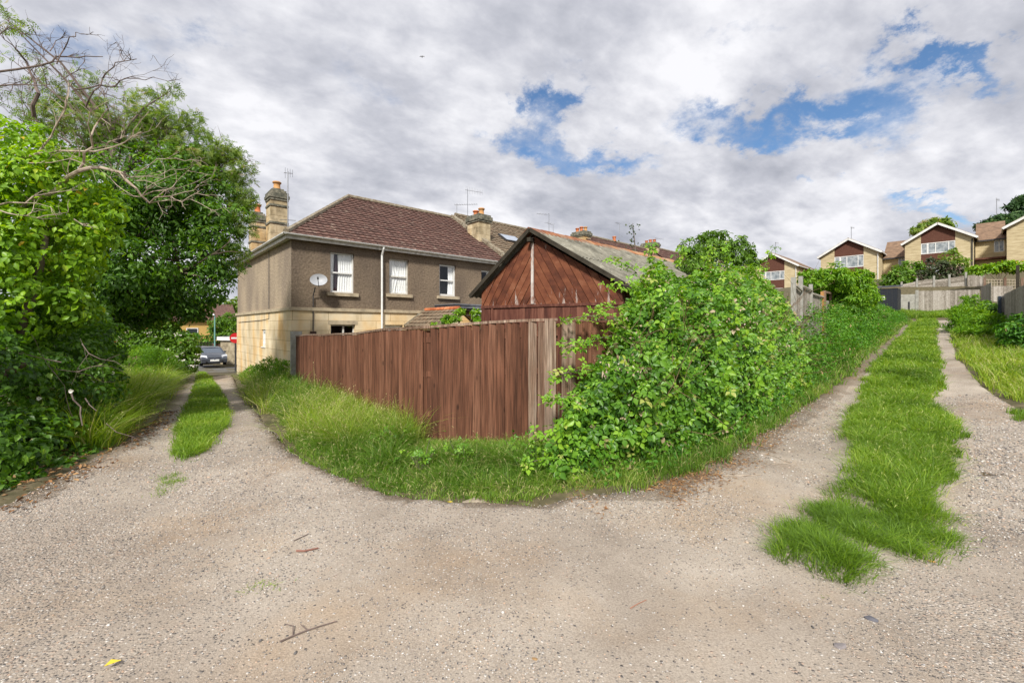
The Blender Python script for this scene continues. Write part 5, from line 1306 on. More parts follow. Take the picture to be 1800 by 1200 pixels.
link_house(-2.6, -.05, 11.4, 14.1, 6.5, 'brown roofed link building between the two middle gabled houses')
link_house(6.4, 8.95, 12.6, 15.2, 7.2, 'brown roofed link building with cream wall beside the rightmost house')
for (t, z, lb) in ((-6.0, 14.3, 'small aerial on the gable of the middle-left hill house'), (8.2, 15.3, 'spindly aerial beside the dark conifer behind the hill houses'), (-15.9, 13.5, 'small aerial on the leftmost hill house')):
    o = L2 + dF * t + dB * 1.5; x = aerial((o.x, o.y, z), 2.0, .7, lb, .4, True, 5, False, .035); x['group'] = 'TV aerials on the hill houses'

# ================================================================== THE STREET END ON THE LEFT
sh = thing('stone_outbuilding', 'flat roofed rubble stone building with a white fascia behind the parked car', 'building', (*P_(415, 37), -1.7))
q = MB(); a = Vector((*P_(387.5, 40), -1.8)); d1 = Vector((.93, -.36, 0)); b = a + d1 * 4.5; d2 = Vector((.36, .93, 0))
q.prism([a, b, b + d2 * 6, a + d2 * 6], (0, 0, 2.2))
mat_rubble = M('rubble_stone', [(.3, (.16, .13, .09)), (.5, (.32, .27, .18)), (.7, (.45, .39, .28))], scale=3, detail=9, rough=.95, bump=.03, bscale=6)
q.build('wall', mat_rubble, sh, world=True)
q = MB(); e_ = Vector((0, 0, 2.2)); o = -d1 * .2 - d2 * .2; q.prism([a + o + e_, b + d1 * .2 - d2 * .2 + e_, b + d1 * .2 + d2 * 6 + e_, a - d1 * .2 + d2 * 6 + e_], (0, 0, .32)); q.build('fascia', mat_white, sh, world=True)
q = MB(); q.prism([a + o + e_ + Vector((0, 0, .325)), b + d1 * .25 - d2 * .2 + e_ + Vector((0, 0, .325)), b + d2 * 6 + e_ + Vector((0, 0, .325)), a + d2 * 6 + e_ + Vector((0, 0, .325))], (0, 0, .03)); q.build('roof', mat_lead, sh, world=True)
# parked cars
mat_car = flat('dark_grey_car_paint', (.09, .10, .12), .22, .6, .5); mat_tyre = flat('tyre_rubber', (.015, .015, .016), .8, .2); mat_rim = flat('alloy', (.35, .35, .37), .3, .5, .8)
mat_lamp = flat('headlamp_glass', (.7, .72, .75), .1, .8); mat_plate = flat('number_plate', (.75, .75, .72), .4)
def make_car(name, label, loc, rz, group):
    c = thing(name, label, 'car', loc, rz, group)     # nose towards +x, width on y
    Lh, Wd = 4.4, 1.78
    prof = [(-2.2, .45), (-2.18, .9), (-2.1, 1.0), (1.15, 1.0), (1.75, .86), (2.1, .70), (2.2, .55), (2.18, .28), (1.9, .22), (-2.1, .25)]
    m = MB()
    secs = [(-.89, .90, .06), (-.86, 1.0, .0), (0, 1.0, -.03), (.86, 1.0, .0), (.89, .90, .06)]
    vs = []; fs = []; n_ = len(prof)
    for y, s_, ins in secs:
        for x, z in prof:
            xx = x * (1 - ins) if abs(x) > 1.5 else x
            vs.append((xx, y, .25 + (z - .25) * (1 if abs(y) < .88 else .93) + (.0 if abs(y) > .5 else .03 * (z > .8))))
    for i in range(len(secs) - 1):
        for k in range(n_): fs.append((i * n_ + k, i * n_ + (k + 1) % n_, (i + 1) * n_ + (k + 1) % n_, (i + 1) * n_ + k))
    fs += [tuple(range(n_))[::-1], tuple(range((len(secs) - 1) * n_, len(secs) * n_))]
    m.add(vs, fs)
    # roof shell
    cab = [(-2.05, .98, .82), (-1.75, 1.38, .66), (-1.0, 1.47, .63), (-.1, 1.46, .63), (.35, 1.40, .64), (1.2, .98, .80)]
    b = len(m.v); m.v += []; vs = []; fs = []
    top = [(x, z, h) for x, z, h in cab[1:5]]
    for x, z, h in top:
        for yy in (-h, -h * .6, 0, h * .6, h): vs.append((x, yy, z + .03 * (1 - (yy / h) ** 2)))
    for x, z, h in top:
        for yy in (-h, -h * .6, 0, h * .6, h): vs.append((x, yy, z - .03))
    for i in range(3):
        for k in range(4): q = i * 5 + k; fs.append((q, q + 5, q + 6, q + 1)); fs.append((20 + q, 21 + q, 26 + q, 25 + q))
        for k in (0, 4): q = i * 5 + k; fs.append((q, q + 5, q + 25, q + 20))
    m.add(vs, fs)
    for sy in (-1, 1):
        for (i, j) in ((0, 1), (5, 4)): m.bar((cab[i][0], sy * cab[i][2], cab[i][1]), (cab[j][0], sy * cab[j][2], cab[j][1] - .01), .07, .06)
        for x in (-.45,): m.bar((x - .05, sy * .81, .99), (x - .05, sy * .635, 1.45), .08, .03, up=(1, 0, 0))
    body = m.build('body', mat_car, c)
    m = MB(); g = [(x, z - .02, h - .015) for x, z, h in cab]
    m.quad((g[5][0], -g[5][2], g[5][1]), (g[5][0], g[5][2], g[5][1]), (g[4][0], g[4][2], g[4][1]), (g[4][0], -g[4][2], g[4][1])); m.build('windscreen', flat('tinted_glass', (.06, .08, .11), .08, .9), c)
    m = MB(); m.quad((g[0][0], g[0][2], g[0][1]), (g[0][0], -g[0][2], g[0][1]), (g[1][0], -g[1][2], g[1][1]), (g[1][0], g[1][2], g[1][1])); m.build('rear_window', mat_darkglass, c)
    for sy in (-1, 1):
        m = MB(); m.poly([(x, sy * h, z) for x, z, h in g]); m.build('side_window', mat_darkglass, c)
    for x in (-1.35, 1.38):
        for sy in (-1, 1):
            m = MB(); m.tube([(x, sy * .70, .32), (x, sy * .90, .32)], .33, 20); wh = m.build('wheel', mat_tyre, c)
            m = MB(); m.tube([(x, sy * .895, .32), (x, sy * .91, .32)], .21, 10); m.build('rim', mat_rim, wh)
    for sy in (-1, 1):
        m = MB(); m.hexa([(2.0, sy * .50, .60), (2.19, sy * .50, .58), (2.02, sy * .89, .62), (1.80, sy * .89, .66), (1.90, sy * .50, .82), (2.14, sy * .50, .78), (1.90, sy * .895, .84), (1.68, sy * .89, .88)]); m.build('headlight', mat_lamp, c)
        m = MB(); m.box(.75, .95, sy * .9 - .08, sy * .9 + .08, 1.0, 1.13); m.build('wing_mirror', mat_car, c)
    m = MB(); m.box(2.16, 2.26, -.30, .30, .38, .53); m.build('number_plate', mat_plate, c)
    m = MB(); m.box(2.15, 2.215, -.6, .6, .28, .40); m.box(2.13, 2.205, -.42, .42, .56, .66); m.build('grille', mat_tyre, c)
    return c
cx, cy = P_(370, 36.5); cz = g1(cx, cy) + .05
car1 = make_car('parked_car', 'dark grey car parked facing the lane, the nearer of two', (cx, cy, CAMZ - (641.5 - 575) / FPX * 35.6), R(-75), 'cars parked in the street')
car1.rotation_euler[2] = math.atan2(-.74, .67)
cx2, cy2 = P_(352, 41)
car2 = copy_tree(car1); car2['label'] = 'second dark car, mostly hidden behind the nearer parked car and the white-flowered bush'
car2.location = (cx2, cy2, CAMZ - (636.5 - 575) / FPX * 40.5)
# lamp post, no-entry signs
mat_teal = flat('teal_painted_steel', (.16, .33, .30), .5); mat_red = flat('sign_red', (.55, .02, .025), .45)
lp = thing('street_lamp', 'slim teal street lamp in front of the far trees', 'street lamp', (*P_(377.5, 44), -2.0))
q = MB(); x, y = P_(377.5, 44); q.tube([(x, y, -2.1), (x, y, 0), (x, y, zpx(553, 44))], [.09, .07, .045], 8); q.build('pole', mat_teal, lp, world=True)
q = MB(); q.tube([(x, y, zpx(553.5, 44)), (x - .25, y, zpx(552.5, 44)), (x - .5, y, zpx(553, 44))], [.04, .09, .05], 8); q.build('lantern', mat_metal_grey, lp, world=True)
def noentry(px, py, Y, label, r=.3, tall=True):
    x, y = P_(px, Y); z = zpx(py, Y); zb = g1(x, y)
    t = thing('no_entry_sign', label, 'road sign', (x, y, zb), math.atan2(-x, y), 'no-entry signs at the lane mouth')
    h = z - zb
    q = MB(); q.tube([(0, .03, 0), (0, .03, h + r)], .045, 8); q.build('pole', mat_metal_dark, t)
    q = MB(); q.tube([(0, -.0, h), (0, -.02, h)], r, 28); d = q.build('disc', mat_red, t)
    q = MB(); q.box(-r * .72, r * .72, -.028, -.021, h - r * .17, h + r * .17); q.build('bar', mat_white, d)
noentry(414, 594, 25.8, 'red and white no-entry sign half hidden behind the stone house corner', .30)
noentry(193.5, 602.5, 27, 'red and white no-entry sign above the grassy bank', .30)
# distant coloured houses and hedge wall
oh = thing('distant_house', 'far orange-yellow house with a red roof beyond the street', 'house', (*P_(345, 62), -2.5), RZ)
q = MB(); q.box(-6, 4, -4, 4, 0, 5.0); q.build('wall', flat('ochre_wall', (.55, .36, .12), .9, .2), oh)
q = MB(); q.prism([(-6.4, -4.4, 4.9), (4.4, -4.4, 4.9), (4.4, 0, 7.4), (-6.4, 0, 7.4)], (0, 0, .1)); q.prism([(-6.4, 0, 7.4), (4.4, 0, 7.4), (4.4, 4.4, 4.9), (-6.4, 4.4, 4.9)], (0, 0, .1)); q.build('roof', mat_tile_red, oh)
for i in range(3):
    q = MB(); q.box(-4.5 + i * 3, -3.2 + i * 3, -4.06, -3.9, 2.6, 4.0); f = q.build('window', mat_white, oh); q = MB(); q.quad((-4.4 + i * 3, -4.07, 2.7), (-3.3 + i * 3, -4.07, 2.7), (-3.3 + i * 3, -4.07, 3.9), (-4.4 + i * 3, -4.07, 3.9)); q.build('pane', mat_darkglass, f)
bw = thing('garden_wall', 'low brown brick garden wall below the far ochre house', 'wall', (*P_(340, 50), -2.2), RZ * .2)
q = MB(); q.box(-7, 4, 0, .3, 0, 1.9); q.build('bricks', flat('brown_brick', (.20, .12, .085), .95, .2, 0, .25, 9), bw)
q = MB(); q.box(-7.05, 4.05, -.04, .34, 1.9, 1.98); q.build('coping', mat_conc, bw)
dh2 = thing('distant_house', 'pale far house glimpsed under the dark tree canopy', 'house', (*P_(170, 55), -2.5), RZ)
q = MB(); q.box(-8, 4, -4, 4, 0, 4.6); q.build('wall', flat('pale_stone_wall', (.45, .38, .28), .9, .2), dh2)
q = MB(); q.prism([(-8.4, -4.4, 4.5), (4.4, -4.4, 4.5), (4.4, 0, 6.6), (-8.4, 0, 6.6)], (0, 0, .1)); q.build('roof', mat_lead, dh2)
wl = thing('boundary_fence', 'dark railing fence behind the parked cars', 'fence', (*P_(340, 46), -2.1))
q = MB()
for i in range(22): x, y = P_(318 + i * 2.6, 46); q.bar((x, y, -2.2), (x, y, zpx(600 + (i % 2), 46)), .12, .03)
q.build('slats', mat_shed_dark, wl, world=True)
# ================================================================== VEGETATION
def tmpl_leaf(wd=.5, fold=.10, droop=.12):
    v = np.array([(0, 0, 0), (-wd * .38, .28, fold), (-wd * .5, .5, fold), (-wd * .3, .78, fold * .4), (0, 1, -droop), (wd * .3, .78, fold * .4), (wd * .5, .5, fold), (wd * .38, .28, fold), (0, .5, -.02)], float)
    f = np.array([(0, 8, 1), (1, 8, 2), (2, 8, 3), (3, 8, 4), (4, 8, 5), (5, 8, 6), (6, 8, 7), (7, 8, 0)])
    return v, f
def tmpl_small(wd=.5, fold=.1):
    v = np.array([(0, 0, 0), (-wd / 2, .45, fold), (0, 1, -.08), (wd / 2, .45, fold)], float); return v, np.array([(0, 2, 1), (0, 3, 2)])
def combine(parts):
    V = []; F = []; b = 0
    for v, f in parts: V.append(v); F.append(f + b); b += len(v)
    return np.concatenate(V), np.concatenate(F)
def xf(t, ang, s, off, tilt=0.0):
    v, f = t; c, s_ = math.cos(ang), math.sin(ang); ct, st = math.cos(tilt), math.sin(tilt)
    w_ = v * s; w_ = np.stack([w_[:, 0], w_[:, 1] * ct - w_[:, 2] * st, w_[:, 1] * st + w_[:, 2] * ct], -1)
    return np.stack([w_[:, 0] * c - w_[:, 1] * s_, w_[:, 0] * s_ + w_[:, 1] * c, w_[:, 2]], -1) + np.array(off), f
L8 = tmpl_leaf(); LS = tmpl_small(); LIVY = tmpl_leaf(.62, .10, .22)
TRI = combine([xf(tmpl_leaf(.66, .09, .16), 0, 1.0, (0, .5, 0)), xf(tmpl_leaf(.60, .09, .2), 1.35, .85, (-.10, .36, 0)), xf(tmpl_leaf(.60, .09, .2), -1.35, .85, (.10, .36, 0))])
SPRAY = combine([xf(tmpl_small(.34, .05), a, .42, (0, y, 0), -.15) for y, a in ((.12, .95), (.12, -.95), (.34, .85), (.34, -.85), (.56, .75), (.56, -.75), (.72, 0))])
WHORL = combine([xf(tmpl_small(.36, .06), a, 1.0 - .15 * (i % 2), (0, 0, 0), -.3) for i, a in enumerate(np.linspace(0, 2 * math.pi, 6)[:-1])])
def orient(nrm, jitter, tipdown=.6):
    n = len(nrm); nz_ = nrm + rng.normal(0, jitter, (n, 3)); nz_ /= np.linalg.norm(nz_, axis=1)[:, None] + 1e-9
    tip = rng.normal(0, 1, (n, 3)); tip[:, 2] -= tipdown * 2
    tip += nrm * .4
    y = tip - nz_ * (tip * nz_).sum(1)[:, None]; y /= np.linalg.norm(y, axis=1)[:, None] + 1e-9
    x = np.cross(y, nz_)
    return np.stack([x, y, nz_], -1)
def leaves(name, mat, parent, pos, nrm, smin, smax, tm, tint, jitter=.5, tipdown=.5, **kw):
    n = len(pos); rot = orient(nrm, jitter, tipdown); s = smin + (smax - smin) * rng.random(n) ** 1.3
    if parent is not None: pos = pos - np.array(parent.location)
    V, F, T = inst(tm[0], tm[1], pos, rot, s, np.clip(tint, 0, 1))
    return link(name, np_mesh(name, V, F, T), mat, parent, **kw)
def crown_pts(cl, n, subr=.28, nsub=34, shell=.35, upw=.0, flatz=1.0):
    """cl: list of (centre, radius[, zscale]) -> points and outward normals in lumps over the clump surfaces"""
    area = np.array([c[1] ** 2 * (c[3] if len(c) > 3 else 1) for c in cl]); area = area / area.sum(); P = []; Nn = []; Tt = []
    for c, a in zip(cl, area):
        ctr, r = np.array(c[0]), c[1]; zs = c[2] if len(c) > 2 else 1.0
        m_ = max(8, int(n * a)); ns = max(6, int(nsub))
        d = rng.normal(0, 1, (ns, 3)); d /= np.linalg.norm(d, axis=1)[:, None]
        sc_ = ctr + d * r * np.array([1, 1, zs]) * rng.uniform(.55, 1.0, (ns, 1)); sr = r * subr * rng.uniform(.6, 1.5, ns); st_ = rng.normal(0, .13, ns)
        i = rng.integers(0, ns, m_)
        e = rng.normal(0, 1, (m_, 3)) + d[i] * .7 + np.array([0, 0, .35]); e /= np.linalg.norm(e, axis=1)[:, None]
        rr = sr[i] * (1 - shell * rng.random(m_) ** 1.5)
        P.append(sc_[i] + e * rr[:, None] * np.array([1, 1, .8])); Nn.append(e * .6 + d[i] * .4 + np.array([0, 0, .35 + upw])); Tt.append(st_[i])
    P = np.concatenate(P); Nn = np.concatenate(Nn); Nn /= np.linalg.norm(Nn, axis=1)[:, None]
    return P, Nn, np.concatenate(Tt)
def cpx(lst):   # (px, py, Y, r_px[, zscale[, weight]]) -> world clumps
    return [(at(a, b, Y), r * Y / FPX, *rest) for a, b, Y, r, *rest in lst]
mat_bark = M('bark', [(.3, (.05, .036, .025)), (.5, (.11, .085, .06)), (.7, (.19, .155, .12))], scale=6, detail=9, rough=.95, bump=.02, bscale=15, stretch=(1, 1, .3))
mat_dead = M('bleached_dead_wood', [(.3, (.22, .17, .13)), (.5, (.38, .31, .24)), (.7, (.50, .43, .35))], scale=9, detail=6, rough=.9)
mat_twig = M('dark_twig', [(.3, (.10, .075, .065)), (.7, (.21, .16, .14))], scale=9, rough=.9)
LM_DARK = leafmat('dark_glossy_leaf', [(0, (.035, .085, .014)), (.4, (.085, .19, .024)), (.75, (.16, .31, .04)), (1, (.28, .44, .06))], .42, .40)
LM_MID = leafmat('mid_green_leaf', [(0, (.05, .11, .012)), (.45, (.11, .22, .02)), (.8, (.16, .31, .03)), (.93, (.24, .36, .06)), (1, (.30, .26, .10))], .35, .45)
LM_BRIGHT = leafmat('bright_green_leaf', [(0, (.08, .18, .012)), (.45, (.19, .36, .018)), (.88, (.34, .52, .03)), (.97, (.42, .50, .04)), (1, (.55, .38, .03))], .35, .42)
LM_ASH = leafmat('feathery_leaf', [(0, (.07, .13, .02)), (.5, (.17, .27, .045)), (.85, (.29, .38, .08)), (1, (.34, .28, .14))], .45, .5)
LM_BRAM = leafmat('bramble_leaf', [(0, (.035, .10, .012)), (.35, (.085, .21, .02)), (.6, (.16, .33, .03)), (.86, (.27, .46, .035)), (.92, (.36, .50, .05)), (.945, (.42, .32, .19)), (1, (.57, .46, .33))], .32, .4)
LM_NETTLE = leafmat('nettle_leaf', [(0, (.03, .10, .012)), (.5, (.08, .23, .016)), (.85, (.16, .35, .025)), (.95, (.32, .38, .08)), (1, (.42, .30, .16))], .3, .5)
LM_LIME = leafmat('lime_leaf', [(0, (.06, .16, .01)), (.5, (.15, .32, .015)), (1, (.28, .44, .03))], .35, .45)
LM_PURPLE = leafmat('purple_green_leaf', [(0, (.03, .05, .02)), (.5, (.07, .10, .035)), (.8, (.10, .075, .06)), (1, (.17, .10, .09))], .25, .5)
LM_CONIFER = leafmat('conifer_leaf', [(0, (.015, .045, .015)), (.6, (.04, .10, .02)), (1, (.09, .16, .03))], .1, .6)
LM_LITTER = leafmat('dead_leaf', [(0, (.10, .045, .02)), (.5, (.27, .13, .05)), (1, (.48, .31, .15))], .1, .8)
LM_PETAL = leafmat('white_petal', [(0, (.55, .52, .45)), (1, (.80, .78, .72))], .2, .6)

def twigs(mb, p, d, ln, r, dep, n=3, curl=.35, up=.0, spread=.6, seg=4, minr=.002):
    p = Vector(p); d = Vector(d).normalized(); pts = [p.copy()]
    for i in range(seg):
        d = (d + Vector((random.gauss(0, curl), random.gauss(0, curl), random.gauss(0, curl) + up)) * .5).normalized(); p = p + d * ln / seg; pts.append(p.copy())
    mb.tube(pts, [max(minr, r * (1 - .75 * i / seg)) for i in range(seg + 1)], 5 if r > .01 else 4, random.random())
    if dep > 0:
        for k in range(n):
            i = random.randint(1, seg); q = pts[i]
            dd = (pts[i] - pts[i - 1]).normalized() + Vector((random.gauss(0, 1), random.gauss(0, 1), random.gauss(0, 1))) * spread
            twigs(mb, q, dd, ln * random.uniform(.35, .65), r * .5, dep - 1, n, curl, up, spread, seg, minr)
def plant(name, label, cat, base, group=None): return thing(name, label, cat, base, 0, group)
def trunkto(name, parent, pts, r0, r1, mat=None, extra=()):
    q = MB(); n_ = len(pts); q.tube(pts, [r0 + (r1 - r0) * i / (n_ - 1) for i in range(n_)], 9)
    for e_ in extra: twigs(q, *e_)
    return q.build(name, mat or mat_bark, parent, smooth=True, world=True)

# ---- the dark evergreen-looking tree overhanging the left lane
tb = (-8.6, 8.6, g1(-8.6, 8.6))
t = plant('broadleaf_tree', 'large dark green leafy tree overhanging the left lane', 'tree', tb)
cl = cpx([(275, 430, 10.5, 118), (330, 385, 10.2, 82), (190, 450, 9.5, 110), (360, 345, 10.4, 50), (356, 440, 10.2, 58), (355, 495, 10, 44, .8), (120, 420, 9.3, 110), (245, 520, 10, 62, .7), (315, 520, 10.2, 52, .7), (160, 540, 9.3, 62, .6), (205, 500, 8.9, 60, .8), (240, 470, 9.0, 50), (150, 500, 8.6, 60), (285, 340, 10.4, 80), (200, 345, 9.9, 85), (60, 470, 8.5, 90), (375, 400, 10.3, 40), (330, 300, 10.8, 50), (200, 560, 9.6, 34, .7), (245, 562, 9.9, 32, .7), (290, 556, 10, 34, .7), (335, 546, 10.1, 28, .7), (372, 520, 10.1, 20, .8), (150, 580, 9.2, 36, .6), (385, 470, 10.2, 24)])
P, Nn, Tt = crown_pts(cl, 46000, .30, 46)
leaves('crown', LM_DARK, t, P, Nn, .07, .14, tmpl_leaf(.46, .09, .16), rng.normal(.42, .18, len(P)) + Tt, .45, .7)
trunkto('trunk', t, [tb, (-9.0, 9.2, 1.2), (-8.9, 9.9, 2.4), (-8.4, 10.3, 3.4)], .17, .06, extra=[((-8.0, 9.6, 2.0), (.5, .35, .8), 1.7, .06, 1, 3), ((-8.0, 9.5, 2.4), (.6, .5, .45), 1.5, .05, 1, 3), ((-8.2, 9.3, 2.2), (-.3, .4, 1), 2.2, .06, 1, 4)])
# leaning limb seen at the left edge
# ---- feathery tree behind, top of the mass
tb = (-9.8, 9.6, g1(-9.8, 9.6))
t = plant('ash_tree', 'feathery pale green tree whose thin crown shows sky above the dark tree', 'tree', tb)
cl = cpx([(220, 235, 10.6, 52), (290, 250, 10.8, 50), (350, 270, 10.8, 42), (395, 300, 10.8, 34), (415, 330, 10.8, 26), (400, 265, 10.8, 26, .7, .5), (435, 292, 10.8, 14, .6, .7), (310, 215, 10.8, 38, .8, .6), (265, 180, 10.8, 28, .8, .5), (340, 215, 10.8, 20, .8, .5), (300, 160, 10.8, 14, .8, .6), (150, 225, 10.2, 55), (90, 195, 10, 44, 1, .3), (120, 140, 10, 34, 1, .14), (40, 200, 9.6, 45, 1, .25), (40, 120, 9.5, 36, .8, .10), (5, 30, 9.2, 26, 1, .25), (28, 52, 9.2, 14, .7, .3), (180, 155, 10.4, 26, 1, .16), (430, 350, 10.8, 20), (425, 400, 10.6, 20), (418, 440, 10.5, 18, .9, .8), (425, 375, 10.6, 22, 1, .8), (405, 470, 10.5, 16)])
P, Nn, Tt = crown_pts(cl, 9500, .42, 26, .9)
leaves('crown', LM_ASH, t, P, Nn, .10, .19, SPRAY, rng.normal(.5, .2, len(P)) + Tt, .8, .3)
q = MB(); q.tube([tb, (-9.6, 9.8, 2), (-9.3, 10, 4), (-8.9, 10.1, 5.6)], [.18, .14, .09, .04], 8)
for c_ in cl:
    a = Vector(c_[0]); s_ = Vector((-9.2, 10, max(2.6, a.z - 1.5 - .3 * abs(a.x + 9))))
    mid = (a + s_) / 2 + Vector((0, 0, .2 + random.uniform(-.1, .3))); q.tube([s_, mid, a], [.035, .022, .008], 5)
    for k in range(4): twigs(q, mid + (a - mid) * random.random(), (a - s_) + Vector((random.gauss(0, .8), random.gauss(0, .5), random.gauss(0, .8))), c_[1] * 1.5, .010, 1, 3, .35)
q.build('trunk', mat_twig, t, world=True)
# ---- bright leaves in front
tb = (-6.9, 5.6, g1(-6.9, 5.6))
t = plant('ivy_clad_tree', 'bright yellow-green large-leaved tree at the left edge, nearest the camera', 'tree', tb)
cl = cpx([(50, 290, 6.3, 66), (95, 330, 6.3, 70), (20, 350, 6, 80), (140, 385, 6.4, 52), (178, 345, 6.6, 22), (192, 372, 6.5, 24), (100, 430, 6.2, 66), (30, 440, 5.9, 80), (140, 470, 6.3, 26), (60, 520, 6, 70), (110, 545, 6.3, 45, .7), (-60, 380, 6, 110), (-50, 520, 5.8, 110), (20, 245, 6.4, 40), (0, 600, 5.9, 60), (185, 400, 6.6, 18)])
P, Nn, Tt = crown_pts(cl, 13000, .30, 34)
dk = np.clip((CAMZ + .45 - P[:, 2]) * .35, -.25, .38)       # leaf tint gets darker towards the bottom of the crown
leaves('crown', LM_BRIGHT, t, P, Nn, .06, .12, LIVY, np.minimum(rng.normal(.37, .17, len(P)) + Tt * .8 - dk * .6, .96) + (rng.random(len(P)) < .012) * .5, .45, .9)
trunkto('trunk', t, [tb, (-6.8, 5.8, 1.0), (-6.6, 6.0, 2.2), (-6.5, 6.1, 3.2)], .08, .03)
# ---- bleached dead branches reaching out of the mass
tb = (-7.6, 6.6, g1(-7.6, 6.6))
t = plant('dead_tree', 'bleached bare branches reaching right across the green foliage', 'tree', tb)
q = MB()
def pl(pts, Y, r0, r1, mb, side=0, ln=.4, dep=1, sr=.007, n=6, tilt=(0, 0, .2)):
    w_ = []
    for i, (a, b) in enumerate(pts): w_.append(Vector(at(a, b, Y + .12 * math.sin(i * 2.1 + a * .05))))
    sm = []
    for i in range(len(w_) - 1):
        sm.append(w_[i]); sm.append((w_[i] + w_[i + 1]) / 2 + Vector((random.gauss(0, .008), random.gauss(0, .03), random.gauss(0, .012))))
    sm.append(w_[-1]); k = len(sm)
    mb.tube(sm, [r0 + (r1 - r0) * i / (k - 1) for i in range(k)], 7, random.random())
    for j in range(side):
        i = random.randint(max(1, k // 4), k - 1); d = (sm[i] - sm[i - 1]).normalized() + Vector((random.gauss(0, .5), random.gauss(0, .3), random.gauss(0, .6))) + Vector(tilt)
        twigs(mb, sm[i], d, ln * random.uniform(.6, 1.3), sr, dep, 3, .35)
q.tube([tb, Vector(tb) + Vector((0, 0, 1.2)), at(-60, 430, 6.1)], [.07, .06, .05], 8)
pl([(-60, 430), (0, 398), (40, 365), (75, 345), (108, 322), (140, 300), (175, 294), (212, 303), (240, 332), (263, 357)], 6.1, .042, .012, q, 8, .5, 1, .007)
for e_ in ([(263, 357), (300, 345), (340, 335), (372, 312)], [(263, 357), (295, 352), (335, 350), (370, 368)], [(212, 303), (228, 312), (262, 310), (300, 298), (330, 296)], [(215, 303), (240, 318), (270, 322), (310, 305)], [(258, 350), (235, 345), (205, 325), (175, 298)], [(263, 357), (290, 335), (310, 320), (330, 300)], [(300, 345), (320, 355), (345, 340), (368, 345)], [(235, 300), (250, 298), (275, 280), (310, 278), (335, 280)]):
    pl(e_, 6.1, .008, .003, q, 4, .22, 1, .004)
pl([(-40, 310), (0, 297), (40, 278), (68, 270), (105, 265), (150, 266), (185, 262), (220, 250), (248, 232)], 6.0, .022, .006, q, 6, .45)
pl([(138, 300), (148, 268), (160, 240), (172, 215), (182, 200)], 6.0, .018, .008, q, 5, .5)
pl([(67, 269), (90, 240), (108, 205), (118, 175), (120, 145)], 6.1, .014, .005, q, 5, .45)
pl([(0, 360), (45, 357), (85, 340)], 5.6, .012, .005, q, 3, .3)
pl([(0, 370), (30, 378), (65, 383)], 5.5, .009, .004, q, 3, .25)
pl([(130, 385), (145, 395), (172, 400)], 5.9, .007, .003, q, 2, .15)
pl([(45, 287), (90, 286), (140, 275)], 5.8, .008, .003, q, 3, .3)
pl([(185, 262), (205, 245), (218, 240), (220, 205)], 6.2, .007, .003, q, 3, .2)
q.build('branches', mat_dead, t, world=True)
q = MB()
pl([(-40, 135), (0, 126), (55, 118), (92, 109), (118, 100), (150, 99), (181, 100)], 7, .020, .006, q, 7, .3)
pl([(100, 112), (112, 88), (122, 65), (133, 58), (142, 60)], 7, .010, .004, q, 4, .18)
pl([(88, 90), (98, 72), (112, 62)], 7, .007, .003, q, 3, .18)
pl([(-30, 152), (0, 151), (45, 149), (88, 149)], 7, .016, .006, q, 6, .35)
pl([(60, 205), (68, 165), (62, 145), (46, 108), (30, 88), (8, 70)], 7.2, .03, .006, q, 9, .5)
pl([(150, 190), (165, 160), (180, 138), (200, 118), (218, 108), (240, 104)], 7, .012, .005, q, 6, .3)
pl([(130, 158), (175, 150), (205, 150), (222, 138), (255, 141), (296, 143)], 7, .011, .004, q, 8, .35)
pl([(218, 108), (210, 90), (204, 75)], 7, .006, .003, q, 2, .15)
pl([(110, 140), (125, 130), (140, 118), (150, 106)], 7, .008, .003, q, 3, .2)
pl([(0, 60), (20, 45), (38, 60)], 7, .008, .003, q, 5, .3)
for k in range(13): twigs(q, at(random.uniform(-20, 230), random.uniform(130, 230), 7.3), (random.gauss(.3, .6), random.gauss(0, .3), random.uniform(.1, 1)), random.uniform(.4, .8), .005, 2, 3, .4)
q.build('upper_branches', mat_twig, t, world=True)
# ---- undergrowth below : dark, leafy, down to the lane edge
tb = (-5.9, 5.6, 0)
t = plant('undergrowth', 'dark shady hedge of bramble and bindweed along the left lane edge', 'hedge', tb)
cl = cpx([(20, 625, 6.2, 82), (95, 615, 6.8, 74), (155, 610, 7.6, 48), (60, 700, 5.8, 74), (125, 690, 6.4, 60), (165, 670, 7.4, 36), (10, 770, 5.1, 70, .8), (75, 775, 5.5, 52, .8), (130, 748, 6.1, 46, .8), (165, 725, 6.6, 26, .8), (-70, 680, 5, 110), (-60, 800, 4.4, 90, .7), (20, 825, 4.8, 38, .6), (80, 815, 5.2, 26, .6), (35, 848, 4.5, 26, .5), (105, 822, 5.0, 20, .5), (150, 795, 5.5, 20, .5), (-20, 868, 4.2, 34, .4), (175, 630, 8.8, 32), (150, 570, 8, 40)])
P, Nn, Tt = crown_pts(cl, 24000, .32, 38)
P[:, 2] = np.maximum(P[:, 2], gz(P[:, 0], P[:, 1]) + .03)
leaves('foliage', LM_DARK, t, P, Nn, .05, .10, LIVY, rng.normal(.42, .18, len(P)) + Tt, .5, .6)
q = MB()
for k in range(9):
    a = at(random.uniform(0, 190), random.uniform(600, 760), 5.6); twigs(q, a, (random.gauss(0, 1), -.2, random.gauss(-.3, .6)), .7, .007, 1, 2, .5)
pl([(-20, 672), (10, 655), (45, 635)], 5.2, .07, .045, q)
pl([(125, 690), (142, 715), (145, 748)], 5.5, .010, .007, q); pl([(150, 700), (170, 722)], 5.5, .007, .004, q)
q.build('stems', mat_twig, t, world=True)
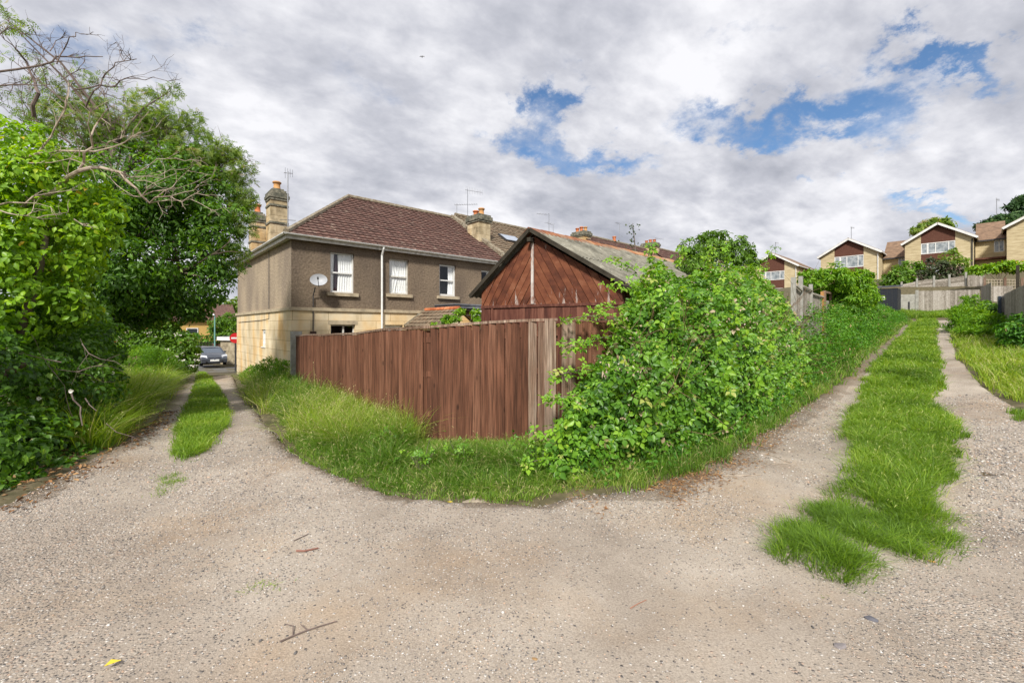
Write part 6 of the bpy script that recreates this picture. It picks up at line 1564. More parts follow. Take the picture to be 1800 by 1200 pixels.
for k, (a, b) in enumerate(((126, 687), (165, 672), (155, 680), (2, 748), (70, 700), (198, 729), (152, 686), (200, 655))):
    q = MB(); c = Vector(at(a, b, 5.35 if a < 140 else 6.6)); vs = [c + Vector((0, .03, 0))]; r_ = .028
    for j in range(12): th = j * math.pi / 6; rr = r_ * (1 if j % 2 else .85); vs.append(c + Vector((math.cos(th) * rr, -.015, math.sin(th) * rr)))
    q.add(vs, [(0, 1 + (j + 1) % 12, 1 + j) for j in range(12)], .9); q.build('flower', LM_PETAL, t, world=True)
# leaf litter at the lane's left edge
m_ = 2600; x = rng.uniform(-7, -3.6, m_ * 4); y = rng.uniform(2.6, 9, m_ * 4); d = polydist(x, y, left_line + [(-8.5, 0)], False)
k = (d < .45 * rng.random(len(x)) ** .5 + .02) & (rng.random(len(x)) < fnoise(x, y, 2) * 1.3)
x, y = x[k][:m_], y[k][:m_]; il = inpoly(x, y, LANE); z = np.where(il, zlane(x, y), zground(x, y)) + .012
leaves('leaf_litter', LM_LITTER, None, np.stack([x, y, z], -1), np.tile([0, 0, 1.], (len(x), 1)), .03, .07, tmpl_leaf(.45, .12, -.1), rng.random(len(x)), .35, 0, kind='stuff', label='dry brown fallen leaves along the shaded left edge of the lane', cat='leaf litter')
m_ = 4200; ii = rng.integers(9, len(verge_line) - 2, m_ * 3); vl = np.array(verge_line); u = rng.random(m_ * 3)
x = vl[ii, 0] * (1 - u) + vl[ii + 1, 0] * u + rng.normal(.16, .17, m_ * 3); y = vl[ii, 1] * (1 - u) + vl[ii + 1, 1] * u + rng.normal(-.14, .17, m_ * 3)
k = rng.random(len(x)) < np.clip(fnoise(x, y, 1.8) * 2 - .6, 0, 1); x, y = x[k][:m_], y[k][:m_]; il = inpoly(x, y, LANE)
leaves('dry_litter', LM_LITTER, None, np.stack([x, y, np.where(il, zlane(x, y), zground(x, y)) + .008], -1), np.tile([0, 0, 1.], (len(x), 1)), .025, .075, tmpl_small(.16, .02), rng.uniform(.3, 1, len(x)), .25, 0, kind='stuff', label='dry straw and dead stems at the foot of the brambles', cat='leaf litter')

# ---- bramble hedge over the corner fence
ST = [(.42, 4.4, .66, 5.4, .40), (.84, 4.4, 1.0, 5.55, 1.05), (1.38, 4.6, 1.6, 6.1, 1.75), (1.9, 5.0, 2.1, 6.7, 2.32), (2.6, 5.6, 3.0, 7.8, 2.52), (3.8, 6.8, 4.4, 9, 2.62), (5.3, 8.45, 5.7, 10.4, 2.55), (6.5, 9.8, 6.7, 11.3, 2.2), (7.1, 10.4, 7.2, 11.6, 1.2)]
ST = np.array(ST)
def hedge_pts(ST, n, thick=.35, amp=.28, prof=.75, back=.8):
    seg = np.hypot(np.diff(ST[:, 0]), np.diff(ST[:, 1])); c = np.r_[0, np.cumsum(seg)]
    s = rng.uniform(0, c[-1], n); col = [np.interp(s, c, ST[:, i]) for i in range(5)]
    a = rng.uniform(0, 1 + back * .35, n); over = np.clip(a - 1, 0, 9); a = np.clip(a, 0, 1)
    ca, sa_ = np.cos(a * math.pi / 2), np.sin(a * math.pi / 2)
    dx = col[2] - col[0]; dy = col[3] - col[1]
    f = 1 - ca ** prof + over * 1.6; x = col[0] + dx * f; y = col[1] + dy * f; z = col[4] * sa_ ** .8
    L_ = np.hypot(dx, dy); nx, ny = -dx / L_ * ca, -dy / L_ * ca; nz_ = sa_ + .15 + over
    bump_ = (fnoise(s * 1.0, a * 2.6, 1.6, 4) - .5) * 2 * amp + (fnoise(s + 40, a * 3, 5, 2) - .5) * amp * .7
    off = bump_ - thick * rng.random(n) ** 1.6
    x = x + nx * off; y = y + ny * off; z = z + nz_ * off * .8
    return np.stack([x, y, z + gz(x, y)], -1), np.stack([nx, ny, nz_ * .9], -1), bump_ / amp
t = plant('bramble_thicket', 'big blackberry thicket with pale blossoms swallowing the right-hand corner fence', 'bramble', (2.0, 5.6, 0))
P, Nn, bb = hedge_pts(ST, 17500, .55, .40)
far = np.hypot(P[:, 0], P[:, 1]); kp = rng.random(len(P)) < np.clip(1.25 - far * .03, .5, 1); P, Nn, bb, far = P[kp], Nn[kp], bb[kp], far[kp]
Nn /= np.linalg.norm(Nn, axis=1)[:, None]
tint = np.minimum(rng.normal(.47, .23, len(P)) + bb * .18, .93); dry = rng.random(len(P)) < (.02 + .10 * np.clip((P[:, 2] - 1.6) * .6 + (P[:, 0] - 3) * .08, 0, 1)) * (fnoise(P[:, 0] * 2, P[:, 2] * 2, 1.3) * 2.4 - .45).clip(0, 2); tint = np.where(dry, rng.uniform(.94, 1, len(P)), tint)
leaves('foliage', LM_BRAM, t, P, Nn, .052, .108, TRI, tint, .60, .55)
# small leaves lower down (bindweed, nettles, ivy)
P, Nn, bb = hedge_pts(ST, 12000, .6, .25); k = rng.random(len(P)) < np.clip(1.1 - P[:, 2] * .5 + (P[:, 0] > 4) * .5, .12, 1); P, Nn = P[k], Nn[k]
leaves('undergrowth_leaves', LM_NETTLE, t, P, Nn, .03, .06, LS, rng.normal(.45, .2, len(P)), .6, .5)
q = MB()
for k in range(110):
    i = random.randint(2, len(ST) - 2); u = random.random(); r_ = ST[i] * (1 - u) + ST[i + 1] * u
    p = Vector((r_[0] * .7 + r_[2] * .3, r_[1] * .7 + r_[3] * .3, g1(r_[0], r_[1]) + r_[4] * random.uniform(.1, .7)))
    twigs(q, p, (random.gauss(-.3, .6), random.gauss(-.5, .5), random.uniform(.2, 1)), random.uniform(.6, 1.3), .006, 1, 2, .4)
q.build('canes', M('bramble_cane', [(.3, (.12, .06, .04)), (.7, (.24, .16, .09))], rough=.8), t, world=True)
# arching sprays at the left end and the top
PP, NN = [], []; q = MB()
for k, (a, b, Y, dx, dz, ln) in enumerate([(1085, 560, 5.8, -1, .25, .75), (1060, 600, 5.5, -1, .15, .55), (1040, 650, 5.2, -1, .1, .55), (1010, 700, 4.9, -1, .3, .35), (1000, 760, 4.7, -1, .1, .4), (1075, 590, 5.5, -1, -.1, .6), (1120, 480, 6.4, -.6, .5, .5), (1125, 505, 6.2, -1, .3, .5), (1150, 470, 6.5, -.3, 1, .35), (1185, 470, 6.6, .2, 1, .4), (1235, 470, 7, .3, 1, .35), (985, 810, 4.5, -1, .3, .4), (1280, 470, 7.6, -.2, 1, .4), (1340, 480, 8.6, .3, 1, .5), (1100, 540, 6, -1, .1, .5)]):
    p = Vector(at(a, b, Y)); d = Vector((dx, -.15, dz)).normalized(); pts = [p.copy()]
    for i in range(8): d = (d + Vector((0, 0, -.06)) + Vector((random.gauss(0, .05), random.gauss(0, .05), 0))).normalized(); p = p + d * ln / 8; pts.append(p.copy())
    q.tube(pts, [.005] * 9, 4)
    for p_ in pts[1:]:
        for j in range(4): PP.append(np.array(p_) + rng.normal(0, .035, 3)); NN.append(np.array([0, -.35, .8]))
q.build('spray_stems', mat_twig, t, world=True)
leaves('spray_leaves', LM_BRAM, t, np.array(PP), np.array(NN), .045, .08, TRI, rng.normal(.72, .12, len(PP)).clip(0, .93), .4, .3)
# blossom and dried heads
P, Nn, bb = hedge_pts(ST, 600, .02, .34); k = (P[:, 2] > 1.0) & (fnoise(P[:, 0] * 2, P[:, 2] * 2, 1.2) > .56); P, Nn = P[k], Nn[k]
BL = combine([xf(tmpl_small(.8, .1), a, 1, (0, 0, 0), .5) for a in np.linspace(0, 2 * math.pi, 6)[:-1]])
Pb = np.repeat(P[:150], 6, 0) + rng.normal(0, .045, (len(P[:150]) * 6, 3)); Nb = np.repeat(Nn[:150], 6, 0) + rng.normal(0, .3, (len(Pb), 3))
leaves('blossom', leafmat('bramble_blossom', [(0, (.36, .26, .16)), (.6, (.52, .41, .30)), (1, (.70, .62, .56))], .2, .7), t, Pb, Nb, .010, .019, BL, rng.random(len(Pb)), .4, 0)
# hanging dead leaves in the middle
PP = []
for (a, b) in ((1105, 650), (1118, 665), (1090, 640), (1070, 660), (1072, 690), (1108, 685), (1120, 640)):
    for k in range(16): PP.append(at(a + random.gauss(0, 5), b + random.gauss(0, 11), 4.98 + random.gauss(0, .05)))
leaves('withered_leaves', leafmat('withered_leaf', [(0, (.25, .17, .11)), (1, (.60, .50, .39))], .15, .8), t, np.array(PP), np.tile([-.1, -1, .1], (len(PP), 1)), .05, .085, tmpl_leaf(.36, .25, .2), rng.random(len(PP)), .5, 2)

# ---- nettle bank along the rest of the left verge of the right lane
N2 = []
vl = verge_line
for (a, b, d_, h) in ((16, None, 1.0, 1.1), (17, None, 1.3, 1.0), ('m', .5, 1.6, 1.35), (18, None, 1.8, 1.25), ('n', .5, 1.8, 1.3), (19, None, 2.0, .9)):
    if a == 'm': p = np.array(vl[17]) * .5 + np.array(vl[18]) * .5
    elif a == 'n': p = np.array(vl[18]) * .5 + np.array(vl[19]) * .5
    else: p = np.array(vl[a])
    N2.append((p[0] - .1, p[1] + .1, p[0] - d_ * .72, p[1] + d_ * .69, h))
N2 = np.array(N2)
t = plant('nettle_bank', 'rough bank of nettles and weeds beside the right lane below the grey fence', 'nettles', (10, 14, .6))
P, Nn, bb = hedge_pts(N2, 30000, .5, .50, .7, 1.2)
leaves('foliage', LM_NETTLE, t, P, Nn, .06, .12, tmpl_leaf(.42, .08, .15), (rng.normal(.5, .2, len(P)) + bb * .12), .6, .3)
t['kind'] = 'stuff'; 

def bush(name, label, cl, n, smin, smax, tm, mat, mean=.5, cat='bush', group=None, subr=.3, nsub=30, trunk=True, jitter=.5, tipdown=.5, shell=.35, ground=None):
    c0 = np.mean([c[0] for c in cl], 0); zb_ = g1(c0[0], c0[1]) if ground is None else ground
    t = plant(name, label, cat, (c0[0], c0[1], zb_), group)
    P, Nn, Tt = crown_pts(cl, n, subr, nsub, shell)
    P[:, 2] = np.maximum(P[:, 2], zb_ + .02)
    leaves('crown', mat, t, P, Nn, smin, smax, tm, rng.normal(mean, .2, len(P)) + Tt, jitter, tipdown)
    q = MB(); r0 = .02 + .03 * np.mean([c[1] for c in cl])
    top = Vector(c0); q.tube([(c0[0], c0[1], zb_ - .05), (c0[0] + .02, c0[1], (zb_ + c0[2]) / 2), tuple(c0)], [r0 * 1.5, r0, r0 * .6], 7)
    for c in cl: 
        a = Vector(c[0]); q.tube([(c0[0], c0[1], zb_ + (c0[2] - zb_) * .35), (Vector((c0[0], c0[1], zb_ + (c0[2] - zb_) * .6)) + a) / 2 + Vector((0, 0, .05)), a], [r0 * .7, r0 * .45, r0 * .2], 5)
    q.build('trunk', mat_bark, t, world=True)
    return t
bush('bay_tree', 'rounded dark and mid green tree rising behind the bramble top', cpx([(1232, 442, 14, 33), (1262, 434, 14.3, 30), (1296, 444, 14, 26), (1262, 468, 14, 48), (1222, 470, 13.6, 28), (1312, 470, 14, 22)]), 9000, .09, .17, tmpl_leaf(.34, .06, .2), LM_MID, .40, 'tree', tipdown=1.2)
bush('climber', 'thin upright ivy stem sprouting right of the rounded tree', cpx([(1320, 438, 14, 6, 2), (1318, 455, 14, 8, 1.5)]), 260, .08, .13, L8, LM_MID, .45, 'ivy')
bush('lime_shrub', 'bright lime green shrub spreading over the gate and orange post', cpx([(1436, 500, 19.5, 28, .8), (1465, 492, 19, 30, .8), (1497, 498, 19.5, 32, .8), (1520, 514, 20, 20), (1480, 520, 19.5, 32), (1420, 492, 19.5, 16), (1530, 525, 20.5, 14), (1455, 520, 19.8, 22)]), 11000, .13, .22, tmpl_leaf(.34, .06, .15), LM_LIME, .5, 'shrub', tipdown=.7)
bush('ivy_mound', 'dark ivy under the lime shrub beside the old gate', cpx([(1492, 555, 19, 20), (1475, 545, 18.6, 16), (1512, 562, 20, 18), (1540, 553, 23, 16, .8)]), 3500, .08, .13, L8, LM_DARK, .45, 'ivy')
for (lst, lb, mt, n_, s0, s1, kk) in (
    ([(1598, 478, 49, 20), (1570, 490, 48, 16), (1585, 492, 47.5, 18, .8)], 'mid green bush left of the purple shrub on the hill bank', LM_MID, 2200, .25, .45, 'shrub'),
    ([(1640, 478, 49.5, 24), (1620, 490, 48, 18), (1660, 485, 49, 22), (1632, 500, 47, 16, .7)], 'purple-brown leaved shrub on the bank below the tallest hill house', LM_PURPLE, 4200, .25, .45, 'shrub'),
    ([(1680, 470, 50, 20), (1668, 455, 50.5, 14), (1692, 488, 48.5, 14)], 'thin grey-green shrub against the stone wall of the tallest hill house', LM_ASH, 1300, .3, .5, 'shrub')):
    bush('garden_shrub', lb, cpx(lst), n_, s0, s1, L8, mt, .5, 'shrub', 'shrubs on the hill bank')
bush('climbing_vine', 'bright green vine along the top of the trellis', cpx([(1722, 474, 41, 12, .5), (1745, 472, 41, 12, .6), (1768, 468, 40.5, 14, .6), (1790, 470, 40, 14, .6)]), 2400, .2, .35, L8, LM_BRIGHT, .5, 'vine', jitter=.8)
bush('garden_tree', 'pale airy tree behind the roof of the tallest hill house', cpx([(1612, 408, 76, 10, .8), (1638, 394, 76, 14, .6), (1662, 396, 76, 12, .6), (1622, 400, 76, 10, .7), (1655, 388, 76, 8, .6)]), 420, .5, .95, WHORL, LM_ASH, .6, 'tree', 'trees behind the hill houses', shell=.8)
bush('conifer', 'broad dark conifer behind the link roof on the right', cpx([(1755, 392, 76, 20, .5), (1780, 386, 76, 20, .5), (1728, 399, 76, 12, .5), (1745, 403, 76, 20, .5), (1790, 396, 75, 20, .6)]), 4200, .4, .8, WHORL, LM_CONIFER, .55, 'tree', 'trees behind the hill houses', shell=.6)
bush('conifer', 'open cedar-like treetop cut by the right edge above the last house', cpx([(1797, 350, 80, 10, .4), (1790, 362, 80, 13, .35), (1800, 374, 80, 15, .35), (1812, 356, 80, 20, .7)]), 700, .6, 1.1, WHORL, LM_CONIFER, .4, 'tree', 'trees behind the hill houses', shell=.9)
# right bank
bush('verge_shrub', 'tall yellow-green weeds and grass clump left of the steel post', cpx([(1702, 545, 25, 20, 1.2), (1718, 556, 22, 26, 1.1), (1700, 575, 21, 26), (1732, 575, 19, 28), (1715, 595, 17.5, 24, .8)]), 9000, .12, .24, tmpl_leaf(.2, .05, .2), LM_LIME, .5, 'weeds', 'plants on the right bank', jitter=.9, tipdown=-.5)
bush('verge_shrub', 'dark green ivy climbing the fence end beside the steel post', cpx([(1745, 555, 20.4, 16, 1.5), (1748, 580, 19.8, 14), (1740, 540, 21, 10)]), 1800, .10, .17, L8, LM_DARK, .5, 'ivy', 'plants on the right bank')
bush('verge_shrub', 'mid green leafy bush at the right edge below the gravel boards', cpx([(1790, 600, 14, 28, .8), (1812, 590, 13.5, 40), (1775, 618, 14, 22, .7)]), 3500, .09, .15, L8, LM_NETTLE, .35, 'bush', 'plants on the right bank')
# left bank
bush('elder_bush', 'dark bush with flat white flower heads beside the far end of the left lane', cpx([(262, 600, 18.5, 26), (290, 592, 19, 28), (315, 612, 18.5, 26), (322, 640, 18, 18), (300, 630, 18.4, 26), (270, 618, 18, 22), (236, 606, 18.5, 20)]), 7500, .12, .2, L8, LM_MID, .36, 'bush')
eb = COL.objects[-1].parent if COL.objects[-1].parent else None
P, Nn, Tt = crown_pts(cpx([(262, 598, 18.4, 27), (290, 590, 18.8, 29), (315, 612, 18.3, 27), (322, 640, 17.8, 19)]), 20, .3, 20, .05)
k = P[:, 1] < 19; P = np.repeat(P[k], 8, 0) + rng.normal(0, 1, (k.sum() * 8, 3)) * np.array([.09, .09, .03])
EBo = [o for o in bpy.data.objects if o.name.startswith('elder_bush')][0]
leaves('flower_heads', LM_PETAL, EBo, P, np.tile([0, -.5, .8], (len(P), 1)), .03, .06, BL, rng.random(len(P)) * .5, .3, 0)
bush('hedge_bank', 'low rounded bright green bank hedge below the no-entry sign', cpx([(205, 640, 15, 34, .6), (245, 628, 16, 34, .6), (280, 636, 16.5, 28, .7), (180, 628, 14, 30, .7), (225, 660, 13.5, 32, .6), (300, 650, 17, 18), (165, 650, 12, 24), (190, 612, 17, 18)]), 16000, .05, .11, tmpl_small(.25, .05), LM_LIME, .38, 'hedge', jitter=.8, tipdown=-.3)
bush('street_tree', 'small round green tree behind the street lamp', cpx([(392, 575, 50, 18), (405, 560, 51, 16), (402, 592, 50, 20), (380, 592, 49.5, 12), (418, 580, 50, 18)]), 3600, .22, .4, L8, LM_MID, .36, 'tree', 'trees at the street end')
bush('street_tree', 'taller grey-green tree beyond the street, left of the house wall', cpx([(408, 545, 66, 20), (425, 540, 66, 18), (392, 540, 68, 16), (372, 548, 66, 14), (440, 560, 66, 30)]), 2600, .35, .7, L8, LM_ASH, .45, 'tree', 'trees at the street end')
bush('street_tree', 'yellow-green garden bush in front of the ochre house', cpx([(325, 598, 48, 14), (345, 600, 48, 16, .7), (305, 596, 48, 18), (362, 606, 47, 8)]), 2400, .2, .35, L8, LM_NETTLE, .6, 'bush', 'trees at the street end')
bush('street_tree', 'dark bush cluster beside the pale far house under the canopy', cpx([(225, 590, 50, 18), (120, 580, 45, 40), (60, 575, 45, 50), (0, 575, 45, 50)]), 3000, .3, .5, L8, LM_DARK, .5, 'bush', 'trees at the street end')
# wood closing the view far left
wd_ = cpx([(px_, 566 + 6 * math.sin(px_), 120, 20, .8) for px_ in range(-500, 460, 26)])
P, Nn, Tt = crown_pts(wd_, 9000, .35, 14)
leaves('distant_wood', LM_MID, None, P, Nn, 1.2, 2.2, WHORL, rng.normal(.4, .2, len(P)) + Tt, .7, 0, kind='stuff', label='hazy line of trees closing the view beyond the street', cat='woodland')
# garden side foliage
bush('climbing_vine', 'light green vine over the glazed porch', cpx([(808, 548, 16.3, 9, .6), (835, 552, 16.0, 9), (785, 562, 15.6, 11, .6), (800, 560, 15.8, 9, .6), (840, 566, 15.7, 8), (765, 572, 15.2, 8, .4)]), 1500, .07, .12, L8, LM_LIME, .5, 'vine', jitter=.8)
bush('wall_weeds', 'leafy green weeds at the foot of the stone house wall', cpx([(475, 645, 15.5, 17, .8), (498, 645, 14.4, 15, .8), (456, 652, 16.5, 13, .7), (505, 668, 12.6, 15, .6), (482, 664, 14.0, 15, .6), (440, 655, 18, 9)]), 3600, .05, .12, tmpl_leaf(.26, .06, .1), LM_LIME, .35, 'weeds', tipdown=-.6, jitter=.9, shell=.9, subr=.5)
tv = plant('tall_vine', 'spindly vine with sparse round leaves standing against the sky above the garage ridge', 'vine', (*P_(1113, 17), 1.0))
q = MB(); q.tube([(*P_(1116, 17), 1.0), at(1117, 440, 17), at(1114, 410, 17), at(1112, 392, 17)], [.03, .025, .015, .006], 6); q.build('stem', mat_twig, tv, world=True)
PP = [at(1112 + random.gauss(0, 3 + 3 * (k % 3)), 392 + 55 * random.random(), 17 + random.gauss(0, .1)) for k in range(85)]
leaves('leaves', LM_PURPLE, tv, np.array(PP), np.tile([0, -.7, .3], (len(PP), 1)), .05, .11, tmpl_leaf(.8, .05, .1), rng.random(len(PP)) * .6, .6, .5)

# ---- grasses
fence_ln = [(PB.x + (Pp.x - PB.x) * i / 6, PB.y + (Pp.y - PB.y) * i / 6) for i in range(7)]
vg = verge_line[:12]
vg = [(p[0] - .03, p[1] - .06) if p[1] < 6 else (p[0] + .18, p[1] + .12) for p in vg]
verge_poly = vg + [(1.6, 5.6), (.6, 5.74)] + fence_ln[0:] + [(-7.6, 15.0), (-11.0, 19.0), (-13.9, 22.2)]
def hv(x, y):
    dv = polydist(x, y, verge_line, False); return np.clip(.45 + dv * .8, .45, 1.15) * np.where(x > -1.35, np.clip(1.0 - .75 * (y - 4.6), .30, .8), 1.0 + .7 * np.clip((y - 7) / 4, 0, 1))
grass('verge_grass', 'long wild grass between the brown fence and the lane', [verge_poly], 74000, .10, .25, .0065, G_LONG, .8, .06, 5.5, hfun=hv, inset=.03)
grass('verge_seed_grass', 'yellowing seed-headed grass stalks in the verge by the brown fence', [[G(560, 780), G(640, 795), G(715, 790), (-1.5, 6.2), (-2.6, 7.8), (-4.2, 9.9), G(520, 735)], [G(440, 690), G(470, 735), (-6.4, 12), (-9, 16), (-11, 18.5)]], 9000, .28, .58, .0055, G_YEL, .95, .2, 5.5, tuft=130, tr=.09, jit=1.0)
grass('verge_tussocks', 'clumpy dark green tussocks along the verge of the left lane', [verge_poly], 20000, .20, .42, .006, G_LONG, 1.0, .05, 6, tuft=300, tr=.06, hfun=hv, inset=.2)
grass('lane_grass', 'vivid green grass strip down the middle of the right lane', [strip_right], 74000, .07, .19, .0065, G_FRESH, .9, .012, 5.0, inset=.12, clump=.8)
grass('lane_grass_stalks', 'taller seeding stalks scattered through the right lane strip', [strip_right], 9000, .14, .26, .0055, G_FRESH, 1.0, .04, 6.0, inset=.12, tuft=170, tr=.06)
grass('lane_grass_low', 'short tufts of grass at the near end of the right lane strip', [[G(1375, 965), G(1405, 925), G(1450, 900), G(1455, 860), G(1600, 890), G(1665, 900), G(1650, 950), G(1590, 985), G(1520, 1005), G(1450, 1022), G(1395, 1005)]], 20000, .04, .13, .0048, G_FRESH, 1.1, .0, 4.5, patch=.36, ps=6.5, jit=.35, clump=1.2, tuft=330, tr=.05)
grass('lane_grass_left', 'bright grass strip down the middle of the left lane', [strip_left], 34000, .06, .17, .0065, G_FRESH, .8, .006, 5.5, jit=.18, inset=.06)
grass('lane_tufts', 'sparse weedy tufts at the near end of the left lane strip', [[G(300, 806), G(335, 815), G(318, 850), G(285, 880), G(278, 850)], [G(455, 1040), G(490, 1035), G(488, 1048), G(450, 1052)], [G(1458, 1042), G(1475, 1040), G(1470, 1052)]], 650, .02, .06, .005, G_FRESH, 1.0, 0, 5, patch=.42)
LLs = [(p[0] - .28, p[1] - .1) if p[1] > 6 else p for p in left_line]
bankL = LLs[:6] + [(-6.3, 5.8), (-8.5, 8.5), (-12, 12), (-17, 17), (-19, 21)]
grass('bank_grass', 'tall pale grass on the bank left of the lane', [bankL], 36000, .30, .78, .008, G_YEL, .95, .08, 7.0, tuft=420, tr=.10)
grass('bank_grass_low', 'low green grass edging the left lane under the bank', [LLs[:6] + [(-5.9, 6.0), (-7.5, 8.2), (-10, 11), (-16.5, 20)]], 16000, .10, .28, .007, G_FRESH, .6, .02, 6.0)
vw = np.array(verge_line[10:])
WS = np.array([(p[0] - .02, p[1] - .02, p[0] - .62, p[1] + .62, .30 + .22 * (i % 2) + .02 * i) for i, p in enumerate(vw)])
P, Nn, bb = hedge_pts(WS, 26000, .35, .22, .7, .9)
k = (rng.random(len(P)) < np.clip(12 / np.hypot(P[:, 0], P[:, 1]), .35, 1)) & (fnoise(P[:, 0], P[:, 1], 1.4) > .36); P, Nn = P[k], Nn[k]
leaves('foot_weeds', LM_NETTLE, None, P, Nn, .035, .075, tmpl_leaf(.5, .08, .12), rng.normal(.45, .22, len(P)), .7, .3, kind='stuff', label='small leafy weeds spilling onto the left edge of the right track', cat='weeds')
gb = [(p[0] + .08, p[1] - .14) for p in verge_line[10:]] + [(27, 34), (16, 23), (8, 13.5), (4, 9), (1.6, 6)]
grass('bramble_foot_grass', 'mixed grass and weeds at the foot of the brambles and nettles', [gb], 36000, .10, .30, .0065, G_LONG, .7, .06, 5.5)
rb = right_line + [(10.5, 6.5), (14, 8), (18, 12), (24, 19), (34, 30), (38, 38)]
rb = [G(1688, 562), G(1676, 592), G(1692, 632), G(1737, 682), G(1775, 700), G(1800, 712)] + [(16, 11.0), (22, 16), (36, 30)]
grass('right_bank_grass', 'rough yellow-green grass on the bank right of the lane', [rb], 30000, .12, .42, .009, G_YEL, .7, .10, 8.0)
grass('right_edge_tuft', 'dark grass tuft at the right edge of the photo', [[G(1785, 725), G(1830, 722), G(1830, 745), G(1790, 742)]], 900, .05, .16, .007, G_FRESH, .6, 0, 8)
eg = [P_(1560, 36), P_(1600, 37), P_(1690, 35), P_(1720, 34), P_(1722, 38), P_(1614, 39.8), P_(1560, 41)]
grass('bank_top_grass', 'green rough grass across the lane end and the bank above it', [eg, [(30.5, 33.2), (38, 41), (42, 36), (31.5, 30.5)]], 26000, .2, .5, .010, G_FRESH, .6, .03, 14.0)
gg = [(-3, 12), (3, 12), (14, 19), (22, 28), (8, 32), (-4, 24)]
for i, (x, y) in enumerate(((-1.0, 4.75), (-.55, 4.9), (.3, 4.75), (-1.55, 5.6), (.1, 5.0))):
    bt = plant('bramble_seedling', ['small bramble shoot left of centre below the fence', 'bramble shoot just right of the first shoot below the fence', 'bramble shoot nearest the thicket in the verge grass', 'farthest left bramble shoot at the fence foot', 'lowest bramble shoot in front of the pale fence boards'][i], 'bramble', (x, y, 0), 'bramble shoots in the verge')
    PP = np.array([(x, y, .22)]) + rng.normal(0, 1, (34, 3)) * np.array([.10, .08, .07])
    leaves('foliage', LM_BRAM, bt, PP, np.tile([-.1, -.5, .8], (34, 1)), .03, .05, TRI, rng.normal(.55, .15, 34), .5, .3)
    q = MB(); [q.tube([(x, y, 0), tuple((np.array([x, y, 0]) + p) / 2), tuple(p)], [.004, .003, .002], 4) for p in PP[:10]]; q.build('stem', mat_twig, bt, world=True)

# ---- small things lying on the lane
def twig_on(pts, r, label, mat, name='stick', Yd=0):
    w_ = [Vector((*G(a, b), 0)) for a, b in pts]
    for v in w_: v.z = float(zlane(np.array([v.x]), np.array([v.y]))[0]) + r * 1.2
    t = plant(name, label, 'twig', tuple(w_[0]), 'fallen twigs on the gravel'); q = MB(); k = len(w_); q.tube(w_, [r * (1 - .5 * i / k) for i in range(k)], 6, .5)
    return t, q, w_
t, q, w_ = twig_on([(492, 1138), (515, 1128), (540, 1119), (565, 1110), (592, 1099)], .005, 'forked dark twig lying in the lower middle-left of the gravel', mat_twig)
q.tube([w_[1], w_[1] + Vector((-.03, .06, .01)), w_[1] + Vector((-.09, .09, .0))], [.003, .003, .002], 5); q.tube([w_[2], w_[2] + Vector((-.05, .03, .01))], [.003, .002], 5)
q.build('twig', mat_twig, t, world=True)
t, q, w_ = twig_on([(521, 976), (535, 974), (560, 969)], .008, 'short reddish stick on the gravel', mat_twig); q.build('twig', M('red_stick', [(.3, (.18, .08, .06)), (.7, (.30, .16, .12))]), t, world=True)
t, q, w_ = twig_on([(517, 958), (541, 946)], .004, 'thin short twig just behind the reddish stick', mat_twig); q.build('twig', mat_twig, t, world=True)
t, q, w_ = twig_on([(1270, 839), (1300, 840), (1338, 840)], .006, 'straight pale dry stick on the dirt right of the brambles', mat_twig); q.build('twig', mat_dead, t, world=True)
t, q, w_ = twig_on([(1335, 800), (1360, 806), (1390, 818), (1350, 822), (1310, 832)], .004, 'long curved straw-coloured stem on the right track', mat_twig); q.build('twig', mat_dead, t, world=True)
t, q, w_ = twig_on([(1108, 1075), (1122, 1066), (1136, 1058)], .003, 'thin orange-brown twig on the bare dirt', mat_twig); q.build('twig', M('orange_twig', [(.3, (.30, .14, .09)), (.7, (.42, .22, .15))]), t, world=True)
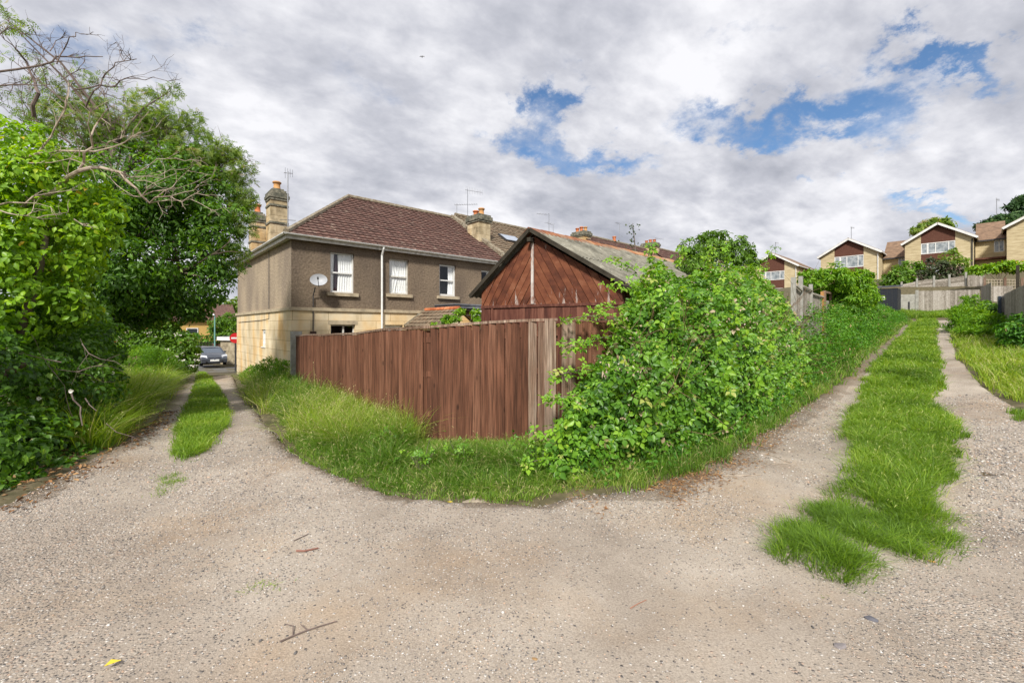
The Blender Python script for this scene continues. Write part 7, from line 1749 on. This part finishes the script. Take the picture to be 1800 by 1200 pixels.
def flatstone(px, py, r, c, label):
    x, y = G(px, py); z = float(zlane(np.array([x]), np.array([y]))[0]); v = IV.copy() * np.array([r, r * .62, r * .30]); v += rng.normal(0, r * .06, v.shape)
    me = bpy.data.meshes.new('stone'); me.from_pydata([tuple(a) for a in v], [], [tuple(int(i) for i in f) for f in IF])
    a = me.attributes.new('tint', 'FLOAT', 'POINT'); a.data.foreach_set('value', [.5] * 12)
    o = link('stone', me, flat('stone_' + str(px), c, .8, .2, 0, .2, 40), None, label, 'stone', 'larger stones on the gravel'); o.location = (x, y, z + r * .12); o.rotation_euler = (0, 0, random.uniform(-.6, .3))
flatstone(1532, 1092, .038, (.11, .11, .125), 'dark slate-grey flat stone, upper of two at lower right')
flatstone(1476, 1145, .036, (.20, .18, .18), 'purplish grey rounded stone, lower of two at lower right')
flatstone(1638, 988, .022, (.55, .30, .10), 'small orange pebble beside the near grass tufts')
flatstone(940, 1171, .016, (.30, .19, .09), 'small brown pebble near the bottom edge')
flatstone(466, 972, .018, (.48, .47, .40), 'pale pebble left of the reddish stick')
flatstone(838, 880, .15, (.30, .25, .19), 'pale broad stone half buried at the verge edge')
for (pa_, pb_, lb) in (((182, 1192), (214, 1178), 'yellow fallen leaf near the bottom-left edge'), ((786, 879), (797, 884), 'tiny yellow leaf at the verge edge')):
    a = G(*pa_); b = G(*pb_); q = MB(); z = .03
    za_ = float(zlane(np.array([a[0]]), np.array([a[1]]))[0]) + .02; d = Vector((b[0] - a[0], b[1] - a[1], 0)); s_ = Vector((-d.y, d.x, 0)) * .28; A_ = Vector((a[0], a[1], za_))
    q.add([A_, A_ + d * .4 + s_ + Vector((0, 0, .012)), A_ + d, A_ + d * .4 - s_ + Vector((0, 0, .010)), A_ + d * .45], [(0, 4, 1), (1, 4, 2), (2, 4, 3), (3, 4, 0)])
    q.build('fallen_leaf', flat('yellow_leaf', (.62, .46, .04), .6, .3), None, label=lb, cat='leaf', group='yellow leaves on the gravel')
# bird in the sky
bd = plant('bird', 'tiny dark bird flying high above the houses', 'bird', tuple(at(742, 100, 62)))
q = MB(); q.lathe((0, 0, 0), [(.01, -.18), (.06, -.08), (.07, .03), (.045, .12), (.04, .16), (.01, .2)], 8); q.build('body', mat_metal_dark, bd, smooth=True)
for s_ in (-1, 1):
    q = MB(); q.prism([(s_ * .04, 0, .06), (s_ * .25, .05, .16), (s_ * .40, .02, -.02), (s_ * .2, 0, -.02), (s_ * .04, 0, -.06)], (0, .01, 0)); q.build('wing', mat_metal_dark, bd)
